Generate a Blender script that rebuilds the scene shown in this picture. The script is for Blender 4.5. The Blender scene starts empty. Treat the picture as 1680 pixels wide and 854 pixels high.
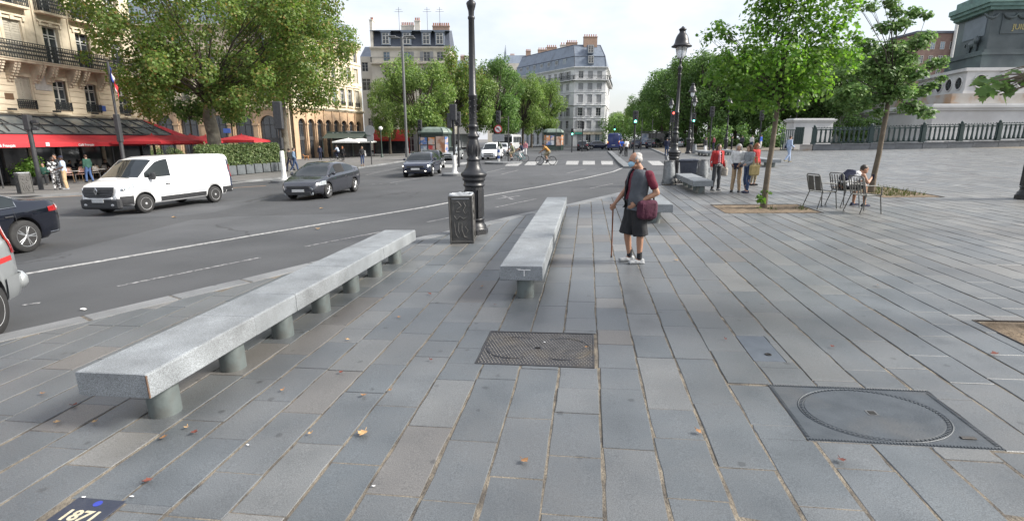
import bpy, bmesh, math, random
from mathutils import Vector, Matrix, noise
R = math.radians
PI = math.pi
rng = random.Random(7)
S = bpy.context.scene
COL = S.collection
# ------------------------------------------------------------------ camera
FPX, CX, CY = 860.0, 840.0, 427.0            # focal length and centre in units of the 1680 wide frame
CAM_H = 2.0
PITCH = math.atan((427 - 228) / FPX)
SLOPE = 0.025                                # the square falls gently towards the left
cam = bpy.data.cameras.new('camera')
cam.sensor_width = 36.0
cam.lens = 36.0 * FPX / 1680.0
cam.clip_start = 0.05
cam.clip_end = 6000
cam_ob = bpy.data.objects.new('camera', cam)
COL.objects.link(cam_ob)
cam_ob.location = (0, 0, CAM_H)
cam_ob.rotation_euler = (PI / 2 - PITCH, 0, 0)
S.camera = cam_ob
# ------------------------------------------------------------------ light: bright thin overcast
SUN_EL, SUN_AZ = R(36), R(97)                # azimuth from +Y (view direction) towards +X
w = bpy.data.worlds.new('World')
S.world = w
w.use_nodes = True
nt = w.node_tree
nt.nodes.clear()
wo = nt.nodes.new('ShaderNodeOutputWorld')
bg = nt.nodes.new('ShaderNodeBackground')
sky = nt.nodes.new('ShaderNodeTexSky')
sky.sky_type = 'NISHITA'
sky.sun_disc = False
sky.sun_elevation = SUN_EL
sky.sun_rotation = SUN_AZ
sky.air_density = 1.2
sky.dust_density = 2.5
tc = nt.nodes.new('ShaderNodeTexCoord')
mp = nt.nodes.new('ShaderNodeMapping')
mp.inputs['Scale'].default_value = (1.0, 1.0, 2.4)
nz = nt.nodes.new('ShaderNodeTexNoise')
nz.inputs['Scale'].default_value = 2.3
nz.inputs['Detail'].default_value = 7
nz.inputs['Roughness'].default_value = 0.55
cr = nt.nodes.new('ShaderNodeValToRGB')
cr.color_ramp.elements[0].position = 0.43
cr.color_ramp.elements[0].color = (0.50, 0.50, 0.50, 1)
cr.color_ramp.elements[1].position = 0.62
cr.color_ramp.elements[1].color = (1, 1, 1, 1)
mx = nt.nodes.new('ShaderNodeMix')
mx.data_type = 'RGBA'
mx.inputs[7].default_value = (5.6, 5.75, 6.2, 1)    # the cloud sheet
nt.links.new(tc.outputs['Generated'], mp.inputs['Vector'])
nt.links.new(mp.outputs['Vector'], nz.inputs['Vector'])
nt.links.new(nz.outputs['Fac'], cr.inputs['Fac'])
nt.links.new(cr.outputs['Color'], mx.inputs[0])
nt.links.new(sky.outputs['Color'], mx.inputs[6])
nt.links.new(mx.outputs[2], bg.inputs['Color'])
bg.inputs['Strength'].default_value = 0.1
nt.links.new(bg.outputs['Background'], wo.inputs['Surface'])
sun = bpy.data.lights.new('sun', 'SUN')
sun.energy = 4.0
sun.angle = R(16)
sun.color = (1.0, 0.95, 0.87)
sun_ob = bpy.data.objects.new('sun', sun)
COL.objects.link(sun_ob)
sun_ob.location = (40, 40, 60)
sd = Vector((math.sin(SUN_AZ) * math.cos(SUN_EL), math.cos(SUN_AZ) * math.cos(SUN_EL), math.sin(SUN_EL)))
sun_ob.rotation_euler = sd.to_track_quat('Z', 'Y').to_euler()
S.view_settings.view_transform = 'Standard'
S.view_settings.look = 'None'
S.view_settings.exposure = 1.0
S.view_settings.gamma = 1.0
S.cycles.max_bounces = 6
S.cycles.diffuse_bounces = 3
S.cycles.transparent_max_bounces = 8
# ------------------------------------------------------------------ ground plane helpers
def gz(x):
 return SLOPE * max(-75.0, min(75.0, x))
def ray(px, py):
 a, b = (px - CX) / FPX, (CY - py) / FPX
 c, s = math.cos(PITCH), math.sin(PITCH)
 return Vector((a, c + b * s, -s + b * c))
def at(px, py, off=0.0):
 """point of the sloping ground (raised by off) seen in this direction"""
 d = ray(px, py)
 t = (off - CAM_H) / (d.z - SLOPE * d.x)
 return Vector((0, 0, CAM_H)) + d * t
def at_y(px, py, Y):
 d = ray(px, py)
 return Vector((0, 0, CAM_H)) + d * (Y / d.y)
def rise(p, py):
 """height above p of the point that shows at image row py"""
 c, s = math.cos(PITCH), math.sin(PITCH)
 q = (CY - py) / FPX
 # b = (Y*(-s)... solve for z on the vertical through p
 Y = p.y
 # camera coords: zc = Y*c - dz*s ; yc = Y*s + dz*c ; yc/zc = q
 dz = Y * (q * c - s) / (c + q * s)
 return CAM_H + dz - p.z
def frame(p, heading, tilt=True):
 """matrix at p, local +Y turned by heading (0 = away from camera, clockwise positive), lying on the sloping ground"""
 fwd = Vector((math.sin(heading), math.cos(heading), 0))
 if tilt:
  n = Vector((-SLOPE, 0, 1)).normalized()
 else:
  n = Vector((0, 0, 1))
 fwd = (fwd - n * fwd.dot(n)).normalized()
 rgt = fwd.cross(n)
 m = Matrix((rgt, fwd, n)).transposed().to_4x4()
 m.translation = p
 return m
# ------------------------------------------------------------------ object helpers
def tag(o, label=None, cat=None, group=None, kind=None):
 if label: o['label'] = label
 if cat: o['category'] = cat
 if group: o['group'] = group
 if kind: o['kind'] = kind
 return o
def empty(name, m, label=None, cat=None, group=None):
 o = bpy.data.objects.new(name, None)
 COL.objects.link(o)
 o.empty_display_size = 0.1
 if not isinstance(m, Matrix): m = Matrix.Translation(Vector(m))
 o.matrix_world = m
 return tag(o, label, cat, group)
def copy_tree(o, parent=None):
 c = o.copy()
 COL.objects.link(c)
 if parent is not None:
  c.parent = parent
  c.matrix_parent_inverse = o.matrix_parent_inverse.copy()
 for ch in list(o.children):
  copy_tree(ch, c)
 return c
class MB:
 """collects shapes that end up as one mesh object"""
 def __init__(self):
  self.v, self.f, self.sm, self.mi, self.tone = [], [], [], [], []
  self.cur = 0
  self.t = 0.5
 def add(self, vs, fs, smooth=False, m=None):
  o = len(self.v)
  if m is not None: vs = [m @ Vector(p) for p in vs]
  self.v.extend([tuple(p) for p in vs])
  for f in fs:
   self.f.append(tuple(i + o for i in f))
   self.sm.append(smooth)
   self.mi.append(self.cur)
   self.tone.append(self.t)
  return self
 def quad(self, a, b, c, d):
  return self.add([a, b, c, d], [(0, 1, 2, 3)])
 def poly(self, pts):
  return self.add(pts, [tuple(range(len(pts)))])
 def box(self, c, s, m=None, rz=0.0, taper=1.0):
  x, y, z = s[0] / 2, s[1] / 2, s[2] / 2
  t = taper
  vs = [(-x, -y, -z), (x, -y, -z), (x, y, -z), (-x, y, -z), (-x * t, -y * t, z), (x * t, -y * t, z), (x * t, y * t, z), (-x * t, y * t, z)]
  M = Matrix.Translation(Vector(c)) @ Matrix.Rotation(rz, 4, 'Z')
  if m is not None: M = m @ M
  return self.add(vs, [(3, 2, 1, 0), (4, 5, 6, 7), (0, 1, 5, 4), (1, 2, 6, 5), (2, 3, 7, 6), (3, 0, 4, 7)], False, M)
 def bbox(self, c, s, b=0.01, m=None, rz=0.0):
  """box with chamfered edges"""
  x, y, z = s[0] / 2, s[1] / 2, s[2] / 2
  b = min(b, x * .9, y * .9, z * .9)
  vs, idx = [], {}
  for sx in (-1, 1):
   for sy in (-1, 1):
    for sz in (-1, 1):
     for ax in range(3):
      p = [sx * (x - b), sy * (y - b), sz * (z - b)]
      p[ax] = (sx * x, sy * y, sz * z)[ax]
      idx[(sx, sy, sz, ax)] = len(vs)
      vs.append(p)
  fs = []
  for ax in range(3):
   u, v = (ax + 1) % 3, (ax + 2) % 3
   for s_ in (-1, 1):
    q = []
    for su, sv in ((-1, -1), (1, -1), (1, 1), (-1, 1)):
     k = [0, 0, 0]; k[ax] = s_; k[u] = su; k[v] = sv
     q.append(idx[(k[0], k[1], k[2], ax)])
    fs.append(tuple(q) if s_ > 0 else tuple(reversed(q)))
  for ax in range(3):
   u, v = (ax + 1) % 3, (ax + 2) % 3
   for su in (-1, 1):
    for sv in (-1, 1):
     def K(sa, a2):
      k = [0, 0, 0]; k[ax] = sa; k[u] = su; k[v] = sv
      return idx[(k[0], k[1], k[2], a2)]
     q = (K(-1, u), K(1, u), K(1, v), K(-1, v))
     fs.append(q if su * sv < 0 else tuple(reversed(q)))
  for sx in (-1, 1):
   for sy in (-1, 1):
    for sz in (-1, 1):
     q = (idx[(sx, sy, sz, 0)], idx[(sx, sy, sz, 1)], idx[(sx, sy, sz, 2)])
     fs.append(q if sx * sy * sz > 0 else tuple(reversed(q)))
  M = Matrix.Translation(Vector(c)) @ Matrix.Rotation(rz, 4, 'Z')
  if m is not None: M = m @ M
  return self.add(vs, fs, False, M)
 def tube(self, pts, r, n=8, caps=True, smooth=True):
  """round bar along a path; r is one radius or one per point"""
  pts = [Vector(p) for p in pts]
  rs = r if isinstance(r, (list, tuple)) else [r] * len(pts)
  vs, fs = [], []
  prev = None
  for i, p in enumerate(pts):
   if i == 0: d = pts[1] - p
   elif i == len(pts) - 1: d = p - pts[i - 1]
   else: d = (pts[i + 1] - p).normalized() + (p - pts[i - 1]).normalized()
   if d.length < 1e-9: d = Vector((0, 0, 1))
   d.normalize()
   if prev is None:
    a = d.cross(Vector((0, 0, 1)) if abs(d.z) < .9 else Vector((0, 1, 0))).normalized()
   else:
    a = prev - d * prev.dot(d)
    a = a.normalized() if a.length > 1e-6 else d.orthogonal().normalized()
   prev = a
   b = d.cross(a)
   for k in range(n):
    t = 2 * PI * k / n
    vs.append(p + (a * math.cos(t) + b * math.sin(t)) * rs[i])
  for i in range(len(pts) - 1):
   for k in range(n):
    k2 = (k + 1) % n
    fs.append((i * n + k, i * n + k2, (i + 1) * n + k2, (i + 1) * n + k))
  self.add(vs, fs, smooth)
  if caps:
   m = len(pts) - 1
   self.add(vs[:n], [tuple(reversed(range(n)))])
   self.add(vs[m * n:], [tuple(range(n))])
  return self
 def lathe(self, prof, n=16, c=(0, 0, 0), m=None, smooth=True, flutes=0.0, sq=None):
  """prof: (radius, z) from bottom to top"""
  vs, fs = [], []
  for (r, z) in prof:
   for k in range(n):
    t = 2 * PI * (k + .5 * (sq is not None)) / n
    rr = r * (1 + flutes * (1 if k % 2 else -1))
    vs.append((c[0] + rr * math.cos(t), c[1] + rr * math.sin(t), c[2] + z))
  for i in range(len(prof) - 1):
   for k in range(n):
    k2 = (k + 1) % n
    fs.append((i * n + k, i * n + k2, (i + 1) * n + k2, (i + 1) * n + k))
  self.add(vs, fs, smooth, m)
  if prof[0][0] > 1e-5: self.add(vs[:n], [tuple(reversed(range(n)))], False, m)
  if prof[-1][0] > 1e-5: self.add(vs[-n:], [tuple(range(n))], False, m)
  return self
 def ball(self, c, r, n=10, m=None):
  """ellipsoid, r a number or three radii"""
  rr = (r, r, r) if not isinstance(r, (list, tuple)) else r
  vs, fs = [], []
  h = max(4, n // 2)
  vs.append((0, 0, -1))
  for i in range(1, h):
   a = -PI / 2 + PI * i / h
   for k in range(n):
    t = 2 * PI * k / n
    vs.append((math.cos(a) * math.cos(t), math.cos(a) * math.sin(t), math.sin(a)))
  vs.append((0, 0, 1))
  for k in range(n):
   fs.append((0, 1 + (k + 1) % n, 1 + k))
  for i in range(h - 2):
   for k in range(n):
    k2 = (k + 1) % n
    fs.append((1 + i * n + k, 1 + i * n + k2, 1 + (i + 1) * n + k2, 1 + (i + 1) * n + k))
  L = len(vs) - 1
  for k in range(n):
   fs.append((L, 1 + (h - 2) * n + k, 1 + (h - 2) * n + (k + 1) % n))
  M = Matrix.Translation(Vector(c))
  if m is not None: M = M @ m
  M = M @ Matrix.Diagonal((rr[0], rr[1], rr[2], 1))
  return self.add(vs, fs, True, M)
 def prism(self, poly, h0, h1, m=None):
  """polygon in xy (counter-clockwise) from z h0 to h1"""
  n = len(poly)
  vs = [(p[0], p[1], h0) for p in poly] + [(p[0], p[1], h1) for p in poly]
  fs = [tuple(reversed(range(n))), tuple(range(n, 2 * n))]
  for k in range(n):
   k2 = (k + 1) % n
   fs.append((k, k2, n + k2, n + k))
  return self.add(vs, fs, False, m)
 def mesh(self, name, mats):
  me = bpy.data.meshes.new(name)
  me.from_pydata(self.v, [], self.f)
  for m in (mats if isinstance(mats, (list, tuple)) else [mats]):
   me.materials.append(m)
  me.polygons.foreach_set('use_smooth', self.sm)
  if any(self.mi): me.polygons.foreach_set('material_index', self.mi)
  if any(t != 0.5 for t in self.tone):
   a = me.attributes.new('tone', 'FLOAT', 'FACE')
   a.data.foreach_set('value', self.tone)
  me.update()
  return me
 def build(self, name, mats, parent=None, loc=None):
  o = bpy.data.objects.new(name, self.mesh(name, mats))
  COL.objects.link(o)
  if parent is not None: o.parent = parent
  if loc is not None: o.location = loc
  return o
def inst(name, me, parent, loc=(0, 0, 0), rz=0.0, sc=None):
 o = bpy.data.objects.new(name, me)
 COL.objects.link(o)
 o.parent = parent
 o.location = loc
 o.rotation_euler = (0, 0, rz)
 if sc: o.scale = sc
 return o
def weld(o, dist=1e-4):
 bm = bmesh.new()
 bm.from_mesh(o.data)
 bmesh.ops.remove_doubles(bm, verts=bm.verts, dist=dist)
 bm.to_mesh(o.data)
 bm.free()
 return o
BENCH = None
def realise(o):
 """bake the modifiers of o into its mesh"""
 global BENCH
 if BENCH is None: BENCH = bpy.data.scenes.new('bench')       # an empty side scene, so that baking stays quick
 extra = [o] + [m.object for m in o.modifiers if getattr(m, 'object', None)]
 for q in extra: BENCH.collection.objects.link(q)
 vl = BENCH.view_layers[0]
 vl.update()
 dg = vl.depsgraph
 me = bpy.data.meshes.new_from_object(o.evaluated_get(dg))
 for q in extra: BENCH.collection.objects.unlink(q)
 o.modifiers.clear()
 o.data = me
 return o
def text_mesh(txt, size, depth=0.004, spacing=1.0, bold=0.0):
 cu = bpy.data.curves.new('lettering', 'FONT')
 cu.body = txt
 cu.size = size
 cu.extrude = depth
 cu.offset = bold
 cu.resolution_u = 3
 cu.align_x = 'CENTER'
 cu.align_y = 'CENTER'
 cu.space_character = spacing
 o = bpy.data.objects.new('lettering', cu)
 COL.objects.link(o)
 dg = bpy.context.evaluated_depsgraph_get()
 dg.update()
 me = bpy.data.meshes.new_from_object(o.evaluated_get(dg))
 bpy.data.objects.remove(o)
 return me
def lettering(txt, size, mat, parent, m, name='lettering', depth=0.004, bold=0.0, spacing=1.0):
 me = text_mesh(txt, size, depth, spacing, bold)
 me.materials.clear()
 me.materials.append(mat)
 o = bpy.data.objects.new(name, me)
 COL.objects.link(o)
 o.parent = parent
 o.matrix_local = m
 return o
# ------------------------------------------------------------------ materials
def mat(name, c1, c2=None, rough=0.7, scale=6.0, bump=0.0, bscale=None, metal=0.0, spec=0.5, detail=4, lo=0.35, hi=0.65, coat=0.0, emit=None, tone=0.0, trans=0.0, alpha=1.0, stain=None, stain_scale=1.0, island=0.0):
 m = bpy.data.materials.new(name)
 m.use_nodes = True
 t = m.node_tree
 N, L = t.nodes, t.links
 b = N['Principled BSDF']
 b.inputs['Roughness'].default_value = rough
 b.inputs['Metallic'].default_value = metal
 b.inputs['Specular IOR Level'].default_value = spec
 b.inputs['Coat Weight'].default_value = coat
 b.inputs['Coat Roughness'].default_value = 0.04
 if trans: b.inputs['Transmission Weight'].default_value = trans
 if alpha < 1: b.inputs['Alpha'].default_value = alpha
 co = N.new('ShaderNodeTexCoord')
 c2 = c2 or tuple(x * 0.86 for x in c1)
 nz = N.new('ShaderNodeTexNoise')
 nz.inputs['Scale'].default_value = scale
 nz.inputs['Detail'].default_value = detail
 L.new(co.outputs['Object'], nz.inputs['Vector'])
 rp = N.new('ShaderNodeValToRGB')
 rp.color_ramp.elements[0].position = lo
 rp.color_ramp.elements[1].position = hi
 rp.color_ramp.elements[0].color = (*c1, 1)
 rp.color_ramp.elements[1].color = (*c2, 1)
 L.new(nz.outputs['Fac'], rp.inputs['Fac'])
 out = rp.outputs['Color']
 if stain:
  n2 = N.new('ShaderNodeTexNoise')
  n2.inputs['Scale'].default_value = stain_scale
  n2.inputs['Detail'].default_value = 5
  L.new(co.outputs['Object'], n2.inputs['Vector'])
  r2 = N.new('ShaderNodeValToRGB')
  r2.color_ramp.elements[0].position = 0.52
  r2.color_ramp.elements[0].color = (0, 0, 0, 1)
  r2.color_ramp.elements[1].position = 0.72
  L.new(n2.outputs['Fac'], r2.inputs['Fac'])
  mxs = N.new('ShaderNodeMix'); mxs.data_type = 'RGBA'
  L.new(r2.outputs['Color'], mxs.inputs[0])
  L.new(out, mxs.inputs[6])
  mxs.inputs[7].default_value = (*stain, 1)
  out = mxs.outputs[2]
 if tone or island:
  if tone:
   at_ = N.new('ShaderNodeAttribute'); at_.attribute_name = 'tone'
   src, amt = at_.outputs['Fac'], tone
  else:
   g = N.new('ShaderNodeNewGeometry')
   src, amt = g.outputs['Random Per Island'], island
  mr = N.new('ShaderNodeMapRange')
  mr.inputs['To Min'].default_value = 1 - amt
  mr.inputs['To Max'].default_value = 1 + amt
  L.new(src, mr.inputs['Value'])
  hs = N.new('ShaderNodeHueSaturation')
  L.new(mr.outputs['Result'], hs.inputs['Value'])
  L.new(out, hs.inputs['Color'])
  out = hs.outputs['Color']
 L.new(out, b.inputs['Base Color'])
 if emit:
  b.inputs['Emission Color'].default_value = (*emit[0], 1)
  b.inputs['Emission Strength'].default_value = emit[1]
 if bump:
  n3 = N.new('ShaderNodeTexNoise')
  n3.inputs['Scale'].default_value = bscale or scale * 6
  n3.inputs['Detail'].default_value = 5
  L.new(co.outputs['Object'], n3.inputs['Vector'])
  bp = N.new('ShaderNodeBump')
  bp.inputs['Strength'].default_value = min(1, bump)
  bp.inputs['Distance'].default_value = 0.02
  L.new(n3.outputs['Fac'], bp.inputs['Height'])
  L.new(bp.outputs['Normal'], b.inputs['Normal'])
 return m
# ------------------------------------------------------------------ shared materials
def ramp_mat(name, stops, rough=0.75, speck=160.0, speck_amt=0.16, bump=0.25, bscale=90.0, spots=True, mottle=2.2, spec=0.5, dirt=.3):
 """stone whose colour is picked per piece from the 'tone' attribute, with speckle, blotches and dark spots"""
 m = bpy.data.materials.new(name)
 m.use_nodes = True
 t = m.node_tree; N, L = t.nodes, t.links
 b = N['Principled BSDF']
 b.inputs['Specular IOR Level'].default_value = spec
 co = N.new('ShaderNodeTexCoord')
 a = N.new('ShaderNodeAttribute'); a.attribute_name = 'tone'
 rp = N.new('ShaderNodeValToRGB')
 e = rp.color_ramp.elements
 e[0].position, e[0].color = stops[0][0], (*stops[0][1], 1)
 e[1].position, e[1].color = stops[-1][0], (*stops[-1][1], 1)
 for p, c in stops[1:-1]:
  k = e.new(p); k.color = (*c, 1)
 L.new(a.outputs['Fac'], rp.inputs['Fac'])
 n1 = N.new('ShaderNodeTexNoise'); n1.inputs['Scale'].default_value = speck; n1.inputs['Detail'].default_value = 2
 n2 = N.new('ShaderNodeTexNoise'); n2.inputs['Scale'].default_value = mottle; n2.inputs['Detail'].default_value = 6
 L.new(co.outputs['Object'], n1.inputs['Vector']); L.new(co.outputs['Object'], n2.inputs['Vector'])
 m1 = N.new('ShaderNodeMapRange'); m1.inputs['From Min'].default_value = .3; m1.inputs['From Max'].default_value = .7
 m1.inputs['To Min'].default_value = 1 - speck_amt * 2; m1.inputs['To Max'].default_value = 1 + speck_amt * 2
 m2 = N.new('ShaderNodeMapRange'); m2.inputs['From Min'].default_value = .3; m2.inputs['From Max'].default_value = .7
 m2.inputs['To Min'].default_value = .74; m2.inputs['To Max'].default_value = 1.2
 L.new(n1.outputs['Fac'], m1.inputs['Value']); L.new(n2.outputs['Fac'], m2.inputs['Value'])
 mu = N.new('ShaderNodeMath'); mu.operation = 'MULTIPLY'
 L.new(m1.outputs['Result'], mu.inputs[0]); L.new(m2.outputs['Result'], mu.inputs[1])
 val = mu.outputs[0]
 if spots:
  vo = N.new('ShaderNodeTexVoronoi'); vo.inputs['Scale'].default_value = 3.1
  L.new(co.outputs['Object'], vo.inputs['Vector'])
  n4 = N.new('ShaderNodeTexNoise'); n4.inputs['Scale'].default_value = 60
  L.new(co.outputs['Object'], n4.inputs['Vector'])
  ad = N.new('ShaderNodeMath'); ad.operation = 'MULTIPLY_ADD'; ad.inputs[1].default_value = .09
  L.new(n4.outputs['Fac'], ad.inputs[0]); L.new(vo.outputs['Distance'], ad.inputs[2])
  m3 = N.new('ShaderNodeMapRange'); m3.inputs['From Min'].default_value = .115; m3.inputs['From Max'].default_value = .145
  m3.inputs['To Min'].default_value = .58; m3.inputs['To Max'].default_value = 1
  L.new(ad.outputs[0], m3.inputs['Value'])
  mu2 = N.new('ShaderNodeMath'); mu2.operation = 'MULTIPLY'
  L.new(val, mu2.inputs[0]); L.new(m3.outputs['Result'], mu2.inputs[1])
  val = mu2.outputs[0]
 hs = N.new('ShaderNodeHueSaturation')
 L.new(val, hs.inputs['Value']); L.new(rp.outputs['Color'], hs.inputs['Color'])
 n5 = N.new('ShaderNodeTexNoise'); n5.inputs['Scale'].default_value = .55; n5.inputs['Detail'].default_value = 10; n5.inputs['Roughness'].default_value = .7
 L.new(co.outputs['Object'], n5.inputs['Vector'])
 m5 = N.new('ShaderNodeMapRange'); m5.inputs['From Min'].default_value = .44; m5.inputs['From Max'].default_value = .68; m5.inputs['To Max'].default_value = dirt
 L.new(n5.outputs['Fac'], m5.inputs['Value'])
 md = N.new('ShaderNodeMix'); md.data_type = 'RGBA'; md.inputs[7].default_value = (.062, .056, .050, 1)
 L.new(m5.outputs['Result'], md.inputs[0]); L.new(hs.outputs['Color'], md.inputs[6])
 L.new(md.outputs[2], b.inputs['Base Color'])
 m4 = N.new('ShaderNodeMapRange'); m4.inputs['To Min'].default_value = rough - .12; m4.inputs['To Max'].default_value = rough + .12
 L.new(n2.outputs['Fac'], m4.inputs['Value']); L.new(m4.outputs['Result'], b.inputs['Roughness'])
 n3 = N.new('ShaderNodeTexNoise'); n3.inputs['Scale'].default_value = bscale; n3.inputs['Detail'].default_value = 4
 L.new(co.outputs['Object'], n3.inputs['Vector'])
 bp = N.new('ShaderNodeBump'); bp.inputs['Strength'].default_value = bump; bp.inputs['Distance'].default_value = .006
 L.new(n3.outputs['Fac'], bp.inputs['Height']); L.new(bp.outputs['Normal'], b.inputs['Normal'])
 return m
M = {}
M['paving'] = ramp_mat('paving granite', dirt=.55, speck_amt=.2, spec=.85, stops= [(0, (.084, .096, .105)), (.3, (.093, .104, .113)), (.52, (.110, .118, .123)), (.72, (.172, .172, .165)), (.82, (.104, .100, .096)), (.90, (.130, .126, .121)), (1, (.175, .178, .175))], rough=.46)
M['kerb'] = ramp_mat('kerb granite', [(0, (.16, .168, .175)), (1, (.21, .217, .222))], rough=.7, mottle=1.5)
M['mortar'] = mat('joint mortar', (.200, .172, .132), (.070, .062, .053), .95, 7, .8, 60, detail=9)
M['granite'] = ramp_mat('bench granite', [(0, (.19, .208, .222)), (1, (.235, .252, .265))], rough=.62, speck=170, speck_amt=.24, bump=.12, bscale=160, spots=False, mottle=3.0)
M['asphalt'] = mat('asphalt', (.072, .075, .080), (.054, .057, .061), .8, .55, .35, 180, detail=9, stain=(.066, .067, .071), stain_scale=.35)
def cracks(m, scale=.45, dark=.55, wid=.012):
 t = m.node_tree; N, L = t.nodes, t.links; b = N['Principled BSDF']
 co = N.new('ShaderNodeTexCoord'); nz_ = N.new('ShaderNodeTexNoise'); nz_.inputs['Scale'].default_value = 1.4; nz_.inputs['Detail'].default_value = 6
 L.new(co.outputs['Object'], nz_.inputs['Vector'])
 mxv = N.new('ShaderNodeMix'); mxv.data_type = 'VECTOR'; mxv.inputs[0].default_value = .35
 L.new(co.outputs['Object'], mxv.inputs[4]); L.new(nz_.outputs['Color'], mxv.inputs[5])
 vo = N.new('ShaderNodeTexVoronoi'); vo.feature = 'DISTANCE_TO_EDGE'; vo.inputs['Scale'].default_value = scale
 L.new(mxv.outputs[1], vo.inputs['Vector'])
 n2 = N.new('ShaderNodeTexNoise'); n2.inputs['Scale'].default_value = .25; L.new(co.outputs['Object'], n2.inputs['Vector'])
 mr = N.new('ShaderNodeMapRange'); mr.inputs['From Min'].default_value = .45; mr.inputs['From Max'].default_value = .6; mr.inputs['To Max'].default_value = wid
 L.new(n2.outputs['Fac'], mr.inputs['Value'])
 lt = N.new('ShaderNodeMath'); lt.operation = 'LESS_THAN'; L.new(vo.outputs['Distance'], lt.inputs[0]); L.new(mr.outputs['Result'], lt.inputs[1])
 v2 = N.new('ShaderNodeTexVoronoi'); v2.inputs['Scale'].default_value = .16; v2.distance = 'CHEBYCHEV'; L.new(co.outputs['Object'], v2.inputs['Vector'])
 m2 = N.new('ShaderNodeMapRange'); m2.inputs['To Min'].default_value = .80; m2.inputs['To Max'].default_value = 1.2
 sp_ = N.new('ShaderNodeSeparateColor'); L.new(v2.outputs['Color'], sp_.inputs[0]); L.new(sp_.outputs[0], m2.inputs['Value'])
 src = b.inputs['Base Color'].links[0].from_socket
 hs = N.new('ShaderNodeHueSaturation'); L.new(m2.outputs['Result'], hs.inputs['Value']); L.new(src, hs.inputs['Color'])
 mc = N.new('ShaderNodeMix'); mc.data_type = 'RGBA'; mc.inputs[7].default_value = (.025, .025, .026, 1)
 ml = N.new('ShaderNodeMath'); ml.operation = 'MULTIPLY'; ml.inputs[1].default_value = dark; L.new(lt.outputs[0], ml.inputs[0])
 L.new(ml.outputs[0], mc.inputs[0]); L.new(hs.outputs['Color'], mc.inputs[6]); L.new(mc.outputs[2], b.inputs['Base Color'])
 return m
cracks(M['asphalt'])
M['asphalt2'] = mat('footway asphalt', (.15, .145, .14), (.115, .112, .108), .9, .8, .3, 120, detail=8)
M['lane'] = mat('cycle lane asphalt', (.070, .073, .078), (.054, .057, .061), .85, .7, .35, 170, detail=9)
M['earth'] = mat('bare earth', (.20, .15, .10), (.11, .078, .048), .95, 9, 1.0, 40, detail=9)
def paint_mat(name, col, wear=.5):
 m = mat(name, col, tuple(c * .82 for c in col), .75, 5, .1)
 t = m.node_tree; N, L = t.nodes, t.links
 b = N['Principled BSDF']
 co = N.new('ShaderNodeTexCoord')
 n = N.new('ShaderNodeTexNoise'); n.inputs['Scale'].default_value = 14; n.inputs['Detail'].default_value = 10; n.inputs['Roughness'].default_value = .75
 L.new(co.outputs['Object'], n.inputs['Vector'])
 r = N.new('ShaderNodeMapRange'); r.inputs['From Min'].default_value = .30 + wear * .2; r.inputs['From Max'].default_value = .42 + wear * .22
 L.new(n.outputs['Fac'], r.inputs['Value'])
 mx_ = N.new('ShaderNodeMix'); mx_.data_type = 'RGBA'
 src = b.inputs['Base Color'].links[0].from_socket
 L.new(r.outputs['Result'], mx_.inputs[0])
 mx_.inputs[6].default_value = (.062, .064, .069, 1)
 L.new(src, mx_.inputs[7])
 L.new(mx_.outputs[2], b.inputs['Base Color'])
 return m
M['paint'] = paint_mat('road paint', (.42, .42, .41), .45)
M['paint_worn'] = paint_mat('worn road paint', (.36, .36, .36), .75)
# ------------------------------------------------------------------ ground, road, pavements
ROAD = -0.12
b = MB()
for x0, x1 in ((-3000, -75), (-75, 75), (75, 3000)):
 b.quad((x0, -60, gz(x0) - .16), (x1, -60, gz(x1) - .16), (x1, 4000, gz(x1) - .16), (x0, 4000, gz(x0) - .16))
tag(b.build('ground', M['asphalt2']), kind='structure')
b = MB()
for x0, x1 in ((-75, 45),):
 b.quad((x0, -20, gz(x0) + ROAD), (x1, -20, gz(x1) + ROAD), (x1, 420, gz(x1) + ROAD), (x0, 420, gz(x0) + ROAD))
tag(b.build('road', M['asphalt']), kind='structure')
def strip(pts, wid, off):
 """ribbon along pixel points on the ground"""
 P = [at(x, y, off) for x, y in pts]
 L_, R_ = [], []
 for i, p in enumerate(P):
  d = (P[min(i + 1, len(P) - 1)] - P[max(i - 1, 0)]); d.z = 0; d.normalize()
  n = Vector((-d.y, d.x, 0)) * wid / 2
  for q, s in ((L_, 1), (R_, -1)):
   a = p + n * s; a.z = gz(a.x) + off
   q.append(a)
 return L_, R_
def ribbon(name, pts, wid, off, m, parent=None):
 L_, R_ = strip(pts, wid, off)
 b = MB()
 for i in range(len(L_) - 1):
  b.quad(R_[i], R_[i + 1], L_[i + 1], L_[i])
 o = b.build(name, m, parent)
 return o
# cycle lane surface between the separator line and the kerb
KERB_PX = [(-420, 640), (-160, 583), (0, 549), (210, 500), (420, 452), (560, 418), (640, 399), (740, 377), (870, 347), (940, 333), (1000, 319), (1040, 310), (1066, 303), (1087, 301.5)]
KERB = [at(x, y) for x, y in KERB_PX]
SEP_PX = [(-300, 512), (34, 450), (420, 385), (700, 339), (790, 322), (880, 307), (960, 292), (1006, 281.5), (1022, 275)]
road = bpy.data.objects['road']
b = MB()
SEPW = [at(x, y, ROAD + .004) for x, y in SEP_PX]
KW = [at(x, y, ROAD + .004) for x, y in KERB_PX[:-1]]
n = 26
def along(P, t):
 Ls = [(P[i + 1] - P[i]).length for i in range(len(P) - 1)]
 s = t * sum(Ls)
 for i, l in enumerate(Ls):
  if s <= l or i == len(Ls) - 1:
   return P[i].lerp(P[i + 1], s / l)
  s -= l
for i in range(n):
 b.quad(along(KW, i / n), along(KW, (i + 1) / n), along(SEPW, (i + 1) / n), along(SEPW, i / n))
lane = tag(b.build('cycle_lane', M['lane']), kind='structure')
def marking(name, o): return tag(o, kind='structure')
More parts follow.
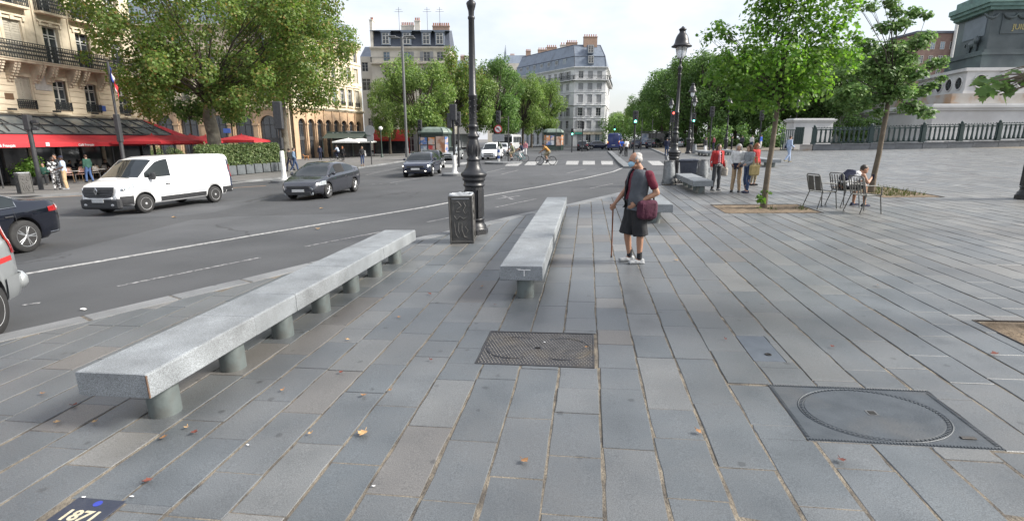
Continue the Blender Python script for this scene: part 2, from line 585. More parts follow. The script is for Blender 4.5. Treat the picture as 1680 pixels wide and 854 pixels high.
marking('', ribbon('lane_line', SEP_PX, .17, ROAD + .009, M['paint']))
for seg in ([(192, 469), (427, 422)], [(500, 404), (625, 380)], [(700, 364), (742, 356)], [(812, 340), (880, 326)], [(967, 309), (1006, 301)], [(36, 500), (66, 496)]):
 marking('', ribbon('lane_dash', seg, .09, ROAD + .009, M['paint_worn']))
for x0, x1, y0, y1, sk in ((892, 915, 264, 270, 3), (930, 950, 264, 270, 2), (956, 976, 264, 270, 0), (986, 1005, 264, 270, -1), (866, 884, 265, 271, 6), (1062, 1082, 264, 271, -9), (720, 755, 270, 275, 14), (760, 775, 266, 270, 14), (836, 858, 266, 272, 8)):
 b = MB()
 b.quad(*[at(x, y, ROAD + .006) for x, y in ((x0 - sk, y1), (x1 - sk, y1), (x1, y0), (x0, y0))])
 marking('', b.build('crossing_bar', M['paint']))
for seg in ([(822, 286), (850, 279)], [(930, 284), (962, 277)], [(815, 326), (852, 321)], [(825, 321), (842, 327)], [(640, 300), (700, 290)], [(610, 283), (655, 275)], [(600, 287), (650, 277)], [(780, 287), (828, 276)]):
 marking('', ribbon('road_dash', seg, .14, ROAD + .006, M['paint_worn']))
for k in range(9):
 x = 545 + k * 13
 marking('', ribbon('road_dash', [(x, 300 + k * .25 + (k % 2)), (x + 5, 299.6 + k * .25 + (k % 2))], .12, ROAD + .006, M['paint_worn']))
# worn edge line by the far kerb
marking('', ribbon('edge_line', [(-200, 334), (52, 325), (150, 320), (381, 308), (436, 304.5)], .25, ROAD + .006, mat('rusty edge line', (.30, .2, .13), (.2, .15, .11), .9, 3)))
# raised separator island between road and cycle lane, right of centre
b = MB()
L_, R_ = strip([(1030, 276), (1020, 268), (1009, 257), (1000, 249)], .55, ROAD)
L2, R2 = [p + Vector((0, 0, .13)) for p in L_], [p + Vector((0, 0, .13)) for p in R_]
for i in range(3):
 b.quad(R2[i], R2[i + 1], L2[i + 1], L2[i]); b.quad(L_[i + 1], L_[i], L2[i], L2[i + 1]); b.quad(R_[i], R_[i + 1], R2[i + 1], R2[i])
b.quad(R_[0], R2[0], L2[0], L_[0])
tag(b.build('lane_separator', M['kerb']), kind='structure')
# far pavement on the cafe side
FAR_PX = [(-500, 345), (-200, 333), (52, 321), (150, 315), (381, 298), (447, 292), (500, 287), (560, 279), (600, 272.5), (640, 267), (672, 262), (700, 256), (722, 251), (735, 247)]
FARK = [at(x, y, 0) for x, y in FAR_PX]
for p in FARK: p.z = gz(p.x)
b = MB()
tp = []
for p in FARK: tp.append((p.x, p.y, gz(p.x) + .005))
end = FARK[-1]
far = [(end.x + 2, 140, gz(end.x)), (-75, 140, gz(-75)), (-75, FARK[0].y - 10, gz(-75))]
for i in range(len(FARK) - 1):
 p, q = FARK[i], FARK[i + 1]
 b.quad((p.x, p.y, gz(p.x)), (q.x, q.y, gz(q.x)), (q.x, max(140, q.y + 1), gz(q.x)), (p.x, max(140, p.y + 1), gz(p.x)))
p = FARK[0]
b.quad((-90, p.y - 6, gz(-75)), (p.x, p.y, gz(p.x)), (p.x, 140, gz(p.x)), (-90, 140, gz(-75)))
tag(b.build('far_pavement', M['asphalt2']), kind='structure')
def kerb_run(P, wid, h, lmin, lmax, name, parent, m, inner_left, limit=None):
 """kerbstones, one object each, along the world points P; the stone lies on the left (or right) of the line"""
 cum = [0]
 for i in range(len(P) - 1): cum.append(cum[-1] + (P[i + 1] - P[i]).length)
 s = 0
 k = 0
 while s < cum[-1] - .2:
  e = min(cum[-1], s + rng.uniform(lmin, lmax))
  def pt(u):
   for i in range(len(cum) - 1):
    if u <= cum[i + 1] + 1e-6:
     return P[i].lerp(P[i + 1], (u - cum[i]) / (cum[i + 1] - cum[i]))
   return P[-1]
  a, c = pt(s + .004), pt(e - .004)
  d = (c - a); d.z = 0; d.normalize()
  nn = Vector((-d.y, d.x, 0)) * (wid if inner_left else -wid)
  q = [a, c, c + nn, a + nn] if inner_left else [a + nn, c + nn, c, a]
  j = rng.uniform(-.003, .003)
  ce = sum(q, Vector()) / 4
  b = MB(); b.t = rng.random()
  top = [Vector((p.x, p.y, gz(p.x) + .003 + j)) for p in q]
  inn = []
  for p in top:
   v = (ce - p); v.z = 0
   inn.append(p + v.normalized() * .02)
  lo = [Vector((p.x, p.y, p.z - .016)) for p in top]
  bot = [Vector((p.x, p.y, gz(p.x) - h)) for p in top]
  b.add(inn + lo + bot, [(0, 1, 2, 3)] + [(4 + i, 4 + (i + 1) % 4, (i + 1) % 4, i) for i in range(4)] + [(8 + i, 8 + (i + 1) % 4, 4 + (i + 1) % 4, 4 + i) for i in range(4)])
  b.build(name, m, parent)
  s = e
  k += 1
kerb2 = tag(bpy.data.objects['far_pavement'])
kerb_run(FARK, .3, .14, 1.0, 1.6, 'kerbstone', kerb2, M['kerb'], True)
# ------------------------------------------------------------------ the paved square
d0 = ray(965, 226)
HEAD = math.atan2(d0.x, d0.y)
EV = Vector((math.sin(HEAD), math.cos(HEAD), 0))     # along the courses
EU = Vector((EV.y, -EV.x, 0))                        # across them, to the right
def uv(p): return (p.x * EU.x + p.y * EU.y, p.x * EV.x + p.y * EV.y)
def xy(u, v): return EU * u + EV * v
def W3(u, v, z=0.0):
 p = EU * u + EV * v
 p.z = gz(p.x) + z
 return p
SQUARE = [Vector((p.x, p.y, 0)) for p in KERB]
east = [at(1087, 301.5), at(1100, 280), at(1093, 254), at(1068, 243.5), at(1050, 239)]
b = MB()
cols = KERB + east[1:]
for i in range(len(cols) - 1):
 p, q = cols[i], cols[i + 1]
 b.quad((p.x, p.y, gz(p.x) - .007), (60, p.y, gz(60) - .007), (60, q.y, gz(60) - .007), (q.x, q.y, gz(q.x) - .007)) if q.y > p.y else None
# near part, from below the camera
p = KERB[0]
b.quad((p.x - .6, p.y - 6, gz(p.x) - .007), (60, p.y - 6, gz(60) - .007), (60, p.y, gz(60) - .007), (p.x, p.y, gz(p.x) - .007))
q = cols[-1]
b.quad((q.x, q.y, gz(q.x) - .007), (60, q.y, gz(60) - .007), (75, 150, gz(75) - .007), (q.x - 4, 150, gz(q.x) - .007))
square = tag(b.build('paved_square', M['mortar']), kind='structure')
kerb_run(KERB, .32, .13, .9, 1.25, 'kerbstone', square, M['kerb'], False)
kerb_run([Vector(p) for p in east], .3, .13, 1.0, 1.5, 'kerbstone', square, M['kerb'], False)
# rectangles left open for covers and tree pits, in (u, v)
def uv_rect(pix):
 q = [uv(at(x, y)) for x, y in pix]
 us = sorted(a for a, _ in q); vs = sorted(b_ for _, b_ in q)
 return ((us[0] + us[1]) / 2, (us[2] + us[3]) / 2, (vs[0] + vs[1]) / 2, (vs[2] + vs[3]) / 2)
COVER_A = uv_rect([(780, 592), (805, 540), (975, 549), (977, 608)])
COVER_B = uv_rect([(1257, 625), (1545, 645), (1637, 744), (1318, 717)])
COVER_C = uv_rect([(1206, 549), (1256, 551), (1290, 594), (1235, 591)])
PLAQUE = uv_rect([(80, 862), (120, 815), (196, 826), (165, 868)])
PIT_A = uv_rect([(1169, 336), (1312, 335), (1346, 349), (1188, 350)])
PIT_B = uv_rect([(1395, 306), (1470, 305), (1508, 322), (1415, 326)])
PIT_C = uv_rect([(1600, 525), (1760, 530), (1860, 590), (1690, 572)])
HOLES = [COVER_A, COVER_B, COVER_C, PLAQUE, PIT_A, PIT_B, PIT_C]
def cut_rect(st, h):
 """st minus h, both (u0, u1, v0, v1)"""
 u0, u1, v0, v1 = st
 a0, a1, b0, b1 = h
 if u1 <= a0 or u0 >= a1 or v1 <= b0 or v0 >= b1: return [st]
 o = []
 if v0 < b0: o.append((u0, u1, v0, b0))
 if v1 > b1: o.append((u0, u1, b1, v1))
 w0, w1 = max(v0, b0), min(v1, b1)
 if u0 < a0: o.append((u0, a0, w0, w1))
 if u1 > a1: o.append((a1, u1, w0, w1))
 return [r for r in o if r[1] - r[0] > .03 and r[3] - r[2] > .03]
def clip(poly, a, b_):
 """keep what lies to the right of a->b"""
 d = (b_ - a); d.normalize()
 n_ = Vector((d.y, -d.x, 0))
 out = []
 for i in range(len(poly)):
  p, q = poly[i], poly[(i + 1) % len(poly)]
  dp, dq = (p - a).dot(n_), (q - a).dot(n_)
  if dp >= 0: out.append(p)
  if (dp >= 0) != (dq >= 0):
   out.append(p + (q - p) * (dp / (dp - dq)))
 return out
EDGE = []
for P_ in (KERB, east):
 for i in range(len(P_) - 1):
  a, c = Vector((P_[i].x, P_[i].y, 0)), Vector((P_[i + 1].x, P_[i + 1].y, 0))
  d = (c - a).normalized()
  n_ = Vector((d.y, -d.x, 0)) * .328
  EDGE.append((a + n_, c + n_))
def edge_x(y):
 """left limit of the square at depth y"""
 for P_ in (KERB, east):
  for i in range(len(P_) - 1):
   if P_[i].y <= y <= P_[i + 1].y and P_[i + 1].y > P_[i].y:
    return P_[i].x + (P_[i + 1].x - P_[i].x) * (y - P_[i].y) / (P_[i + 1].y - P_[i].y)
 return KERB[0].x if y < KERB[0].y else 14
stones = []
PW = .348
row0 = uv(at(982, 608))[0]
for r in range(-50, 130):
 u0, u1 = row0 + r * PW, row0 + (r + 1) * PW
 v = -3 + rng.random() * .8
 while v < 62:
  l = rng.choice((.55, .62, .7, .75, .8, .85, .95, 1.05, .4))
  st = [(u0 + rng.uniform(.007, .016), u1 - rng.uniform(.007, .016), v + .0025, v + l - .0025)]
  v += l
  c = xy((u0 + u1) / 2, v - l / 2)
  if c.x > 46 or c.x < edge_x(c.y) - .6 or abs(c.x) > max(0, c.y) * 1.35 + 6.5: continue
  for h in HOLES: st = [x for s_ in st for x in cut_rect(s_, h)]
  for s_ in st: stones.append((c.y, s_))
stones.sort(key=lambda s_: s_[0])
far_b = MB()
near_n = 0
for dep, (u0, u1, v0, v1) in stones:
 near = False
 c = xy((u0 + u1) / 2, (v0 + v1) / 2)
 if near_n < 300 and abs(c.x) < c.y * 1.02 + .4 and c.y > 2.1: near = True
 j = .008 if dep < 9 else .002
 jt = lambda: rng.uniform(-j, j * .4)
 k1, k2 = rng.uniform(.3, .45), rng.uniform(.55, .7)
 if dep < 12:
  pts = [(u0 + jt(), v0), (u1 - jt(), v0), (u1 - jt(), v0 + (v1 - v0) * k1), (u1 - jt(), v0 + (v1 - v0) * k2), (u1 - jt(), v1), (u0 + jt(), v1), (u0 + jt(), v0 + (v1 - v0) * k2), (u0 + jt(), v0 + (v1 - v0) * k1)]
 else:
  pts = [(u0, v0), (u1, v0), (u1, v1), (u0, v1)]
 poly = [xy(a, c_) for a, c_ in pts]
 for a, e in EDGE:
  md = (a + e) / 2
  if (c - md).length < (e - a).length / 2 + 1.2 and poly:
   t_ = (c - a).dot((e - a).normalized())
   if -.8 < t_ < (e - a).length + .8: poly = clip(poly, a, e)
 if len(poly) < 3: continue
 ce = sum(poly, Vector()) / len(poly)
 area = abs(sum(poly[i].x * poly[(i + 1) % len(poly)].y - poly[(i + 1) % len(poly)].x * poly[i].y for i in range(len(poly)))) / 2
 if area < .012: continue
 z = rng.uniform(-.0025, .0025)
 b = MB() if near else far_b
 x_ = rng.random()
 far_ = max(0, min(1, (c.x + c.y * .35 - 3.5) / 9))          # brightening with distance painted into the stone tone; near-left stones also dirtier
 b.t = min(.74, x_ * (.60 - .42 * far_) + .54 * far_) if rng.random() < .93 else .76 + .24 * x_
 top = [Vector((p.x, p.y, gz(p.x) + z)) for p in poly]
 n = len(top)
 if dep < 12:
  inn = []
  for p in top:
   d = ce - Vector((p.x, p.y, 0)); d.z = 0
   inn.append(p + d.normalized() * .006)
  out = [p - Vector((0, 0, .004)) for p in top]
  bot = [p - Vector((0, 0, .03)) for p in top]
  b.add(inn + out + bot, [tuple(range(n))] + [(n + i, n + (i + 1) % n, (i + 1) % n, i) for i in range(n)] + [(2 * n + i, 2 * n + (i + 1) % n, n + (i + 1) % n, n + i) for i in range(n)])
 else:
  bot = [p - Vector((0, 0, .02)) for p in top]
  b.add(top + bot, [tuple(range(n))] + [(n + i, n + (i + 1) % n, (i + 1) % n, i) for i in range(n)])
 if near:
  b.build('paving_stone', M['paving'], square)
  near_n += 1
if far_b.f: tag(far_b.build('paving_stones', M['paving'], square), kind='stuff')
# bare earth in the tree pits
def pit(rc, nm='tree_pit', m=None):
 u0, u1, v0, v1 = rc
 b = MB()
 nu, nv = 14, 12
 vs, fs = [], []
 for j in range(nv + 1):
  for i in range(nu + 1):
   a, c = u0 + (u1 - u0) * i / nu, v0 + (v1 - v0) * j / nv
   e = min(i, j, nu - i, nv - j)
   z = -.008 + (0 if e == 0 else rng.uniform(.0, .025))
   vs.append(W3(a, c, z))
 for j in range(nv):
  for i in range(nu):
   k = j * (nu + 1) + i
   fs.append((k, k + 1, k + nu + 2, k + nu + 1))
 b.add(vs, fs, True)
 o = tag(b.build(nm, m or M['earth']), kind='structure')
 eb = MB()
 steel = M['pit_edge']
 t = .012
 for (a, c, e, g) in ((u0, u1, v0 - t, v0), (u0, u1, v1, v1 + t), (u0 - t, u0, v0 - t, v1 + t), (u1, u1 + t, v0 - t, v1 + t)):
  q = [W3(a, e, -.02), W3(c, e, -.02), W3(c, g, -.02), W3(a, g, -.02)]
  tq = [p + Vector((0, 0, .028)) for p in q]
  eb.add(q + tq, [(4, 5, 6, 7), (0, 1, 5, 4), (1, 2, 6, 5), (2, 3, 7, 6), (3, 0, 4, 7)])
 eb.build('pit_edging', steel, o)
 return o
M['pit_edge'] = mat('rusty steel edge', (.10, .085, .075), (.06, .05, .045), .7, 12, metal=.5)
for rc in (PIT_A, PIT_B, PIT_C): pit(rc)
# ------------------------------------------------------------------ granite benches
M['pipe'] = mat('painted grey steel', (.15, .175, .172), (.115, .135, .133), .5, 7, .08, metal=.3, stain=(.12, .12, .11), stain_scale=4)
M['black_iron'] = mat('black cast iron paint', (.013, .014, .017), (.020, .021, .024), .4, 5, .12, 30, spec=.5)
M['dark_metal'] = mat('dark metal', (.03, .031, .034), (.045, .046, .05), .5, 8, .05)
M['grey_metal'] = mat('grey metal', (.16, .165, .17), (.12, .123, .127), .5, 8, .08, metal=.4)
M['white_paint'] = mat('white street paint', (.62, .62, .60), (.5, .5, .48), .6, 8, .05)
M['mark_white'] = mat('chalky scratch', (.75, .75, .75), (.6, .6, .6), .9, 30)
M['rust'] = mat('rust stain', (.13, .075, .045), (.09, .06, .045), .9, 30)
def bench(u0, u1, v0, v1, label, seams, cols_v, h=.45, th=.19, rad=.112, co=0.0):
 p = W3((u0 + u1) / 2, v0)
 m = frame(p, HEAD)
 root = empty('stone_bench', m, label, 'bench', 'granite benches on the square')
 w_, L = u1 - u0, v1 - v0
 cuts = [0] + seams + [L]
 for i in range(len(cuts) - 1):
  a, c = cuts[i] + .002, cuts[i + 1] - .002
  b = MB(); b.t = rng.uniform(.2, .9)
  # slab with gently worn, slightly wavy arrises
  nseg = max(1, int((c - a) / .35))
  prof = [(-w_ / 2 + .006, h - th), (w_ / 2 - .006, h - th), (w_ / 2, h - th + .008), (w_ / 2, h - .016), (w_ / 2 - .005, h - .005), (w_ / 2 - .016, h), (-w_ / 2 + .016, h), (-w_ / 2 + .005, h - .005), (-w_ / 2, h - .016), (-w_ / 2, h - th + .008)]
  n = len(prof); vs, fs = [], []
  dz = rng.uniform(-.0012, .0012); dx = rng.uniform(-.0015, .0015)
  ys = [a, a + .008] + [a + (c - a) * k / nseg for k in range(1, nseg)] + [c - .008, c]
  for k, y in enumerate(ys):
   for (x, z) in prof:
    e = .994 if k in (0, len(ys) - 1) else 1
    zz = z if e == 1 else (h - th / 2) + (z - h + th / 2) * .93
    vs.append((x * e + dx + rng.uniform(-.001, .001), y, zz + dz + rng.uniform(-.001, .001)))
  for k in range(len(ys) - 1):
   for i2 in range(n):
    j = (i2 + 1) % n
    fs.append((k * n + i2, k * n + j, (k + 1) * n + j, (k + 1) * n + i2)[::-1])
  fs.append(tuple(range(n))); fs.append(tuple(reversed(range((len(ys) - 1) * n, len(ys) * n))))
  b.add(vs, fs)
  b.build('slab', M['granite'], root)
 cm = None
 for cv in cols_v:
  if cm is None:
   b = MB()
   b.lathe([(rad, -.03), (rad, h - th)], 24)
   cm = b.mesh('support', M['pipe'])
  inst('support', cm, root, (co, cv, 0))
 return root
b1 = bench(-3.60, -3.02, 3.02, 9.0, 'long granite bench on seven grey columns, nearest to the kerb and cycle lane', [1.24, 1.96, 3.2, 4.45], [.28, 1.09, 1.91, 2.75, 3.60, 4.44, 5.31], co=.12)
bb = MB(); bb.box((.288, .001, .355), (.007, .012, .17)); bb.build('rust_stain', M['rust'], b1)
b2 = bench(-1.045, -.50, 6.33, 14.17, 'long granite bench with a chalked T on its end, between lamp post and old man', [1.9, 3.2, 4.6, 6.2], [.19, 1.4, 2.6, 3.8, 5.0, 6.2, 7.4], co=.03)
bb = MB()
bb.box((.04, -.0025, .40), (.16, .003, .010)); bb.box((.04, -.0025, .36), (.012, .003, .08)); bb.box((-.03, -.0025, .415), (.05, .003, .006), rz=0)
bb.build('chalk_mark', M['mark_white'], b2)
bench(1.42, 1.99, 12.40, 18.2, 'granite bench on grey columns right behind the old man', [2.0, 4.0], [.22, 1.5, 2.8, 4.1, 5.4], co=-.07)
bench(3.62, 4.27, 18.75, 22.6, 'short granite bench in front of the dark wheelie bin', [1.6], [.25, 1.2, 2.2, 3.2])
def far_bench(pl, pr, depth_len, label):
 a, c = uv(at(*pl)), uv(at(*pr))
 bench(a[0], c[0], (a[1] + c[1]) / 2, (a[1] + c[1]) / 2 + depth_len, label, [depth_len * .5], [.25, depth_len * .35, depth_len * .65, depth_len - .3])
far_bench((1144, 293), (1161, 291), 3.5, 'granite bench standing just behind the dark wheelie bin')
far_bench((1262, 275), (1279, 274), 4.5, 'granite bench seen behind the thin trunk of the young tree')
far_bench((1158, 257), (1170, 256), 5, 'granite bench beyond the bins, at the feet of a standing person')
far_bench((1196, 255), (1206, 254.5), 4, 'far granite bench behind the three women')
# ------------------------------------------------------------------ street lamps
M['lamp_glass'] = mat('frosted lamp glass', (.82, .85, .86), (.75, .78, .8), .12, 5, spec=.6, trans=.55)
def street_lamp(m, label, s=1.0, hang=True):
 root = empty('street_lamp', m, label, 'street lamp', 'ornate street lamps')
 b = MB()
 b.lathe([(.30, -.03), (.30, .10), (.275, .115)], 8, sq=1, smooth=False)
 b.lathe([(.275, .115), (.255, .14), (.255, .18), (.225, .21), (.21, .25), (.205, .30), (.225, .31), (.225, .335), (.198, .35)], 20)
 b.lathe([(.198, .35), (.198, 1.02)], 16, flutes=.02, smooth=False)
 b.lathe([(.205, 1.02), (.23, 1.04), (.23, 1.07), (.215, 1.08), (.215, 1.14), (.245, 1.16), (.25, 1.19), (.235, 1.21), (.27, 1.25), (.285, 1.28), (.275, 1.31), (.22, 1.35), (.17, 1.42), (.145, 1.50), (.135, 1.56)], 20)
 for k in range(4):                                  # acanthus leaves on the pedestal corners
  t = PI / 4 + k * PI / 2
  b.box((.2 * math.cos(t), .2 * math.sin(t), .66), (.05, .09, .6), rz=t)
 b.build('pedestal', M['black_iron'], root)
 b = MB()
 b.lathe([(.135, 1.56), (.15, 1.58), (.15, 1.61), (.118, 1.64), (.125, 1.72), (.137, 1.82), (.132, 1.92), (.105, 2.0), (.10, 2.04), (.13, 2.06), (.135, 2.085), (.12, 2.11), (.09, 2.14), (.088, 2.24), (.108, 2.26), (.108, 2.29), (.083, 2.32)], 18)
 for k in range(8):
  t = k * PI / 4
  b.tube([(.118 * math.cos(t), .118 * math.sin(t), 1.66), (.142 * math.cos(t), .142 * math.sin(t), 1.8), (.11 * math.cos(t + .1), .11 * math.sin(t + .1), 1.96)], [.012, .022, .01], 5)
 b.build('vase', M['black_iron'], root)
 b = MB()
 b.lathe([(.083, 2.32), (.08, 2.86), (.098, 2.88), (.098, 2.91), (.074, 2.94), (.06, 4.36), (.072, 4.38), (.072, 4.41), (.056, 4.43)], 16)
 for k in range(26):                                 # spiralling garland on the lower shaft
  t = k * 1.05; z = 2.34 + k * .02
  b.ball((.08 * math.cos(t), .08 * math.sin(t), z), (.022, .022, .02), 5)
 b.build('shaft', M['black_iron'], root)
 b = MB()
 b.lathe([(.056, 4.43), (.06, 4.52), (.085, 4.60), (.10, 4.66), (.085, 4.69), (.045, 4.72), (.04, 4.86), (.06, 4.9), (.06, 4.93), (.03, 4.95), (.028, 5.02)], 14)
 b.build('capital', M['black_iron'], root)
 b = MB()
 for k in range(4):
  t = k * PI / 2
  c_, s_ = math.cos(t), math.sin(t)
  b.tube([(.03 * c_, .03 * s_, 4.97), (.11 * c_, .11 * s_, 5.0), (.175 * c_, .175 * s_, 5.12), (.225 * c_, .225 * s_, 5.44)], .011, 5)
 b.build('lantern_cradle', M['black_iron'], root)
 b = MB()
 b.lathe([(.07, 5.0), (.11, 5.03), (.15, 5.14), (.19, 5.30), (.215, 5.44)], 18)
 b.build('lantern_glass', M['lamp_glass'], root)
 b = MB()
 b.lathe([(.225, 5.43), (.40, 5.45), (.405, 5.48), (.33, 5.52), (.31, 5.56), (.285, 5.60), (.27, 5.70), (.235, 5.82), (.18, 5.92), (.135, 5.97), (.12, 6.0), (.12, 6.06), (.15, 6.08), (.15, 6.12), (.12, 6.14), (.06, 6.18), (.03, 6.22), (.0, 6.23)], 18)
 b.build('lantern_cap', M['black_iron'], root)
 if s != 1: root.scale = (s, s, s)
 return root
lamp0 = street_lamp(frame(W3(-2.41, 11.17), HEAD, False), 'tall black ornate street lamp rising behind the grey litter bin')
lamp_sites = [((1103, 300), 1.0, 'ornate black street lamp beside the wheelie bins at the kerb'), ((1129, 252), 1.16, 'ornate street lamp standing second from the wheelie bins'), ((1097, 244.5), 1.14, 'distant ornate street lamp left of the red signal at the kerb'),
    ((1134, 247), 1.08, 'small distant ornate street lamp just beyond its taller neighbour'), ((1301, 240), 1.05, 'distant ornate street lamp by the white gate pier'), ((1686, 326), 1.0, 'ornate street lamp at the extreme right edge of the photo'),
    ((1190, 247), 1.0, 'dark lamp standing behind the three women')]
for (px, sc, lb) in lamp_sites:
 c = copy_tree(lamp0)
 c.matrix_world = frame(at(*px), HEAD, False) @ Matrix.Scale(sc, 4)
 c['label'] = lb
# ------------------------------------------------------------------ litter bins
M['bin_grey'] = mat('litter bin steel', (.10, .098, .094), (.075, .073, .07), .55, 9, .1, metal=.35)
M['bin_relief'] = mat('litter bin relief', (.112, .109, .105), (.085, .083, .080), .6, 9, .1, metal=.35)
M['bag'] = mat('clear bin liner', (.42, .44, .46), (.32, .34, .36), .35, 14, .5, spec=.6)
def litter_bin(m, label, w_=.47, h=.94):
 root = empty('litter_bin', m, label, 'litter bin')
 b = MB()
 b.bbox((0, 0, h / 2 + .02), (w_ * .92, w_ * .92, h - .04), .02); b.box((0, 0, .02), (w_ * .8, w_ * .8, .06))
 b.build('body', M['bin_grey'], root)
 b = MB()
 for sx in (-1, 1):
  for sy in (-1, 1):
   b.bbox((sx * w_ * .475, sy * w_ * .475, h / 2), (.03, .03, h), .006)
 for z in (.035, h - .015):
  for sy in (-1, 1):
   b.bbox((0, sy * w_ * .475, z), (w_ * .92, .028, .045), .005); b.bbox((sy * w_ * .475, 0, z), (.028, w_ * .92, .045), .005)
 b.build('frame', M['bin_grey'], root)
 for sy, rz in ((-1, 0), (1, PI), (-1, PI / 2), (1, -PI / 2)):
  b = MB()
  Q = lambda x, z: (x * w_, -w_ * .466, z * h)
  for pts in ([(-.28, .86), (-.1, .88), (.02, .8), (-.16, .74), (-.22, .68), (-.02, .66)], [(.12, .88), (.2, .8), (.08, .7), (.2, .62), (.3, .7)], [(-.3, .6), (-.18, .5), (-.05, .58), (.1, .52), (.28, .56)], [(-.3, .46), (-.26, .2), (-.16, .12)], [(-.12, .46), (-.14, .28), (-.04, .14)], [(.02, .44), (.0, .3), (.1, .14), (.24, .12)], [(.28, .44), (.14, .36), (.26, .28), (.16, .2)], [(-.32, .9), (-.33, .7)], [(.3, .9), (.32, .78)]):
   b.tube([Q(*p) for p in pts], [.008] + [.017] * (len(pts) - 2) + [.008], 6)
  o = b.build('relief_panel', M['bin_relief'], root)
  o.rotation_euler = (0, 0, rz)
 b = MB()
 n = 28
 vs, fs = [], []
 for k in range(n):
  t = 2 * PI * k / n
  q = max(abs(math.cos(t)), abs(math.sin(t)))
  rr = w_ * .46 / q
  for dr, dz in ((.0, -.06), (.012, .015 + rng.uniform(0, .03)), (-.03, .02 + rng.uniform(0, .02)), (-.06, -.1)):
   vs.append(((rr + dr) * math.cos(t), (rr + dr) * math.sin(t), h + dz))
 for k in range(n):
  k2 = (k + 1) % n
  for j in range(3):
   fs.append((k * 4 + j, k2 * 4 + j, k2 * 4 + j + 1, k * 4 + j + 1))
 b.add(vs, fs, True)
 b.build('liner', M['bag'], root)
 return root
litter_bin(frame(W3(-2.44, 10.22), HEAD - .12), 'square grey steel litter bin with relief panels in front of the black lamp')
tag(litter_bin(frame(at(43, 317), .5), 'pale litter bin on the far pavement beside the green bush', .5, .98))
M['bin_blue'] = mat('blue grey bin plastic', (.045, .053, .075), (.06, .068, .09), .5, 5, .1)
M['rubber'] = mat('black rubber', (.018, .018, .019), (.028, .028, .028), .8, 9, .1)
def wheelie_bin(m, label):
 root = empty('wheelie_bin', m, label, 'wheelie bin')
 b = MB()
 b.prism([(-.30, -.32), (.30, -.32), (.30, .30), (-.30, .30)], .1, .12)
 w0, w1 = .29, .36
 vs = [(-w0, -.28, .1), (w0, -.28, .1), (w0, .26, .1), (-w0, .26, .1), (-w1, -.37, .88), (w1, -.37, .88), (w1, .34, .88), (-w1, .34, .88)]
 b.add(vs, [(3, 2, 1, 0), (0, 1, 5, 4), (1, 2, 6, 5), (2, 3, 7, 6), (3, 0, 4, 7)])
 for x in (-.12, .12): b.box((x, -.335, .5), (.03, .03, .7))
 b.bbox((0, 0, .885), (.78, .76, .045), .015)
 b.build('body', M['bin_blue'], root)
 b = MB(); b.bbox((0, -.01, .935), (.80, .80, .05), .02); b.bbox((0, 0, .965), (.62, .6, .03), .012); b.bbox((0, -.41, .93), (.3, .04, .03), .008)
 b.build('lid', M['bin_blue'], root)
 b = MB(); b.box((0, -.3515, .78), (.14, .004, .05), Matrix.Rotation(-.1, 4, 'X'))
 b.build('sticker', M['mark_white'], root)
 b = MB(); b.tube([(-.3, .38, .86), (-.3, .44, .9), (.3, .44, .9), (.3, .38, .86)], .018, 6); b.build('handle', M['bin_blue'], root)
 for x in (-.3, .3):
  b = MB(); b.tube([(x - .025, .24, .1), (x + .025, .24, .1)], .1, 12); b.build('wheel', M['rubber'], root)
 for x in (-.24, .24):
  b = MB(); b.tube([(x - .02, -.2, .06), (x + .02, -.2, .06)], .06, 10); b.build('wheel', M['rubber'], root)
 return root
wheelie_bin(frame(at(1128, 299), HEAD + .15), 'dark blue grey wheelie bin beside the lamp and the short bench')
M['bag_grey'] = mat('grey plastic sack', (.22, .235, .245), (.13, .14, .15), .35, 7, .5, 18, spec=.6)
def sack_bin(m, label, h=.97):
 root = empty('sack_bin', m, label, 'litter bin', 'sack holders on the square')
 b = MB()
 n = 16; vs, fs = [], []
 for i, (r, z) in enumerate(((.19, .03), (.215, .08), (.225, .3), (.205, .55), (.185, .8), (.175, h - .03))):
  for k in range(n):
   t = 2 * PI * k / n
   rr = r * (1 + rng.uniform(-.07, .07)) * (1 + .1 * abs(math.cos(2 * t)))
   vs.append((rr * math.cos(t), rr * math.sin(t), z))
 for i in range(5):
  for k in range(n):
   k2 = (k + 1) % n
   fs.append((i * n + k, i * n + k2, (i + 1) * n + k2, (i + 1) * n + k))
 fs.append(tuple(reversed(range(n))))
 b.add(vs, fs, True)
 b.build('sack', M['bag_grey'], root)
 b = MB()
 b.tube([(.2 * math.cos(t * PI / 6), .2 * math.sin(t * PI / 6), h) for t in range(13)], .016, 6)
 b.build('ring', M['grey_metal'], root)
 b = MB()
 for sx in (-1, 1): b.tube([(sx * .2, .0, h), (sx * .25, .02, .05), (sx * .27, -.1, .0)], .014, 6)
 b.build('stand', M['dark_metal'], root)
 return root
sack_bin(frame(at(1097, 303), HEAD), 'grey plastic sack on a stand leaning by the lamp foot')
sack_bin(frame(at(1152, 296), HEAD), 'pale sack holder between wheelie bin and woman in red', .9)
sack_bin(frame(at(1139, 252.5), HEAD), 'distant pale sack holder next to the second lamp', 1.0)
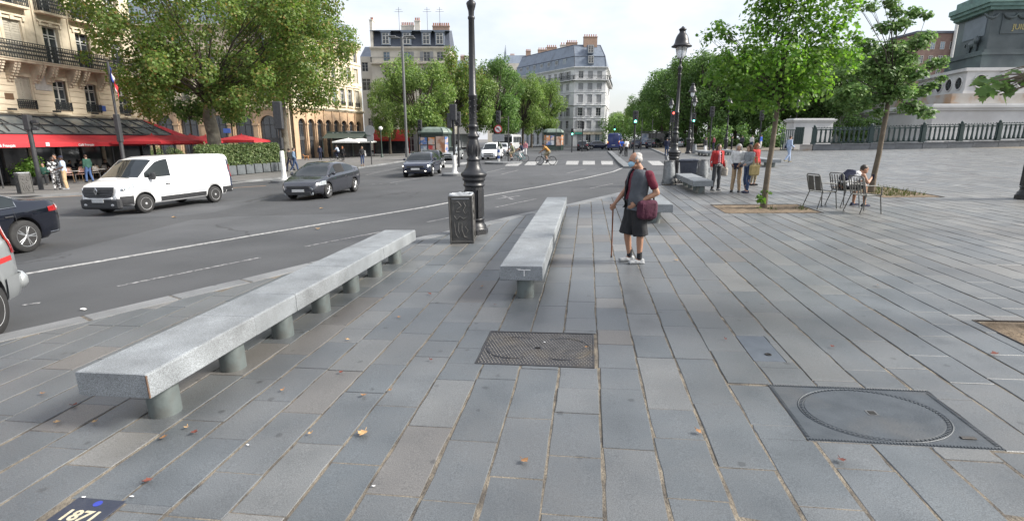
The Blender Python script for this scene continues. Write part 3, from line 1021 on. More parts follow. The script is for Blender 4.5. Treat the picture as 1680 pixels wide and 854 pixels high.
# ------------------------------------------------------------------ covers in the paving
M['cast'] = mat('worn cast iron', (.075, .075, .08), (.05, .05, .054), .5, 10, .25, 60, metal=.55, stain=(.11, .095, .075), stain_scale=3)
M['cast_blue'] = mat('blue grey cast iron', (.085, .097, .11), (.062, .072, .083), .5, 6, .2, 90, metal=.35, stain=(.105, .108, .11), stain_scale=2)
M['slot'] = mat('dark slot', (.01, .01, .01), None, .9)
def cover_frame(rc):
 u0, u1, v0, v1 = rc
 return frame(W3((u0 + u1) / 2, (v0 + v1) / 2), HEAD), u1 - u0, v1 - v0
m, cw, cl = cover_frame(COVER_A)
root = empty('manhole_cover', m, 'rectangular studded iron cover with ring marks, in front of the middle bench', 'manhole cover')
b = MB(); b.bbox((0, 0, -.02), (cw - .01, cl - .01, .034), .004); b.build('plate', M['cast'], root)
b = MB()
nx, ny = 34, 24
for i in range(nx):
 for j in range(ny):
  x = -cw / 2 + cw * (i + .5 + .5 * (j % 2)) / nx; y = -cl / 2 + cl * (j + .5) / ny
  if abs(x) > cw / 2 - .03 or abs(y) > cl / 2 - .025: continue
  if any(abs(math.hypot(x - s_ * .22 * cw, y) - .24 * cw) < .010 for s_ in (-1, 1)) and abs(x) > .1 * cw: continue
  if math.hypot(x, y) < .04: continue
  d = .009
  b.add([(x - d, y, -.004), (x, y - d, -.004), (x + d, y, -.004), (x, y + d, -.004), (x - d * .5, y, .003), (x, y - d * .5, .003), (x + d * .5, y, .003), (x, y + d * .5, .003)], [(4, 5, 6, 7), (0, 1, 5, 4), (1, 2, 6, 5), (2, 3, 7, 6), (3, 0, 4, 7)])
tag(b.build('studs', mat('polished studs', (.135, .13, .122), (.085, .08, .075), .42, 9, metal=.5), root), kind='stuff')
for s_ in (-1, 1):
 b = MB(); b.tube([(s_ * .22 * cw + .24 * cw * math.cos(t * PI / 16) * s_, .24 * cw * math.sin(t * PI / 16), -.002) for t in range(-10, 11)], .005, 5); b.build('ring', M['cast'], root)
b = MB(); b.box((0, 0, .001), (.05, .02, .006)); b.build('lift_slot', M['slot'], root)
b = MB()
for sy in (-1, 1): b.box((0, sy * (cl / 2 - .012), -.001), (cw - .012, .012, .006))
for sx in (-1, 1): b.box((sx * (cw / 2 - .012), 0, -.0012), (.012, cl - .04, .006))
b.build('border', M['cast'], root)
m, cw, cl = cover_frame(COVER_B)
root = empty('manhole_cover', m, 'large smooth blue grey cover with a round lid and square key hole', 'manhole cover')
b = MB(); b.bbox((0, 0, -.018), (cw - .012, cl - .012, .034), .004); b.build('plate', M['cast_blue'], root)
b = MB()
for sy in (-1, 1):
 for k in range(60): b.box((-cw / 2 + cw * (k + .5) / 60, sy * (cl / 2 - .022), .0), (cw / 60 * .55, .02, .008))
for sx in (-1, 1):
 for k in range(42): b.box((sx * (cw / 2 - .022), -cl / 2 + .05 + (cl - .1) * (k + .5) / 42, .0), (.02, (cl - .1) / 42 * .55, .008))
tag(b.build('corded_border', M['cast_blue'], root), kind='stuff')
lid_r = min(cw, cl) / 2 - .055
sx_ = (cw / 2 - .13) / lid_r
b = MB(); b.lathe([(lid_r - .012, -.005), (lid_r - .016, .0025)], 48, smooth=False); o = b.build('lid', M['cast_blue'], root); o.scale = (sx_, 1, 1)
b = MB()
for k in range(90):
 t = 2 * PI * k / 90
 b.box((lid_r * math.cos(t), lid_r * math.sin(t), .001), (.014, .014, .008), rz=t)
b.tube([((lid_r + .016) * math.cos(t * PI / 24), (lid_r + .016) * math.sin(t * PI / 24), -.001) for t in range(49)], .006, 4, caps=False)
o = b.build('corded_ring', M['cast_blue'], root); o.scale = (sx_, 1, 1); tag(o, kind='stuff')
b = MB(); b.box((0, 0, .003), (.07, .07, .004)); b.build('key_plate', M['grey_metal'], root)
b = MB(); b.box((0, 0, .0055), (.045, .045, .004)); b.build('key_hole', M['slot'], root)
b = MB(); b.bbox((lid_r * sx_ - .01, -lid_r * .78, .003), (.09, .03, .008), .002); b.build('hinge', M['cast'], root)
m, cw, cl = cover_frame(COVER_C)
root = empty('valve_cover', m, 'small slate blue valve plate with a round stud, above the large cover', 'valve cover')
b = MB(); b.bbox((0, 0, -.016), (cw - .01, cl - .01, .03), .003); b.build('plate', mat('slate blue plate', (.080, .095, .115), (.062, .075, .092), .6, 6, .1), root)
b = MB(); b.lathe([(.03, -.002), (.03, .004), (.018, .006), (.018, .001)], 14, c=(.03, -.16, 0)); b.build('stud', M['slot'], root)
m, cw, cl = cover_frame(PLAQUE)
m = frame(at(142, 838), HEAD + .0)
root = empty('date_plaque', m, 'dark date plaque reading 1871 let into the paving', 'plaque')
b = MB(); b.bbox((0, 0, -.012), (cw - .008, cl - .008, .03), .002); b.build('plate', mat('navy enamel plate', (.022, .028, .048), (.03, .036, .055), .45, 9, .1), root)
lettering('1871', .115, mat('cream enamel', (.55, .50, .36), (.42, .38, .27), .6, 30), root, Matrix.Translation((.0, -.045, .0042)), 'number', .0008, .003)
b = MB(); b.lathe([(.024, .003), (.024, .0048)], 16, c=(.01, .062, 0), smooth=False); b.build('dot', mat('blue enamel', (.03, .05, .35), None, .4), root)
# ------------------------------------------------------------------ building materials
M['cream'] = mat('cream limestone', (.66, .575, .44), (.58, .50, .375), .85, .9, .25, 20, detail=8, stain=(.47, .40, .30), stain_scale=.5)
M['cream_trim'] = mat('cream stone trim', (.68, .60, .465), (.57, .495, .375), .85, 1.6, .15, 24, stain=(.34, .29, .215), stain_scale=.8)
M['ochre'] = mat('ochre arcade stone', (.50, .35, .225), (.42, .29, .185), .85, 1.0, .2, 20, stain=(.30, .215, .15), stain_scale=.6)
M['greyroof'] = mat('zinc roof', (.20, .235, .285), (.165, .195, .24), .45, 1.6, .1, 10, metal=.3, stain=(.13, .15, .18), stain_scale=.5)
M['slate'] = mat('dark slate roof', (.075, .088, .115), (.06, .07, .095), .6, 2.2, .2, 12)
M['palewall'] = mat('pale rendered wall', (.62, .585, .51), (.54, .505, .44), .85, .8, .15, 12, stain=(.47, .44, .385), stain_scale=.4)
M['bluewall'] = mat('weathered white stone', (.66, .665, .67), (.57, .575, .58), .85, .5, .15, 10, stain=(.44, .45, .465), stain_scale=.35)
M['pane'] = mat('window pane', (.022, .026, .032), (.05, .058, .068), .06, .8, spec=.9)
M['pane_sky'] = mat('pale window pane', (.10, .15, .20), (.20, .27, .33), .08, .5, spec=.9)
M['frame_white'] = mat('white window frame', (.56, .56, .54), (.48, .48, .46), .6, 6)
M['frame_dark'] = mat('dark window frame', (.05, .05, .052), (.07, .07, .072), .55, 6)
M['shutter'] = mat('pale shutter paint', (.46, .43, .36), (.40, .37, .31), .7, 4, .05)
M['shutter_grey'] = mat('grey shutter paint', (.36, .365, .375), (.30, .305, .315), .7, 4, .05)
M['shutter_tan'] = mat('tan shutter paint', (.30, .25, .18), (.25, .205, .15), .7, 4, .05)
M['iron'] = mat('black balcony iron', (.025, .03, .032), (.04, .045, .048), .55, 9)
M['brick'] = mat('chimney brick', (.36, .25, .19), (.29, .20, .15), .9, 4, .2)
M['pot'] = mat('terracotta pot', (.42, .17, .10), (.33, .13, .08), .85, 6)
M['dark_in'] = mat('dark interior', (.012, .012, .013), (.02, .02, .02), .9, 2)
_wc = {}
def window(root, x, y, z, w_, h, kind='glass', fm='frame_white'):
 """french window whose lower centre sits at x, z of the wall, set back y"""
 key = (round(w_, 2), round(h, 2), kind, fm)
 if key not in _wc:
  b = MB()
  t, d = min(.07, w_ * .08), .07
  for sx in (-1, 1): b.box((sx * (w_ / 2 - t / 2), 0, h / 2), (t, d, h))
  b.box((0, 0, t / 2), (w_ - 2 * t, d, t)); b.box((0, 0, h - t / 2), (w_ - 2 * t, d, t))
  if kind != 'plain':
   b.box((0, -.004, h / 2), (t * 1.2, d, h - 2 * t))
   for k in (1, 2):
    if h > 1.5: b.box((0, -.002, h * k / 3 + .1), (w_ - 2 * t, d * .7, t * .55))
   if h > 1.9: b.box((0, -.006, h * .78), (w_ - 2 * t, d, t))
  fme = b.mesh('window', M[fm])
  p = MB(); p.quad((-w_ / 2 + t, .01, t), (w_ / 2 - t, .01, t), (w_ / 2 - t, .01, h - t), (-w_ / 2 + t, .01, h - t))
  pme = p.mesh('pane', M['pane'])
  p2 = MB(); p2.quad((-w_ / 2 + t, .01, t), (w_ / 2 - t, .01, t), (w_ / 2 - t, .01, h - t), (-w_ / 2 + t, .01, h - t))
  _wc[key] = (fme, pme, p2.mesh('pane', M['pane_sky']))
 f, p, p2 = _wc[key]
 o = inst('window', f, root, (x, y, z))
 inst('pane', p2 if rng.random() < .18 else p, o)
 return o
_sc = {}
def shutter(root, x, y, z, w_, h, m='shutter'):
 key = (round(w_, 2), round(h, 2), m)
 if key not in _sc:
  b = MB()
  n = max(4, int(h / .14))
  for sx in (-1, 1): b.box((sx * (w_ / 2 - .03), 0, h / 2), (.06, .05, h))
  for k in range(4): b.box((0, -.001, [.04, h * .34, h * .66, h - .04][k]), (w_ - .12, .05, .08))
  for k in range(n): b.box((0, .006, h * (k + .5) / n), (w_ - .12, .028, h / n * .62), rz=0)
  b.quad((-w_ / 2, .02, 0), (w_ / 2, .02, 0), (w_ / 2, .02, h), (-w_ / 2, .02, h))
  _sc[key] = b.mesh('shutter', M[m])
 return inst('shutter', _sc[key], root, (x, y, z))
def wall(root, L, floors, m, depth=.30, name='wall', arch=False):
 """pierced wall in the xz plane, outside towards -y; floors: (z0, z1, [(xc, w, zs, zt), ...])"""
 b = MB()
 for (z0, z1, ws) in floors:
  x = 0
  for (xc, w_, zs, zt) in sorted(ws):
   a, c = xc - w_ / 2, xc + w_ / 2
   if a > x: b.quad((x, 0, z0), (a, 0, z0), (a, 0, z1), (x, 0, z1))
   if zs > z0: b.quad((a, 0, z0), (c, 0, z0), (c, 0, zs), (a, 0, zs))
   b.quad((a, 0, zs), (a, 0, zt), (a, depth, zt), (a, depth, zs))
   b.quad((c, 0, zs), (c, depth, zs), (c, depth, zt), (c, 0, zt))
   b.quad((a, 0, zs), (a, depth, zs), (c, depth, zs), (c, 0, zs))
   if arch:
    r = w_ / 2
    n = 10
    P_ = [(xc - r * math.cos(PI * k / n), zt + r * math.sin(PI * k / n)) for k in range(n + 1)]
    for k in range(n):
     (xa, za), (xb, zb) = P_[k], P_[k + 1]
     b.quad((xa, 0, za), (xb, 0, zb), (xb, 0, z1), (xa, 0, z1))
     b.quad((xa, depth, za), (xb, depth, zb), (xb, 0, zb), (xa, 0, za))
   else:
    if zt < z1: b.quad((a, 0, zt), (c, 0, zt), (c, 0, z1), (a, 0, z1))
    b.quad((a, depth, zt), (c, depth, zt), (c, 0, zt), (a, 0, zt))
   x = c
  if x < L: b.quad((x, 0, z0), (L, 0, z0), (L, 0, z1), (x, 0, z1))
 return b.build(name, m, root)
def band(b, x0, x1, z, h, proj, steps=1):
 for k in range(steps):
  b.box(((x0 + x1) / 2, -proj * (k + 1) / steps / 2, z + h * (k + .5) / steps), (x1 - x0 + .002 * k, proj * (k + 1) / steps, h / steps))
def railing(b, x0, x1, y, z, h=1.0, step=.13, ends=True, fancy=True):
 L = x1 - x0
 b.box(((x0 + x1) / 2, y, z + h), (L, .06, .05)); b.box(((x0 + x1) / 2, y, z + .06), (L, .04, .04)); b.box(((x0 + x1) / 2, y, z + h - .14), (L, .03, .03))
 n = max(2, int(L / step))
 for k in range(n + 1):
  x = x0 + L * k / n
  b.box((x, y, z + h / 2), (.03, .03, h))
  if fancy and k < n:
   xm = x + L / n / 2
   for zz in (.3, .55, .75):
    b.add([(xm - step * .42, y, z + h * zz), (xm, y - .01, z + h * (zz - .1)), (xm + step * .42, y, z + h * zz), (xm, y - .01, z + h * (zz + .1))], [(0, 1, 2, 3)])
 if ends:
  for x in (x0, x1):
   b.box((x, y / 2, z + h), (.05, abs(y), .05))
   for k in range(5): b.box((x, y * (k + .5) / 5, z + h / 2), (.03, .03, h))
def fmat(A, B, z):
 """matrix of a wall whose lower left corner (seen from outside) is A, lower right B"""
 x = Vector((B[0] - A[0], B[1] - A[1], 0)); L = x.length; x.normalize()
 zz = Vector((0, 0, 1)); y = zz.cross(x)
 m = Matrix((x, y, zz)).transposed().to_4x4(); m.translation = Vector((A[0], A[1], z))
 return m, L
def on_wall(m, px, py):
 """where the sight line through this direction meets the wall plane, in wall coordinates"""
 o = m.inverted() @ Vector((0, 0, CAM_H)); d = m.inverted().to_3x3() @ ray(px, py)
 t = -o.y / d.y
 return o + d * t
# ================================================================== A: corner building with the cafe
A0, A1 = (-33.9, 24.0), (-31.25, 46.2)
mA, LA = fmat(A0, A1, -.75)
bA = empty('apartment_building', mA, 'cream stone corner building with a long ornate balcony above the red cafe awning', 'building', 'buildings round the square')
wx = [on_wall(mA, px, py).x for px, py in ((26, 80), (87, 85), (139, 95), (194, 105))]
pitch = (wx[3] - wx[0]) / 3
wxs = [wx[0] - pitch * 3, wx[0] - pitch * 2, wx[0] - pitch] + wx
wxs = [x for x in wxs if x > 1]
FZ = [0, 4.45, 7.75, 11.1, 14.3, 17.3]
fl = [(0, 4.45, []), (4.45, 7.75, [(x, 1.0, 4.75, 6.75) for x in wxs]), (7.75, 11.1, [(x, 1.15, 7.82, 10.3) for x in wxs]), (11.1, 14.3, [(x, 1.15, 11.17, 13.5) for x in wxs]), (14.3, 17.3, [(x, 1.1, 14.4, 16.4) for x in wxs])]
wall(bA, LA, fl, M['cream'])
for i, x in enumerate(wxs):
 for (w_, zs, zt, fi) in ((1.0, 4.75, 6.75, 1), (1.15, 7.82, 10.3, 2), (1.15, 11.17, 13.5, 3), (1.1, 14.4, 16.4, 4)):
  window(bA, x, .2, zs, w_, zt - zs)
  if fi == 1 and (i % 4 == 3) or fi == 2 and i % 4 == 3: shutter(bA, x - w_ / 4, .1, zs, w_ / 2 - .01, zt - zs); shutter(bA, x + w_ / 4, .1, zs, w_ / 2 - .01, zt - zs)
  elif fi == 2 and i % 4 == 1 or fi == 1:
   s_ = shutter(bA, x + w_ / 2 - .02, .09, zs, .34, zt - zs, 'shutter_tan'); s_.rotation_euler.z = 1.3
b = MB()
for k in range(9):                                       # rusticated courses of the mezzanine
 b.box((LA / 2, -.012, 4.5 + k * .34), (LA, .0, .0)) if False else None
band(b, 0, LA, 4.28, .2, .22, 2)
b.build('string_course', M['cream_trim'], bA)
# rusticated blocks between the mezzanine windows, one object each
blk = {}
edges = [0] + sum([[x - .62, x + .62] for x in wxs], []) + [LA]
for k in range(0, len(edges), 2):
 a, c = edges[k], edges[k + 1]
 if c - a < .3: continue
 for r in range(6):
  z = 4.52 + r * .40
  ww = c - a - .02
  key = round(ww, 2)
  if key not in blk:
   q = MB(); q.bbox((0, -.0, 0), (ww, .05, .375), .012); blk[key] = q.mesh('stone_block', M['cream'])
  inst('stone_block', blk[key], bA, ((a + c) / 2, -.022, z + .19))
b = MB()
for x in wxs:                                            # moulded surrounds and keystone heads
 for (w_, zs, zt) in ((1.15, 7.82, 10.3), (1.15, 11.17, 13.5), (1.1, 14.4, 16.4)):
  for sx in (-1, 1): b.box((x + sx * (w_ / 2 + .11), -.04, (zs + zt) / 2), (.2, .08, zt - zs))
  b.box((x, -.05, zt + .11), (w_ + .42, .1, .22)); b.box((x, -.1, zt + .28), (w_ + .7, .2, .12)); b.box((x, -.09, zt + .12), (.26, .18, .3), taper=1.0)
  for sx in (-1, 1): b.box((x + sx * (w_ / 2 + .16), -.1, zt + .1), (.16, .2, .26))
 b.box((x, -.03, 6.86), (1.4, .06, .2))
b.build('window_surrounds', M['cream_trim'], bA)
b = MB()
mids = [(wxs[i] + wxs[i + 1]) / 2 for i in range(len(wxs) - 1)]
for x in mids:
 for sx in (-.34, .34): b.box((x + sx, -.05, 11.0), (.3, .1, 6.4))
 b.box((x, -.03, 11.0), (.3, .06, 6.4))
b.build('pilasters', M['cream_trim'], bA)
bz = 7.62
b = MB(); b.box((LA / 2, -.5, bz + .02), (LA, 1.0, .14)); b.box((LA / 2, -.53, bz + .12), (LA, 1.06, .06))
b.box((LA - .2, .4, bz + .02), (1.2, 1.0, .14))
bal = b.build('balcony', M['cream_trim'], bA)
cm = None
for x in wxs:
 for sx in (-.95, -.72, .72, .95):
  if cm is None:
   b = MB()
   for k in range(7):
    t = k / 6
    b.box((0, -.42 + .3 * t ** 1.5 - .0, bz - .12 - t * 1.0), (.17, .80 * (1 - t) ** .8 + .12, .19))
   cm = b.mesh('console', M['cream_trim'])
  inst('console', cm, bA, (x + sx, 0, 0))
b = MB(); railing(b, .1, LA + .3, -.98, bz + .15, 1.05, .16); b.build('railing', M['iron'], bal)
for x in wxs:
 b = MB(); railing(b, x - .62, x + .62, -.1, 4.72, .55, .12); b.build('railing', M['iron'], bA)
 b = MB(); b.box((x, -.3, 11.08), (1.9, .6, .14)); o = b.build('balcony', M['cream_trim'], bA)
 b = MB(); railing(b, x - .9, x + .9, -.56, 11.15, 1.0, .12); b.build('railing', M['iron'], o)
b = MB(); band(b, -.2, LA + .3, 17.1, .7, .7, 4); b.build('cornice', M['cream_trim'], bA)
b = MB(); b.box((LA / 2, 5.9, 8.6), (LA, 11.0, 17.2)); b.build('side_walls', M['cream'], bA)
b = MB()
b.add([(0, .2, 17.8), (LA, .2, 17.8), (LA, 2.2, 21.5), (0, 2.2, 21.5), (LA, 11, 21.9), (0, 11, 21.9), (LA, 11, 17.8), (0, 11, 17.8)], [(0, 1, 2, 3), (3, 2, 4, 5), (1, 6, 4, 2), (0, 3, 5, 7)])
b.build('roof', M['slate'], bA)
p = on_wall(mA, 68, 130)
b = MB(); b.bbox((p.x, -.06, p.z), (1.15, .07, 1.5), .02); b.build('stone_tablet', mat('white marble tablet', (.52, .51, .49), (.44, .43, .41), .6, 5), bA)
p = on_wall(mA, 167, 178)
b = MB(); b.bbox((p.x, -.06, p.z), (.6, .04, .42), .01); b.build('street_plate', mat('blue enamel plate', (.05, .10, .36), (.06, .12, .4), .4, 6), bA)
p = on_wall(mA, 14, 158)
b = MB(); b.bbox((p.x, -.06, p.z), (.55, .04, .4), .01); b.build('wall_plaque', mat('brown plaque', (.14, .085, .05), None, .5), bA)
# shop front behind the terrace: dark glazing with posts
b = MB()
b.quad((0, -.03, .0), (LA, -.03, 0), (LA, -.03, 4.2), (0, -.03, 4.2))
b.build('shop_front', M['pane'], bA)
for k in range(12):
 b = MB(); b.box((LA * (k + .5) / 12, -.09, 2.1), (.22 if k % 3 == 0 else .1, .12, 4.2)); b.build('shop_post', M['frame_dark'] if k % 3 else M['cream_trim'], bA)
# ================================================================== B: arcaded building with the cafe beyond
def arcade(A, B, zb, label, bays, roof=True, group='buildings round the square', aw=2.5, top=17.4):
 m, L = fmat(A, B, zb)
 root = empty('arcaded_building', m, label, 'building', group)
 zs = 7.3
 hs = []
 ar = [(x, aw, 0, 4.9) for x in bays]
 wall(root, L, [(0, zs, ar)], M['ochre'], .5, 'arcade_wall', arch=True)
 f2 = [(zs, 11.3, [(x, 1.15, 8.0, 10.5) for x in bays]), (11.3, 14.6, [(x, 1.15, 11.7, 13.9) for x in bays]), (14.6, top, [(x, 1.1, 14.9, 16.7) for x in bays])]
 wall(root, L, f2, M['cream'])
 for i, x in enumerate(bays):
  b = MB()
  b.quad((x - aw / 2, .4, 0), (x + aw / 2, .4, 0), (x + aw / 2, .4, 4.9), (x - aw / 2, .4, 4.9))
  r = aw / 2
  b.poly([(x + r * math.cos(PI * k / 10), .4, 4.9 + r * math.sin(PI * k / 10)) for k in range(11)])
  gl = b.build('arch_glazing', M['pane'], root)
  b = MB()
  for z in (3.1, 4.9): b.box((x, .36, z), (aw, .08, .12))
  for sx in (-.33, 0, .33): b.box((x + sx * aw, .37, 2.9), (.07, .06, 5.8))
  b.box((x, .33, 2.9), (aw - .1, .08, .5))
  b.build('arch_frame', M['frame_dark'], gl)
  for (w_, z0, z1) in ((1.15, 8.0, 10.5), (1.15, 11.7, 13.9), (1.1, 14.9, 16.7)):
   window(root, x, .2, z0, w_, z1 - z0)
   if rng.random() < .35:
    shutter(root, x - w_ / 4, .1, z0, w_ / 2 - .01, z1 - z0, 'shutter'); shutter(root, x + w_ / 4, .1, z0, w_ / 2 - .01, z1 - z0, 'shutter')
 b = MB()
 for x in bays:
  for (w_, z0, z1) in ((1.15, 8.0, 10.5), (1.15, 11.7, 13.9), (1.1, 14.9, 16.7)):
   for sx in (-1, 1): b.box((x + sx * (w_ / 2 + .1), -.04, (z0 + z1) / 2), (.18, .08, z1 - z0))
   b.box((x, -.06, z1 + .12), (w_ + .5, .12, .2))
  b.add([(x - .95, -.2, 10.85), (x + .95, -.2, 10.85), (x, -.2, 11.3), (x - .95, 0, 10.85), (x + .95, 0, 10.85), (x, 0, 11.3)], [(0, 1, 2), (0, 2, 5, 3), (1, 4, 5, 2), (0, 3, 4, 1)])
  b.box((x, -.12, 7.8), (1.7, .24, .16))
 b.build('window_surrounds', M['cream_trim'], root)
 pb = [(bays[i] + bays[i + 1]) / 2 for i in range(len(bays) - 1)]
 for x in pb:
  w_ = (bays[1] - bays[0]) - aw
  b = MB(); b.box((x, -.08, 2.4), (w_ * .55, .16, 4.8)); b.box((x, -.12, 4.95), (w_ * .8, .24, .22)); b.box((x, -.1, .3), (w_ * .75, .2, .6)); b.box((x, -.06, 6.0), (w_ * .4, .12, 1.9)); b.build('arcade_pier', M['ochre'], root)
 b = MB(); band(b, -.05, L + .05, 6.95, .35, .35, 3); b.build('string_course', M['cream_trim'], root)
 b = MB(); band(b, -.05, L + .05, top - .3, .6, .6, 3); band(b, 0, L, 11.2, .14, .12); band(b, 0, L, 14.5, .14, .12); b.build('cornice', M['cream_trim'], root)
 for x in bays:
  b = MB(); railing(b, x - .62, x + .62, -.14, 7.95, .6, .14, fancy=False); b.build('railing', M['iron'], root)
 b = MB(); b.box((L / 2, 6.6, top / 2), (L, 12, top - .1)); b.build('side_walls', M['cream'], root)
 b = MB(); b.add([(0, .1, top + .3), (L, .1, top + .3), (L, 1.6, top + 3.4), (0, 1.6, top + 3.4), (L, 12, top + 4), (0, 12, top + 4), (L, 12, top), (0, 12, top)], [(0, 1, 2, 3), (3, 2, 4, 5), (1, 6, 4, 2), (0, 3, 5, 7)])
 rf = b.build('roof', M['greyroof'], root)
 return root, m, L
mB1, LB1 = fmat((-55, 74.2), (-30.7, 74.2), -1.0)
bx = [on_wall(mB1, px, 210).x for px in (270, 310.5, 358, 400, 441)]
bx = [bx[0] - 3.6] + bx
bB, mB1, LB1 = arcade((-55, 74.2), (-30.7, 74.2), -1.0, 'cream building with ochre arcade facing the hedge and red parasols', bx)
lettering('55', .55, M['mark_white'], bB, Matrix.Translation((bx[-1], .27, 3.05)) @ Matrix.Rotation(PI / 2, 4, 'X'), 'number', .01) if False else None
b = MB(); b.bbox((on_wall(mB1, 373, 210).x, -.2, 4.1), (1.0, .05, .6), .01); b.build('street_plate', bpy.data.materials['blue enamel plate'], bB)
mB2, LB2 = fmat((-30.2, 74.9), (-25.2, 91.9), -.8)
bx2 = [on_wall(mB2, px, 215).x for px in (489, 519, 532, 545, 558, 570, 580, 591)]
st = (LB2 - 1.2) / 8
bx2 = [.7 + st * (k + .5) for k in range(8)]
bB2, mB2, LB2 = arcade((-30.2, 74.9), (-25.2, 91.9), -.8, 'cream building whose row of narrow arches recedes towards the dark cafe canopy', bx2, aw=1.5)
# ================================================================== C: mansard building behind the plane trees
mC, LC = fmat((-26.6, 105), (-11.7, 105), -.6)
bC = empty('mansard_building', mC, 'pale building with dark slate mansard and chimney pots behind the left plane trees', 'building', 'buildings round the square')
cx = [on_wall(mC, px, 90).x for px in (634, 668, 700, 722)]
fl = []
for (z0, z1) in ((0, 4.2), (4.2, 7.4), (7.4, 10.5), (10.5, 13.5), (13.5, 16.4), (16.4, 19.2)):
 fl.append((z0, z1, [(x, 1.25, z0 + (.5 if z0 else .2), z1 - .6) for x in cx]))
wall(bC, LC, fl, M['palewall'])
for (z0, z1, ws) in fl:
 for (x, w_, zs, zt) in ws:
  window(bC, x, .2, zs, w_, zt - zs)
  if rng.random() < .4:
   for sx in (-1, 1): shutter(bC, x + sx * (w_ / 2 + .32), -.03, zs, .6, zt - zs, 'shutter_grey')
b = MB()
for z in (4.2, 16.3): band(b, 0, LC, z - .1, .25, .25, 2)
b.build('string_courses', M['palewall'], bC)
b = MB(); band(b, -.1, LC + .1, 18.9, .5, .5, 3); b.build('cornice', M['palewall'], bC)
b = MB(); b.box((LC / 2, -.45, 16.45), (LC, .9, .12)); bal = b.build('balcony', M['palewall'], bC)
b = MB(); railing(b, .1, LC - .1, -.85, 16.5, 1.0, .2, fancy=False); b.build('railing', M['iron'], bal)
b = MB(); b.box((LC / 2, 5.5, 9.5), (LC, 10.4, 19)); b.build('side_walls', M['palewall'], bC)
b = MB(); b.add([(0, .2, 19.4), (LC, .2, 19.4), (LC - .2, 1.4, 22.3), (.2, 1.4, 22.3), (LC - .2, 6, 23.4), (.2, 6, 23.4), (LC, 11, 19.4), (0, 11, 19.4)], [(0, 1, 2, 3), (3, 2, 4, 5), (1, 6, 4, 2), (0, 3, 5, 7)])
rf = b.build('roof', M['slate'], bC)
b = MB(); b.box((LC / 2, .75, 22.33), (LC, 1.4, .12)); b.build('zinc_edge', M['greyroof'], rf)
for x in cx:
 b = MB(); b.box((x, .55, 20.9), (1.7, 1.1, 2.3)); b.box((x, .45, 22.1), (2.0, 1.3, .16)); d_ = b.build('dormer', M['greyroof'], bC)
 window(d_, x, -.03, 19.95, 1.25, 1.9)
def chimney(parent, x, y, z, w_, d, h, n, brick='brick', pots=True):
 b = MB(); b.box((x, y, z + h / 2), (w_, d, h)); b.box((x, y, z + h + .08), (w_ + .16, d + .16, .16))
 o = b.build('chimney', M[brick], parent)
 if pots:
  b = MB()
  for k in range(n): b.lathe([(.13, 0), (.11, .5), (.14, .55)], 8, c=(x - w_ / 2 + w_ * (k + .5) / n, y, z + h + .15))
  b.build('chimney_pots', M['pot'], o)
 return o
chimney(rf, .25, 1.2, 19.5, .5, 2.0, 4.6, 2, 'palewall')
chimney(rf, 6.6, 3.0, 22, 2.4, .6, 1.6, 7, 'palewall')
chimney(rf, 8.6, 2.4, 22, 1.0, .7, 2.3, 3, 'palewall')
chimney(rf, 13.0, 3.0, 21.8, 3.2, .7, 1.7, 9)
b = MB()
for x in (5.0, 10.4, 12.8): b.tube([(x, 3, 22.5), (x, 3, 27.0)], .035, 4); b.box((x, 3, 26.2), (1.6, .04, .04)); b.box((x, 3, 26.6), (1.1, .04, .04))
b.build('aerials', M['dark_metal'], rf)
mD, LD = fmat((-29.2, 107), (-26.65, 107), -.6)
bD = empty('annex_building', mD, 'narrow cream annex with a blank gable between arcade and mansard building', 'building', 'buildings round the square')
dx = [on_wall(mD, px, 118).x for px in (606,)]
fl = [(3.6, 7.6, [(1.3, 1.0, 4.7, 6.6)]), (7.6, 11.0, [(1.3, 1.0, 8.4, 10.2)]), (11.0, 14.6, [(.9, 1.6, 11.8, 14.0)]), (14.6, 18.0, [(.8, 1.2, 15.3, 17.0)])]
wall(bD, LD, fl, M['palewall'])
for (z0, z1, ws) in fl:
 for (x, w_, zs, zt) in ws: window(bD, x, .2, zs, w_, zt - zs)
b = MB(); b.box((LD / 2, 4.4, 9.2), (LD, 8, 17.6)); b.build('side_walls', M['palewall'], bD)
b = MB(); b.box((LD / 2, .6, 1.8), (LD, .2, 3.5)); b.build('shop_front', M['dark_in'], bD)
b = MB(); b.add([(0, 0, 18), (LD, 0, 18), (LD, 4, 20.4), (0, 4, 20.4), (LD, 8, 18), (0, 8, 18)], [(0, 1, 2, 3), (3, 2, 4, 5)]); b.build('roof', M['greyroof'], bD)
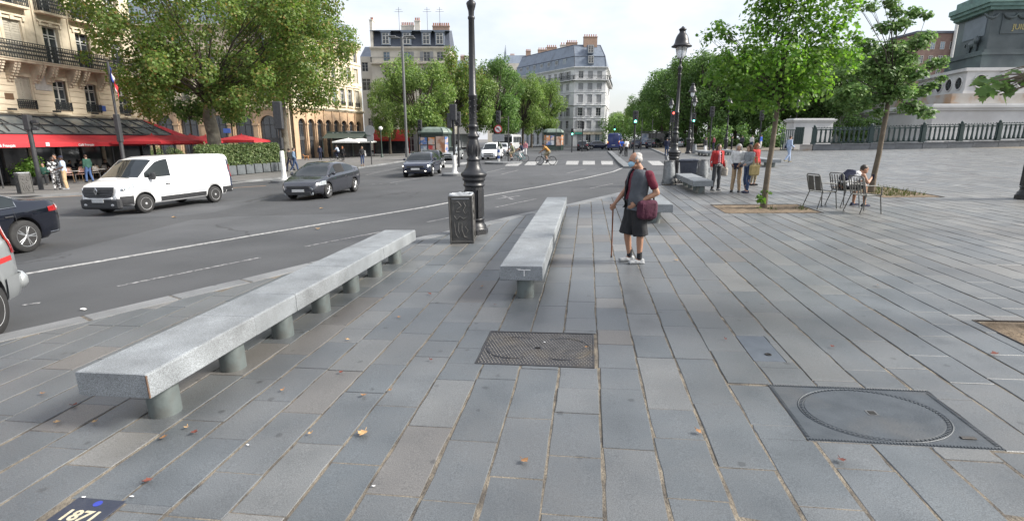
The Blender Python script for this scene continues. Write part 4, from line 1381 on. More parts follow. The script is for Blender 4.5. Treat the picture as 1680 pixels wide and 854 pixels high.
# ================================================================== E: wedge shaped corner block
zE = .3
EA, EB_, EC = (14.73, 130), (22.2, 130.4), (1.0, 152)
mE, LE = fmat(EA, EB_, zE)
bE = empty('wedge_building', mE, 'tall wedge shaped pale corner block with grey zinc mansard, far beyond the crossing', 'building', 'buildings round the square')
FE = [(0, 3.6), (3.6, 6.6), (6.6, 9.6), (9.6, 12.6), (12.6, 15.2), (15.2, 17.9)]
ex = [1.55, 3.75, 5.95]
def wedge_face(parent, m, L, xs):
 fl = [(z0, z1, [(x, 1.15, z0 + (.45 if z0 else .3), z1 - .65) for x in xs]) for z0, z1 in FE]
 o = wall(parent, L, fl, M['bluewall'])
 o.matrix_local = m
 for k, (z0, z1, ws) in enumerate(fl):
  for (x, w_, zs, zt) in ws:
   wn = window(parent, 0, 0, 0, w_, zt - zs, fm='frame_white')
   wn.matrix_local = m @ Matrix.Translation((x, .2, zs))
   q = rng.random()
   if q < .3 or k == 3:
    s_ = shutter(parent, 0, 0, 0, w_ - .02, zt - zs, 'shutter_grey'); s_.matrix_local = m @ Matrix.Translation((x, .08, zs))
   elif q < .6 and k:
    for sx in (-1, 1):
     s_ = shutter(parent, 0, 0, 0, .55, zt - zs, 'shutter_grey'); s_.matrix_local = m @ Matrix.Translation((x + sx * .86, -.03, zs))
 b = MB()
 for z in (3.5, 9.4): band(b, -.1, L + .1, z, .22, .22, 2)
 for z in (6.5, 12.5): band(b, 0, L, z, .14, .12)
 band(b, -.2, L + .2, 17.7, .5, .5, 3)
 for x in xs:
  for z0, z1 in FE[1:]:
   b.box((x, -.05, z1 - .52), (1.5, .1, .14)); b.box((x, -.06, z0 + .38), (1.4, .12, .1))
 b.build('mouldings', M['bluewall'], parent).matrix_local = m
 b = MB(); b.box((L / 2, -.4, 15.2), (L + .8, .8, .16)); bal = b.build('balcony', M['bluewall'], parent); bal.matrix_local = m
 b = MB(); railing(b, -.3, L + .3, -.75, 15.28, 1.0, .22, fancy=False); b.build('railing', M['iron'], bal)
wedge_face(bE, Matrix.Identity(4), LE, ex)
mE2, LE2 = fmat(EC, EA, zE)
wedge_face(bE, mE.inverted() @ mE2, LE2, [1.3 + 2.45 * k for k in range(10)])
mE3, LE3 = fmat(EB_, (27, 152), zE)
wedge_face(bE, mE.inverted() @ mE3, LE3, [1.5 + 2.6 * k for k in range(8)])
inv = mE.inverted()
def pl(p, z):
 q = inv @ Vector((p[0], p[1], zE)); return (q.x, q.y, z)
b = MB()
ring0 = [EC, EA, EB_, (27, 152)]
cen = (14, 150)
def shr(p, f): return (p[0] + (cen[0] - p[0]) * f, p[1] + (cen[1] - p[1]) * f)
r0 = [pl(p, 18.2) for p in ring0]; r1 = [pl(shr(p, .03), 20.6) for p in ring0]; r2 = [pl(shr(p, .14), 23.4) for p in ring0]
b.add(r0 + r1 + r2, [(0, 1, 5, 4), (1, 2, 6, 5), (2, 3, 7, 6), (4, 5, 9, 8), (5, 6, 10, 9), (6, 7, 11, 10), (8, 9, 10, 11)])
rf = b.build('roof', M['greyroof'], bE)
b = MB()
for (a, c) in ((r0[1], r1[1]), (r0[2], r1[2]), (r1[1], r2[1]), (r1[2], r2[2]), (r1[0], r1[1]), (r1[1], r1[2]), (r2[0], r2[1]), (r2[1], r2[2])): b.tube([a, c], .09, 5)
b.build('roof_ridges', M['slate'], rf)
core = MB(); core.add([pl(shr(p, .04), 0) for p in ring0] + [pl(shr(p, .04), 18.2) for p in ring0], [(0, 1, 5, 4), (1, 2, 6, 5), (2, 3, 7, 6), (3, 0, 4, 7), (4, 5, 6, 7)]); core.build('inner_walls', M['bluewall'], bE)
for z, ys in ((19.0, .02), (21.4, .6)):
 d_ = MB(); d_.box((LE / 2, ys + .5, z + .75), (1.5, 1.4, 1.9)); dd = d_.build('dormer', M['greyroof'], bE); window(dd, LE / 2, ys - .24, z, 1.2, 1.6)
for k in range(7):
 q = mE.inverted() @ mE2 @ Vector((2.5 + 3.2 * k, .9, 0))
 d_ = MB(); d_.box((0, 0, 19.6), (1.4, 1.4, 1.8)); dd = d_.build('dormer', M['greyroof'], bE); dd.matrix_local = Matrix.Translation((q.x, q.y, 0)) @ (mE.inverted() @ mE2).to_3x3().to_4x4()
 window(dd, 0, -.74, 18.9, 1.0, 1.4)
for (px, pz, w_, h) in ((968, 0, 3.2, 2.6), (938, 4, 2.6, 2.0), (925, 6, 1.8, 1.8), (905, 12, 2.6, 2.2), (893, 16, 3.4, 2.2)):
 q = inv @ at_y(px, 80, 133 + pz)
 chimney(rf, q.x, q.y, 22.9, w_, .9, h - .4, int(w_ * 2), 'brick' if w_ > 2 else 'palewall')
b = MB(); b.box((LE / 2, -.12, 3.05), (LE - .4, .2, .6)); b.build('shop_fascia', M['cream_trim'], bE)
b = MB(); b.box((1.3, -.24, 3.05), (2.0, .06, .5)); b.build('pharmacy_sign', mat('teal shop sign', (.04, .25, .20), None, .5), bE)
# distant roofs between the trees and the wedge block
for i, (px, py, w_, Y, lb) in enumerate(((745, 112, 9, 190, 'small far cream house just over the plane trees'), (825, 108, 12, 210, 'far pale building with a spire peeping over the trees'), (852, 104, 10, 180, 'far cream block touching the wedge building'))):
 p = at_y(px, py, Y);
 root = empty('far_house', (p.x, Y, 0), lb, 'building', 'far houses over the trees')
 b = MB(); b.box((0, 4, p.z / 2), (w_, 8, p.z)); b.build('wall', M['palewall'], root)
 b = MB(); b.add([(-w_ / 2, 0, p.z), (w_ / 2, 0, p.z), (w_ / 2, 8, p.z), (-w_ / 2, 8, p.z), (-w_ / 2 + 1, 4, p.z + 3), (w_ / 2 - 1, 4, p.z + 3)], [(0, 1, 5, 4), (1, 2, 5), (2, 3, 4, 5), (3, 0, 4)]); rf_ = b.build('roof', M['greyroof'], root)
 chimney(rf_, w_ * .3, 4, p.z + 2, 1.6, .8, 2.2, 4)
 for k in range(3): window(root, -w_ / 3 + k * w_ / 3, -.04, p.z - 3, 1.2, 2)
 if i == 1: b = MB(); b.lathe([(.8, p.z + 2), (.5, p.z + 5), (.05, p.z + 8)], 8, c=(1, 4, 0)); b.build('spire', M['greyroof'], root)
# ------------------------------------------------------------------ cafe terrace in front of building A
M['red_cloth'] = mat('red awning cloth', (.56, .036, .045), (.48, .031, .04), .8, 2.0, .15, 40)
M['glass_roof'] = mat('dark glass roof', (.15, .165, .17), (.10, .115, .12), .25, 1.2, spec=.7)
M['white_cloth'] = mat('white cloth', (.68, .68, .66), (.58, .58, .56), .85, 4)
M['green_cloth'] = mat('green cloth', (.07, .14, .10), (.05, .11, .08), .85, 4)
tr = empty('terrace_roof', mA, 'red cafe awning with white lettering under a dark glazed terrace roof', 'awning')
X0, X1 = 1.0, LA + .6
b = MB(); b.quad((X0, -2.9, 3.05), (X1 - 1.2, -2.9, 3.05), (X1 - 1.2, -.28, 4.2), (X0, -.28, 4.2)); b.quad((X0, -2.9, 3.01), (X0, -.28, 4.16), (X1 - 1.2, -.28, 4.16), (X1 - 1.2, -2.9, 3.01))
b.build('glazed_roof', M['glass_roof'], tr)
n = 14
for k in range(n + 1):
 x = X0 + (X1 - 1.2 - X0) * k / n
 b = MB(); b.tube([(x, -2.92, 3.07), (x, -.26, 4.24)], .045, 5); b.build('roof_bar', M['dark_metal'], tr)
for (y, z) in ((-2.9, 3.06), (-1.6, 3.65), (-.28, 4.24)):
 b = MB(); b.tube([(X0, y, z), (X1 - 1.2, y, z)], .05, 5); b.build('roof_rail', M['dark_metal'], tr)
for k in range(9):
 x = X0 + 1 + 2.3 * k
 b = MB(); b.tube([(x, -2.6, 3.22), (x + .5, -1.6, 3.75), (x + .5, -.4, 4.35)], .035, 5); b.build('awning_arm', M['dark_metal'], tr)
b = MB()
nx = 30
vs, fs = [], []
prof = [(-2.85, 3.03), (-3.7, 2.72), (-4.62, 2.55), (-4.7, 2.51), (-4.71, 2.28)]
for i in range(nx + 1):
 x = X0 + (X1 - X0) * i / nx
 sag = .03 * math.sin(i * 1.9)
 for j, (y, z) in enumerate(prof): vs.append((x, y, z - (sag if j == 1 else 0) + (rng.uniform(-.012, .012) if j == 4 else 0)))
for i in range(nx):
 for j in range(4): fs.append((i * 5 + j, i * 5 + j + 1, (i + 1) * 5 + j + 1, (i + 1) * 5 + j))
b.add(vs, fs)
b.add([(X1 - 1.2, -.2, 4.3), (X1, -.2, 4.1), (X1 + .02, -4.7, 2.5), (X1 - 1.2, -2.9, 3.1)], [(0, 1, 2, 3)])
b.build('awning', M['red_cloth'], tr)
for px in (8, 142, 250):
 p = on_wall(mA @ Matrix.Translation((0, -4.72, 0)), px, 240)
 lettering('Café Français', .21, M['mark_white'], tr, Matrix.Translation((p.x, -4.73, 2.38)) @ Matrix.Rotation(PI / 2, 4, 'X'), 'lettering', .004, .004)
for px in (78, 198):
 p = on_wall(mA @ Matrix.Translation((0, -4.72, 0)), px, 239)
 b = MB(); b.box((p.x, -4.74, 2.44), (.22, .03, .22)); b.build('emblem', M['mark_white'], tr)
for k in range(6):
 x = X0 + 1.5 + k * 3.8
 b = MB(); b.tube([(x, -4.5, 0), (x, -4.5, 2.5)], .04, 6); b.build('awning_post', M['dark_metal'], tr)
for k in range(7):
 x = X0 + 3 * k + 1.2
 b = MB(); b.box((x, -.4, 4.62), (.4, .25, .12)); b.build('floodlight', M['dark_metal'], tr)
# bistro chairs and tables
M['cane_red'] = mat('red woven cane', (.40, .17, .14), (.52, .40, .36), .7, 22, detail=1)
M['cane_white'] = mat('white woven cane', (.58, .56, .52), (.42, .36, .33), .7, 22, detail=1)
M['rattan'] = mat('rattan', (.30, .19, .10), (.24, .15, .08), .6, 8)
def bistro_chair(m, mt, label):
 root = empty('bistro_chair', m, label, 'chair', 'bistro chairs on the terrace')
 b = MB(); b.bbox((0, 0, .46), (.42, .42, .035), .012); b.build('seat', M[mt], root)
 b = MB()
 n = 9
 for j in range(4):
  for i in range(n - 1):
   f = lambda i_, j_: (.2 * math.sin((i_ / (n - 1) - .5) * 2.0), -.19 - .06 * math.cos((i_ / (n - 1) - .5) * 2.4) - .02 * j_, .56 + .095 * j_ - .05 * (abs(i_ / (n - 1) - .5) * 2) ** 3 * (j_ / 4))
   b.quad(f(i, j), f(i + 1, j), f(i + 1, j + 1), f(i, j + 1))
 b.build('backrest', M[mt], root)
 b = MB(); b.tube([(-.2, .18, .45), (-.2, -.2, .46), (-.2, -.24, .7), (-.13, -.28, .92), (.13, -.28, .92), (.2, -.24, .7), (.2, -.2, .46), (.2, .18, .45)], .016, 6); b.build('back_frame', M['rattan'], root)
 for sx in (-1, 1):
  for sy in (-1, 1):
   b = MB(); b.tube([(sx * .18, sy * .18, .45), (sx * .2, sy * .21, 0)], .015, 5); b.build('leg', M['rattan'], root)
 return root
ch = {}
spots = [(4, 300, 'cane_white', 2.6, 'white bistro chair at the extreme left of the terrace'), (20, 298, 'cane_red', 2.2, 'reddish bistro chair left of the green bush'), (28, 296, 'cane_white', 3.6, 'white bistro chair half hidden by the green bush'),
   (116, 299, 'cane_red', 2.4, 'reddish bistro chair just right of the man in yellow trousers'), (134, 297, 'cane_red', 2.9, 'reddish bistro chair beside the person in green'), (124, 292, 'cane_white', 3.4, 'white bistro chair behind two reddish ones'),
   (160, 294, 'cane_white', 2.5, 'white bistro chair right of the person in green'), (171, 292, 'cane_white', 3.0, 'pale bistro chair just beyond the person in green'), (180, 291, 'cane_red', 2.2, 'reddish bistro chair above the van bonnet'), (152, 290, 'cane_red', 4.0, 'reddish bistro chair deep under the awning'),
   (192, 288, 'cane_white', 2.7, 'white bistro chair behind the van windscreen'), (205, 286, 'cane_red', 3.3, 'reddish bistro chair near the flag pole foot'), (84, 297, 'cane_red', 2.0, 'reddish bistro chair behind the couple'), (72, 294, 'cane_white', 3.1, 'white bistro chair between post and couple')]
for px, py, mt, h, lb in spots:
 m = frame(at(px, py), h)
 if mt not in ch: ch[mt] = bistro_chair(m, mt, lb)
 else:
  c = copy_tree(ch[mt]); c.matrix_world = m; c['label'] = lb
def bistro_table(m, label):
 root = empty('bistro_table', m, label, 'table', 'bistro tables on the terrace')
 b = MB(); b.lathe([(.32, .72), (.33, .73), (.33, .75), (.31, .755)], 18); b.build('tabletop', mat('table top', (.32, .31, .3), None, .4) if 'table top' not in bpy.data.materials else bpy.data.materials['table top'], root)
 b = MB(); b.lathe([(.2, 0), (.18, .03), (.03, .06), (.025, .72)], 10); b.build('pedestal', M['dark_metal'], root)
 return root
t0 = bistro_table(frame(at(12, 296), 0), 'round bistro table at the left end of the terrace')
for px, py, lb in ((126, 300, 'round bistro table between the reddish chairs'), (166, 296, 'round bistro table between the pale chairs'), (188, 290, 'round bistro table above the van bonnet')):
 c = copy_tree(t0); c.matrix_world = frame(at(px, py), 0); c['label'] = lb
# ------------------------------------------------------------------ red parasols
def parasol(m, label, mt='red_cloth', s=1.7, h=2.95, group='parasols of the cafe'):
 root = empty('parasol', m, label, 'parasol', group)
 b = MB()
 c = [(-s, -s, h - .48), (s, -s, h - .48), (s, s, h - .48), (-s, s, h - .48)]
 mid = [((c[i][0] + c[(i + 1) % 4][0]) / 2, (c[i][1] + c[(i + 1) % 4][1]) / 2, h - .43) for i in range(4)]
 per = sum([[c[i], mid[i]] for i in range(4)], [])
 for i in range(8):
  b.add([per[i], per[(i + 1) % 8], (0, 0, h)], [(0, 1, 2)])
  b.add([per[i], per[(i + 1) % 8], (per[(i + 1) % 8][0], per[(i + 1) % 8][1], h - .64), (per[i][0], per[i][1], h - .64)], [(3, 2, 1, 0)])
 b.ball((0, 0, h + .03), (.05, .05, .08), 6)
 b.build('canopy', M[mt], root)
 b = MB(); b.lathe([(.3, 0), (.3, .07), (.03, .09), (.03, h)], 10); b.build('pole', M['dark_metal'], root)
 for i in range(8):
  b = MB(); b.tube([(0, 0, h - .04), (per[i][0] * .97, per[i][1] * .97, per[i][2] - .02)], .014, 4); b.build('rib', M['dark_metal'], root)
 return root
p0 = None
for px, Y, lb in ((250, 38.5, 'leftmost red parasol, touching the awning end'), (284, 40, 'large red parasol left of the big tree trunk, second from the awning'), (313, 42, 'red parasol third from the awning, over the van roof'), (338, 45, 'red parasol partly behind the big tree trunk'), (397, 46, 'red parasol right of the big tree trunk, above the hedge'), (262, 44, 'red parasol behind the first two near the terrace')):
 q = at_y(px, 230, Y); m = Matrix.Translation((q.x, Y, gz(q.x)))
 if p0 is None: p0 = parasol(m, lb)
 else:
  c = copy_tree(p0); c.matrix_world = m @ Matrix.Rotation(rng.uniform(-.2, .2), 4, 'Z'); c['label'] = lb
# ------------------------------------------------------------------ monument, fence and gate pier
M['bronze'] = mat('green bronze', (.085, .105, .112), (.060, .078, .084), .55, .6, .2, 8, metal=.2, stain=(.10, .135, .135), stain_scale=.35)
M['verdigris'] = mat('verdigris', (.15, .255, .225), (.095, .17, .155), .7, 1.2, .2, 10, stain=(.09, .14, .13), stain_scale=.8)
M['marble'] = mat('white stone', (.58, .58, .57), (.48, .48, .48), .7, .5, .12, 8, stain=(.47, .465, .455), stain_scale=.25)
M['rusty_stone'] = mat('rust streaked stone', (.40, .385, .36), (.33, .29, .25), .8, .5, .15, 8, stain=(.33, .20, .11), stain_scale=.5)
M['fence_green'] = mat('dark green cast iron', (.022, .042, .040), (.032, .055, .052), .5, 5, .1)
M['gold'] = mat('dull gilding', (.42, .36, .15), (.3, .25, .1), .5, 8, metal=.2)
zM = 1.6
mon = empty('memorial_column', (66, 76, zM), 'white stone and green bronze base of a huge memorial column behind the iron fence', 'monument')
def mp(x, y, z): return (x - 66, y - 76, z - zM)
def ring_prism(b, pts, z0, z1, grow=0.0):
 c = (sum(p[0] for p in pts) / len(pts), sum(p[1] for p in pts) / len(pts))
 q = []
 for p in pts:
  d = Vector((p[0] - c[0], p[1] - c[1])); d = d * ((d.length + grow) / d.length)
  q.append((c[0] + d.x - 66, c[1] + d.y - 76))
 b.prism(q, z0 - zM, z1 - zM)
PL = [(55.1, 70), (88, 69), (92, 75), (92, 86), (57, 92), (53.5, 86)]
PL = [(54.6, 70.5), (80, 68.5), (94, 74), (94, 90), (80, 97), (56.5, 95)]
b = MB(); ring_prism(b, PL, 1.0, 5.6); b.build('plinth', M['marble'], mon)
b = MB(); ring_prism(b, PL, 5.6, 5.9, .35); ring_prism(b, PL, 5.9, 6.2, .6); ring_prism(b, PL, 6.2, 6.42, .3); ring_prism(b, PL, 1.0, 2.1, .3); b.build('plinth_mouldings', M['marble'], mon)
ST = [(57.2, 71.2), (79.5, 70.0), (90, 76), (90, 88), (79, 94), (59.5, 90)]
b = MB(); ring_prism(b, ST, 6.42, 7.75); b.build('stained_step', M['rusty_stone'], mon)
DR = [(59.3, 72), (79, 71), (87, 77), (87, 87), (78, 92), (62.0, 84)]
b = MB(); ring_prism(b, DR, 7.75, 10.6); b.build('drum', M['marble'], mon)
b = MB(); ring_prism(b, DR, 10.6, 11.0, .4); ring_prism(b, DR, 7.75, 8.15, .25); b.build('drum_mouldings', M['marble'], mon)
def oculus(A, B, t, z, r, rx=None):
 a, c = Vector((*A, 0)), Vector((*B, 0)); d = (c - a).normalized()
 p = a.lerp(c, t)
 m = Matrix((d, Vector((0, 0, 1)), d.cross(Vector((0, 0, 1))))).transposed().to_4x4(); m.translation = Vector(mp(p.x, p.y, z))
 b = MB(); b.lathe([(r, -.05), (r, .04)], 20, smooth=False); o = b.build('round_window', M['dark_in'], mon); o.matrix_local = m
 b = MB(); b.tube([(r * 1.05 * math.cos(t_ * PI / 10), r * 1.05 * math.sin(t_ * PI / 10), .05) for t_ in range(21)], .09, 5, caps=False); b.build('window_ring', M['marble'], o)
 b = MB()
 for k in range(3): b.box((0, 0, .06), (r * 2, .05, .05), rz=k * PI / 3)
 b.build('grille', M['bronze'], o)
for k in range(5): oculus(DR[5], DR[0], .12 + .19 * k, 9.2, .78)
for k in range(7): oculus(DR[0], DR[1], .09 + .135 * k, 9.35, .78)
PB = [(62.2, 73.2), (77, 72.6), (83, 78), (83, 86), (77, 90), (64.2, 81)]
b = MB(); ring_prism(b, PB, 11.0, 12.7, .9); ring_prism(b, PB, 12.7, 13.0, 1.1); ring_prism(b, PB, 13.0, 13.4, .6); b.build('bronze_socle', M['bronze'], mon)
b = MB(); ring_prism(b, PB, 13.4, 18.3); b.build('pedestal', M['bronze'], mon)
b = MB(); ring_prism(b, PB, 18.2, 18.6, .8); ring_prism(b, PB, 18.6, 19.0, 1.3); ring_prism(b, PB, 19.0, 19.6, 1.6); ring_prism(b, PB, 19.6, 20.6, .7); b.build('cornice', M['verdigris'], mon)
b = MB(); b.lathe([(3.4, 20.6 - zM), (3.2, 21.5 - zM), (2.3, 22.2 - zM), (2.1, 23 - zM), (1.9, 43 - zM), (2.7, 44.5 - zM), (2.9, 46 - zM)], 24, c=(6.2, 5.2, 0)); b.build('shaft', M['bronze'], mon)
def on_face(A, B, t, z, depth=0.0):
 a, c = Vector((*A, 0)), Vector((*B, 0)); d = (c - a).normalized(); p = a.lerp(c, t)
 n_ = d.cross(Vector((0, 0, 1)))
 m = Matrix((d, Vector((0, 0, 1)), n_)).transposed().to_4x4(); m.translation = Vector(mp(p.x + n_.x * depth, p.y + n_.y * depth, z))
 return m
m = on_face(PB[0], PB[1], .36, 16.6)
b = MB(); b.bbox((0, 0, .03), (8.2, 2.6, .14), .04); o = b.build('inscribed_panel', M['bronze'], mon); o.matrix_local = m
lettering('JUILLET', .95, M['gold'], o, Matrix.Translation((-1.1, -.5, .12)), 'lettering', .02, .01)
b = MB()
for x in (-5.6, -3.2, -1.5, 1.6, 3.4): b.tube([(x - .9, 1.15, .15), (x - .5, .75, .2), (x, .6, .22), (x + .5, .75, .2), (x + .9, 1.15, .15)], [.1, .17, .22, .17, .1], 6)
g = b.build('garlands', M['bronze'], mon); g.matrix_local = m; tag(g, kind='stuff')
m3 = on_face(PB[0], PB[1], .42, 14.6)
b = MB(); b.tube([(1.1 * math.cos(t * PI / 10), .8 * math.sin(t * PI / 10), .05) for t in range(21)], .16, 6, caps=False); o = b.build('wreath', M['bronze'], mon); o.matrix_local = m3
m2 = on_face(PB[5], PB[0], .55, 16.6)
b = MB(); b.bbox((0, 0, .02), (5.2, 2.6, .1), .03); o = b.build('side_panel', mat('bluish bronze', (.13, .16, .19), (.1, .13, .155), .5, 1), mon); o.matrix_local = m2
m2 = on_face(PB[5], PB[0], .6, 14.4)
b = MB()                                                  # lion relief
b.ball((0, .15, .12), (1.25, .5, .25), 10); b.ball((1.1, .5, .2), (.55, .6, .35), 10); b.ball((1.5, .4, .35), (.3, .28, .2), 8)
for x in (-.95, -.6, .7, 1.0): b.tube([(x, .1, .18), (x + .08, -.5, .18), (x + .05, -.95, .2), (x + .25, -1.0, .25)], [.22, .16, .13, .12], 7)
b.tube([(-1.2, .2, .15), (-1.7, .5, .15), (-1.8, 0, .15)], [.1, .07, .1], 6)
o = b.build('lion_relief', M['bronze'], mon); o.matrix_local = m2
# iron fence on a low stone wall
FP = [(30.9, 57.6), (31.94, 57.02), (36.94, 55.49), (41.44, 54.37), (48.6, 53.9), (55.0, 53.9), (62, 55)]
wallr = empty('fence_wall', (FP[0][0], FP[0][1], gz(FP[0][0])), 'low weathered stone wall carrying the dark green iron fence', 'wall')
fence = empty('iron_fence', (FP[1][0], FP[1][1], gz(FP[1][0])), 'dark green cast iron fence of stout bars round the monument', 'fence')
bal_me = post_me = None
def seg_m(p, d, z):
 m = Matrix((d, Vector((0, 0, 1)).cross(d), Vector((0, 0, 1)))).transposed().to_4x4(); m.translation = Vector((p.x, p.y, z)); return m
q = MB(); q.lathe([(.08, .12), (.12, .16), (.13, .34), (.10, .52), (.085, .9), (.11, 1.2), (.08, 1.42), (.12, 1.52), (.08, 1.56)], 6); bal_me = q.mesh('baluster', M['fence_green'])
q = MB(); q.box((0, 0, .85), (.34, .3, 1.7)); q.box((0, 0, .1), (.44, .4, .2)); q.box((0, 0, 1.68), (.42, .38, .1)); q.ball((0, 0, 1.84), (.14, .14, .16), 8); post_me = q.mesh('fence_post', M['fence_green'])
wi = wallr.matrix_world.inverted(); fi_ = fence.matrix_world.inverted()
first = True
for i in range(len(FP) - 1):
 a, c = Vector((*FP[i], 0)), Vector((*FP[i + 1], 0)); d = (c - a); L = d.length; d.normalize()
 za, zc = gz(a.x), gz(c.x)
 nblk = max(1, int(L / 1.9))
 for k in range(nblk):
  p = a.lerp(c, (k + .5) / nblk)
  b = MB(); b.bbox((0, 0, .21), (L / nblk - .012, .55, .66), .015); b.bbox((0, 0, .60), (L / nblk - .008, .66, .11), .02)
  o = b.build('wall_block', M['rusty_stone'] if (k + i) % 7 == 0 else M['kerb'], wallr); o.matrix_local = wi @ seg_m(p, d, gz(p.x))
 if i == 0: continue
 for k in range(int(L / .43)):
  p = a.lerp(c, (k + .5) / int(L / .43))
  o = inst('baluster', bal_me, fence); o.matrix_local = fi_ @ seg_m(p, d, gz(p.x) + .65)
 for t in ([0] if L < 6 else [0, .5]) + ([1] if i == len(FP) - 2 else []):
  p = a.lerp(c, t); o = inst('fence_post', post_me, fence); o.matrix_local = fi_ @ seg_m(p, d, gz(p.x) + .65)
 for z, s_ in ((.14, .12), (1.44, .14), (1.62, .08)):
  p0_, p1_ = Vector((a.x, a.y, gz(a.x) + .65 + z)), Vector((c.x, c.y, gz(c.x) + .65 + z))
  b = MB(); dd = (p1_ - p0_); m = seg_m((p0_ + p1_) / 2, dd.normalized(), ((p0_ + p1_) / 2).z); b.box((0, 0, 0), (dd.length, s_, s_ * .8)); o = b.build('fence_rail', M['fence_green'], fence); o.matrix_local = fi_ @ m
 b = MB()
 for k in range(int(L / .25)):
  p = a.lerp(c, (k + .5) / int(L / .25)); b.lathe([(.03, 0), (.04, .04), (.0, .14)], 5, c=(p.x, p.y, gz(p.x) + 2.3))
 o = b.build('spikes', M['fence_green'], fence); o.matrix_local = fi_; tag(o, kind='stuff')
# gate pier
pr = empty('gate_pier', (33.3, 60.6, gz(33.3)), 'white stone gate pavilion with a cornice and green side door by the fence end', 'gate pier')
b = MB(); b.box((0, 0, 1.5), (4.3, 1.7, 3.0)); b.box((0, 0, .3), (4.45, 1.85, .6)); b.build('body', M['marble'], pr)
b = MB(); b.box((0, 0, 3.08), (4.6, 2.0, .16)); b.box((0, 0, 3.22), (4.8, 2.2, .14)); b.box((0, 0, 3.33), (4.4, 1.8, .1)); b.build('cornice', M['marble'], pr)
b = MB(); b.box((-1.45, -.87, 1.5), (.95, .06, 1.9)); o = b.build('door', M['fence_green'], pr)
b = MB()
for k in range(4): b.box((-1.8 + k * .23, -.92, 1.5), (.05, .05, 1.8))
b.build('door_bars', M['fence_green'], o)
g0 = empty('side_gate', (30.4, 59.3, gz(30.4)), 'dark green slatted gate left of the white pavilion', 'gate')
for z in (.1, 1.0, 2.2):
 b = MB(); b.box((0, 0, z), (1.5, .06, .08)); b.build('gate_rail', M['fence_green'], g0)
for k in range(7):
 b = MB(); b.box((-.7 + k * .233, 0, 1.15), (.08, .05, 2.2)); b.build('gate_bar', M['fence_green'], g0)
# brown block far behind the monument
p = at_y(1535, 60, 150)
fb = empty('apartment_building', (p.x + 3, 150, 2), 'brown block with white flue pipes far behind the monument', 'building', 'buildings round the square')
hh = at_y(1535, 55, 150).z - 2
b = MB(); b.box((0, 5, hh / 2), (16, 10, hh)); b.build('wall', mat('brown brick wall', (.22, .15, .125), (.18, .12, .1), .9, 1), fb)
b = MB(); b.box((0, 5, hh + .3), (16.6, 10.6, .6)); b.build('roof', M['slate'], fb)
for x in (1.8, 3.2):
 b = MB(); b.tube([(x, -.5, hh - 14), (x, -.5, hh + 2.5)], .4, 8); b.build('flue_pipe', M['white_paint'], fb)
for k in range(4):
 for j in range(3): window(fb, -6 + k * 2.6, -.05, hh - 4 - j * 3.5, 1.2, 1.9)
for px, Y, lb in ((572, 76, 'pale green parasol before the dark canopy'), (592, 77, 'pale green parasol right end before the dark canopy')):
 q = at_y(px, 230, Y); parasol(Matrix.Translation((q.x, Y, gz(q.x))), lb, 'white_cloth', 1.8, 2.7, 'pale parasols of the second cafe')
# ------------------------------------------------------------------ foliage
import numpy as np
def leaf_mat(name, stops, trans=.35, rough=.55, blob=.22):
 m = bpy.data.materials.new(name); m.use_nodes = True
 t = m.node_tree; N, L = t.nodes, t.links
 b = N['Principled BSDF']; out = N['Material Output']
 b.inputs['Roughness'].default_value = rough
 b.inputs['Specular IOR Level'].default_value = .35
 g = N.new('ShaderNodeNewGeometry')
 rp = N.new('ShaderNodeValToRGB'); e = rp.color_ramp.elements
 e[0].position, e[0].color = stops[0][0], (*stops[0][1], 1)
 e[1].position, e[1].color = stops[-1][0], (*stops[-1][1], 1)
 for p, c in stops[1:-1]: k = e.new(p); k.color = (*c, 1)
 L.new(g.outputs['Random Per Island'], rp.inputs['Fac'])
 a = N.new('ShaderNodeAttribute'); a.attribute_name = 'tone'
 mr = N.new('ShaderNodeMapRange'); mr.inputs['To Min'].default_value = 1 - blob; mr.inputs['To Max'].default_value = 1 + blob
 L.new(a.outputs['Fac'], mr.inputs['Value'])
 hs = N.new('ShaderNodeHueSaturation'); L.new(mr.outputs['Result'], hs.inputs['Value']); L.new(rp.outputs['Color'], hs.inputs['Color'])
 L.new(hs.outputs['Color'], b.inputs['Base Color'])
 tr_ = N.new('ShaderNodeBsdfTranslucent')
 h2 = N.new('ShaderNodeHueSaturation'); h2.inputs['Value'].default_value = 1.5; h2.inputs['Saturation'].default_value = 1.15
 L.new(hs.outputs['Color'], h2.inputs['Color']); L.new(h2.outputs['Color'], tr_.inputs['Color'])
 ms = N.new('ShaderNodeMixShader'); ms.inputs[0].default_value = trans
 L.new(b.outputs['BSDF'], ms.inputs[1]); L.new(tr_.outputs['BSDF'], ms.inputs[2]); L.new(ms.outputs['Shader'], out.inputs['Surface'])
 return m
M['leaf_plane'] = leaf_mat('plane tree leaf', [(0, (.080, .138, .034)), (.45, (.130, .20, .05)), (.8, (.18, .235, .066)), (.94, (.22, .20, .07)), (1, (.24, .15, .06))], trans=.45, blob=.3)
M['leaf_mid'] = leaf_mat('mid green leaf', [(0, (0.089, 0.152, 0.043)), (.5, (0.144, 0.224, 0.061)), (1, (0.224, 0.296, 0.089))])
M['leaf_dark'] = leaf_mat('dark green leaf', [(0, (0.070, 0.131, 0.042)), (.5, (0.108, 0.190, 0.058)), (1, (0.170, 0.268, 0.078))])
M['leaf_bright'] = leaf_mat('bright maple leaf', [(0, (0.074, 0.156, 0.032)), (.5, (0.119, 0.222, 0.045)), (1, (0.193, 0.304, 0.066))], trans=.5)
M['leaf_olive'] = leaf_mat('olive maple leaf', [(0, (0.082, 0.155, 0.052)), (.5, (0.129, 0.214, 0.072)), (1, (0.191, 0.274, 0.100))], trans=.4)
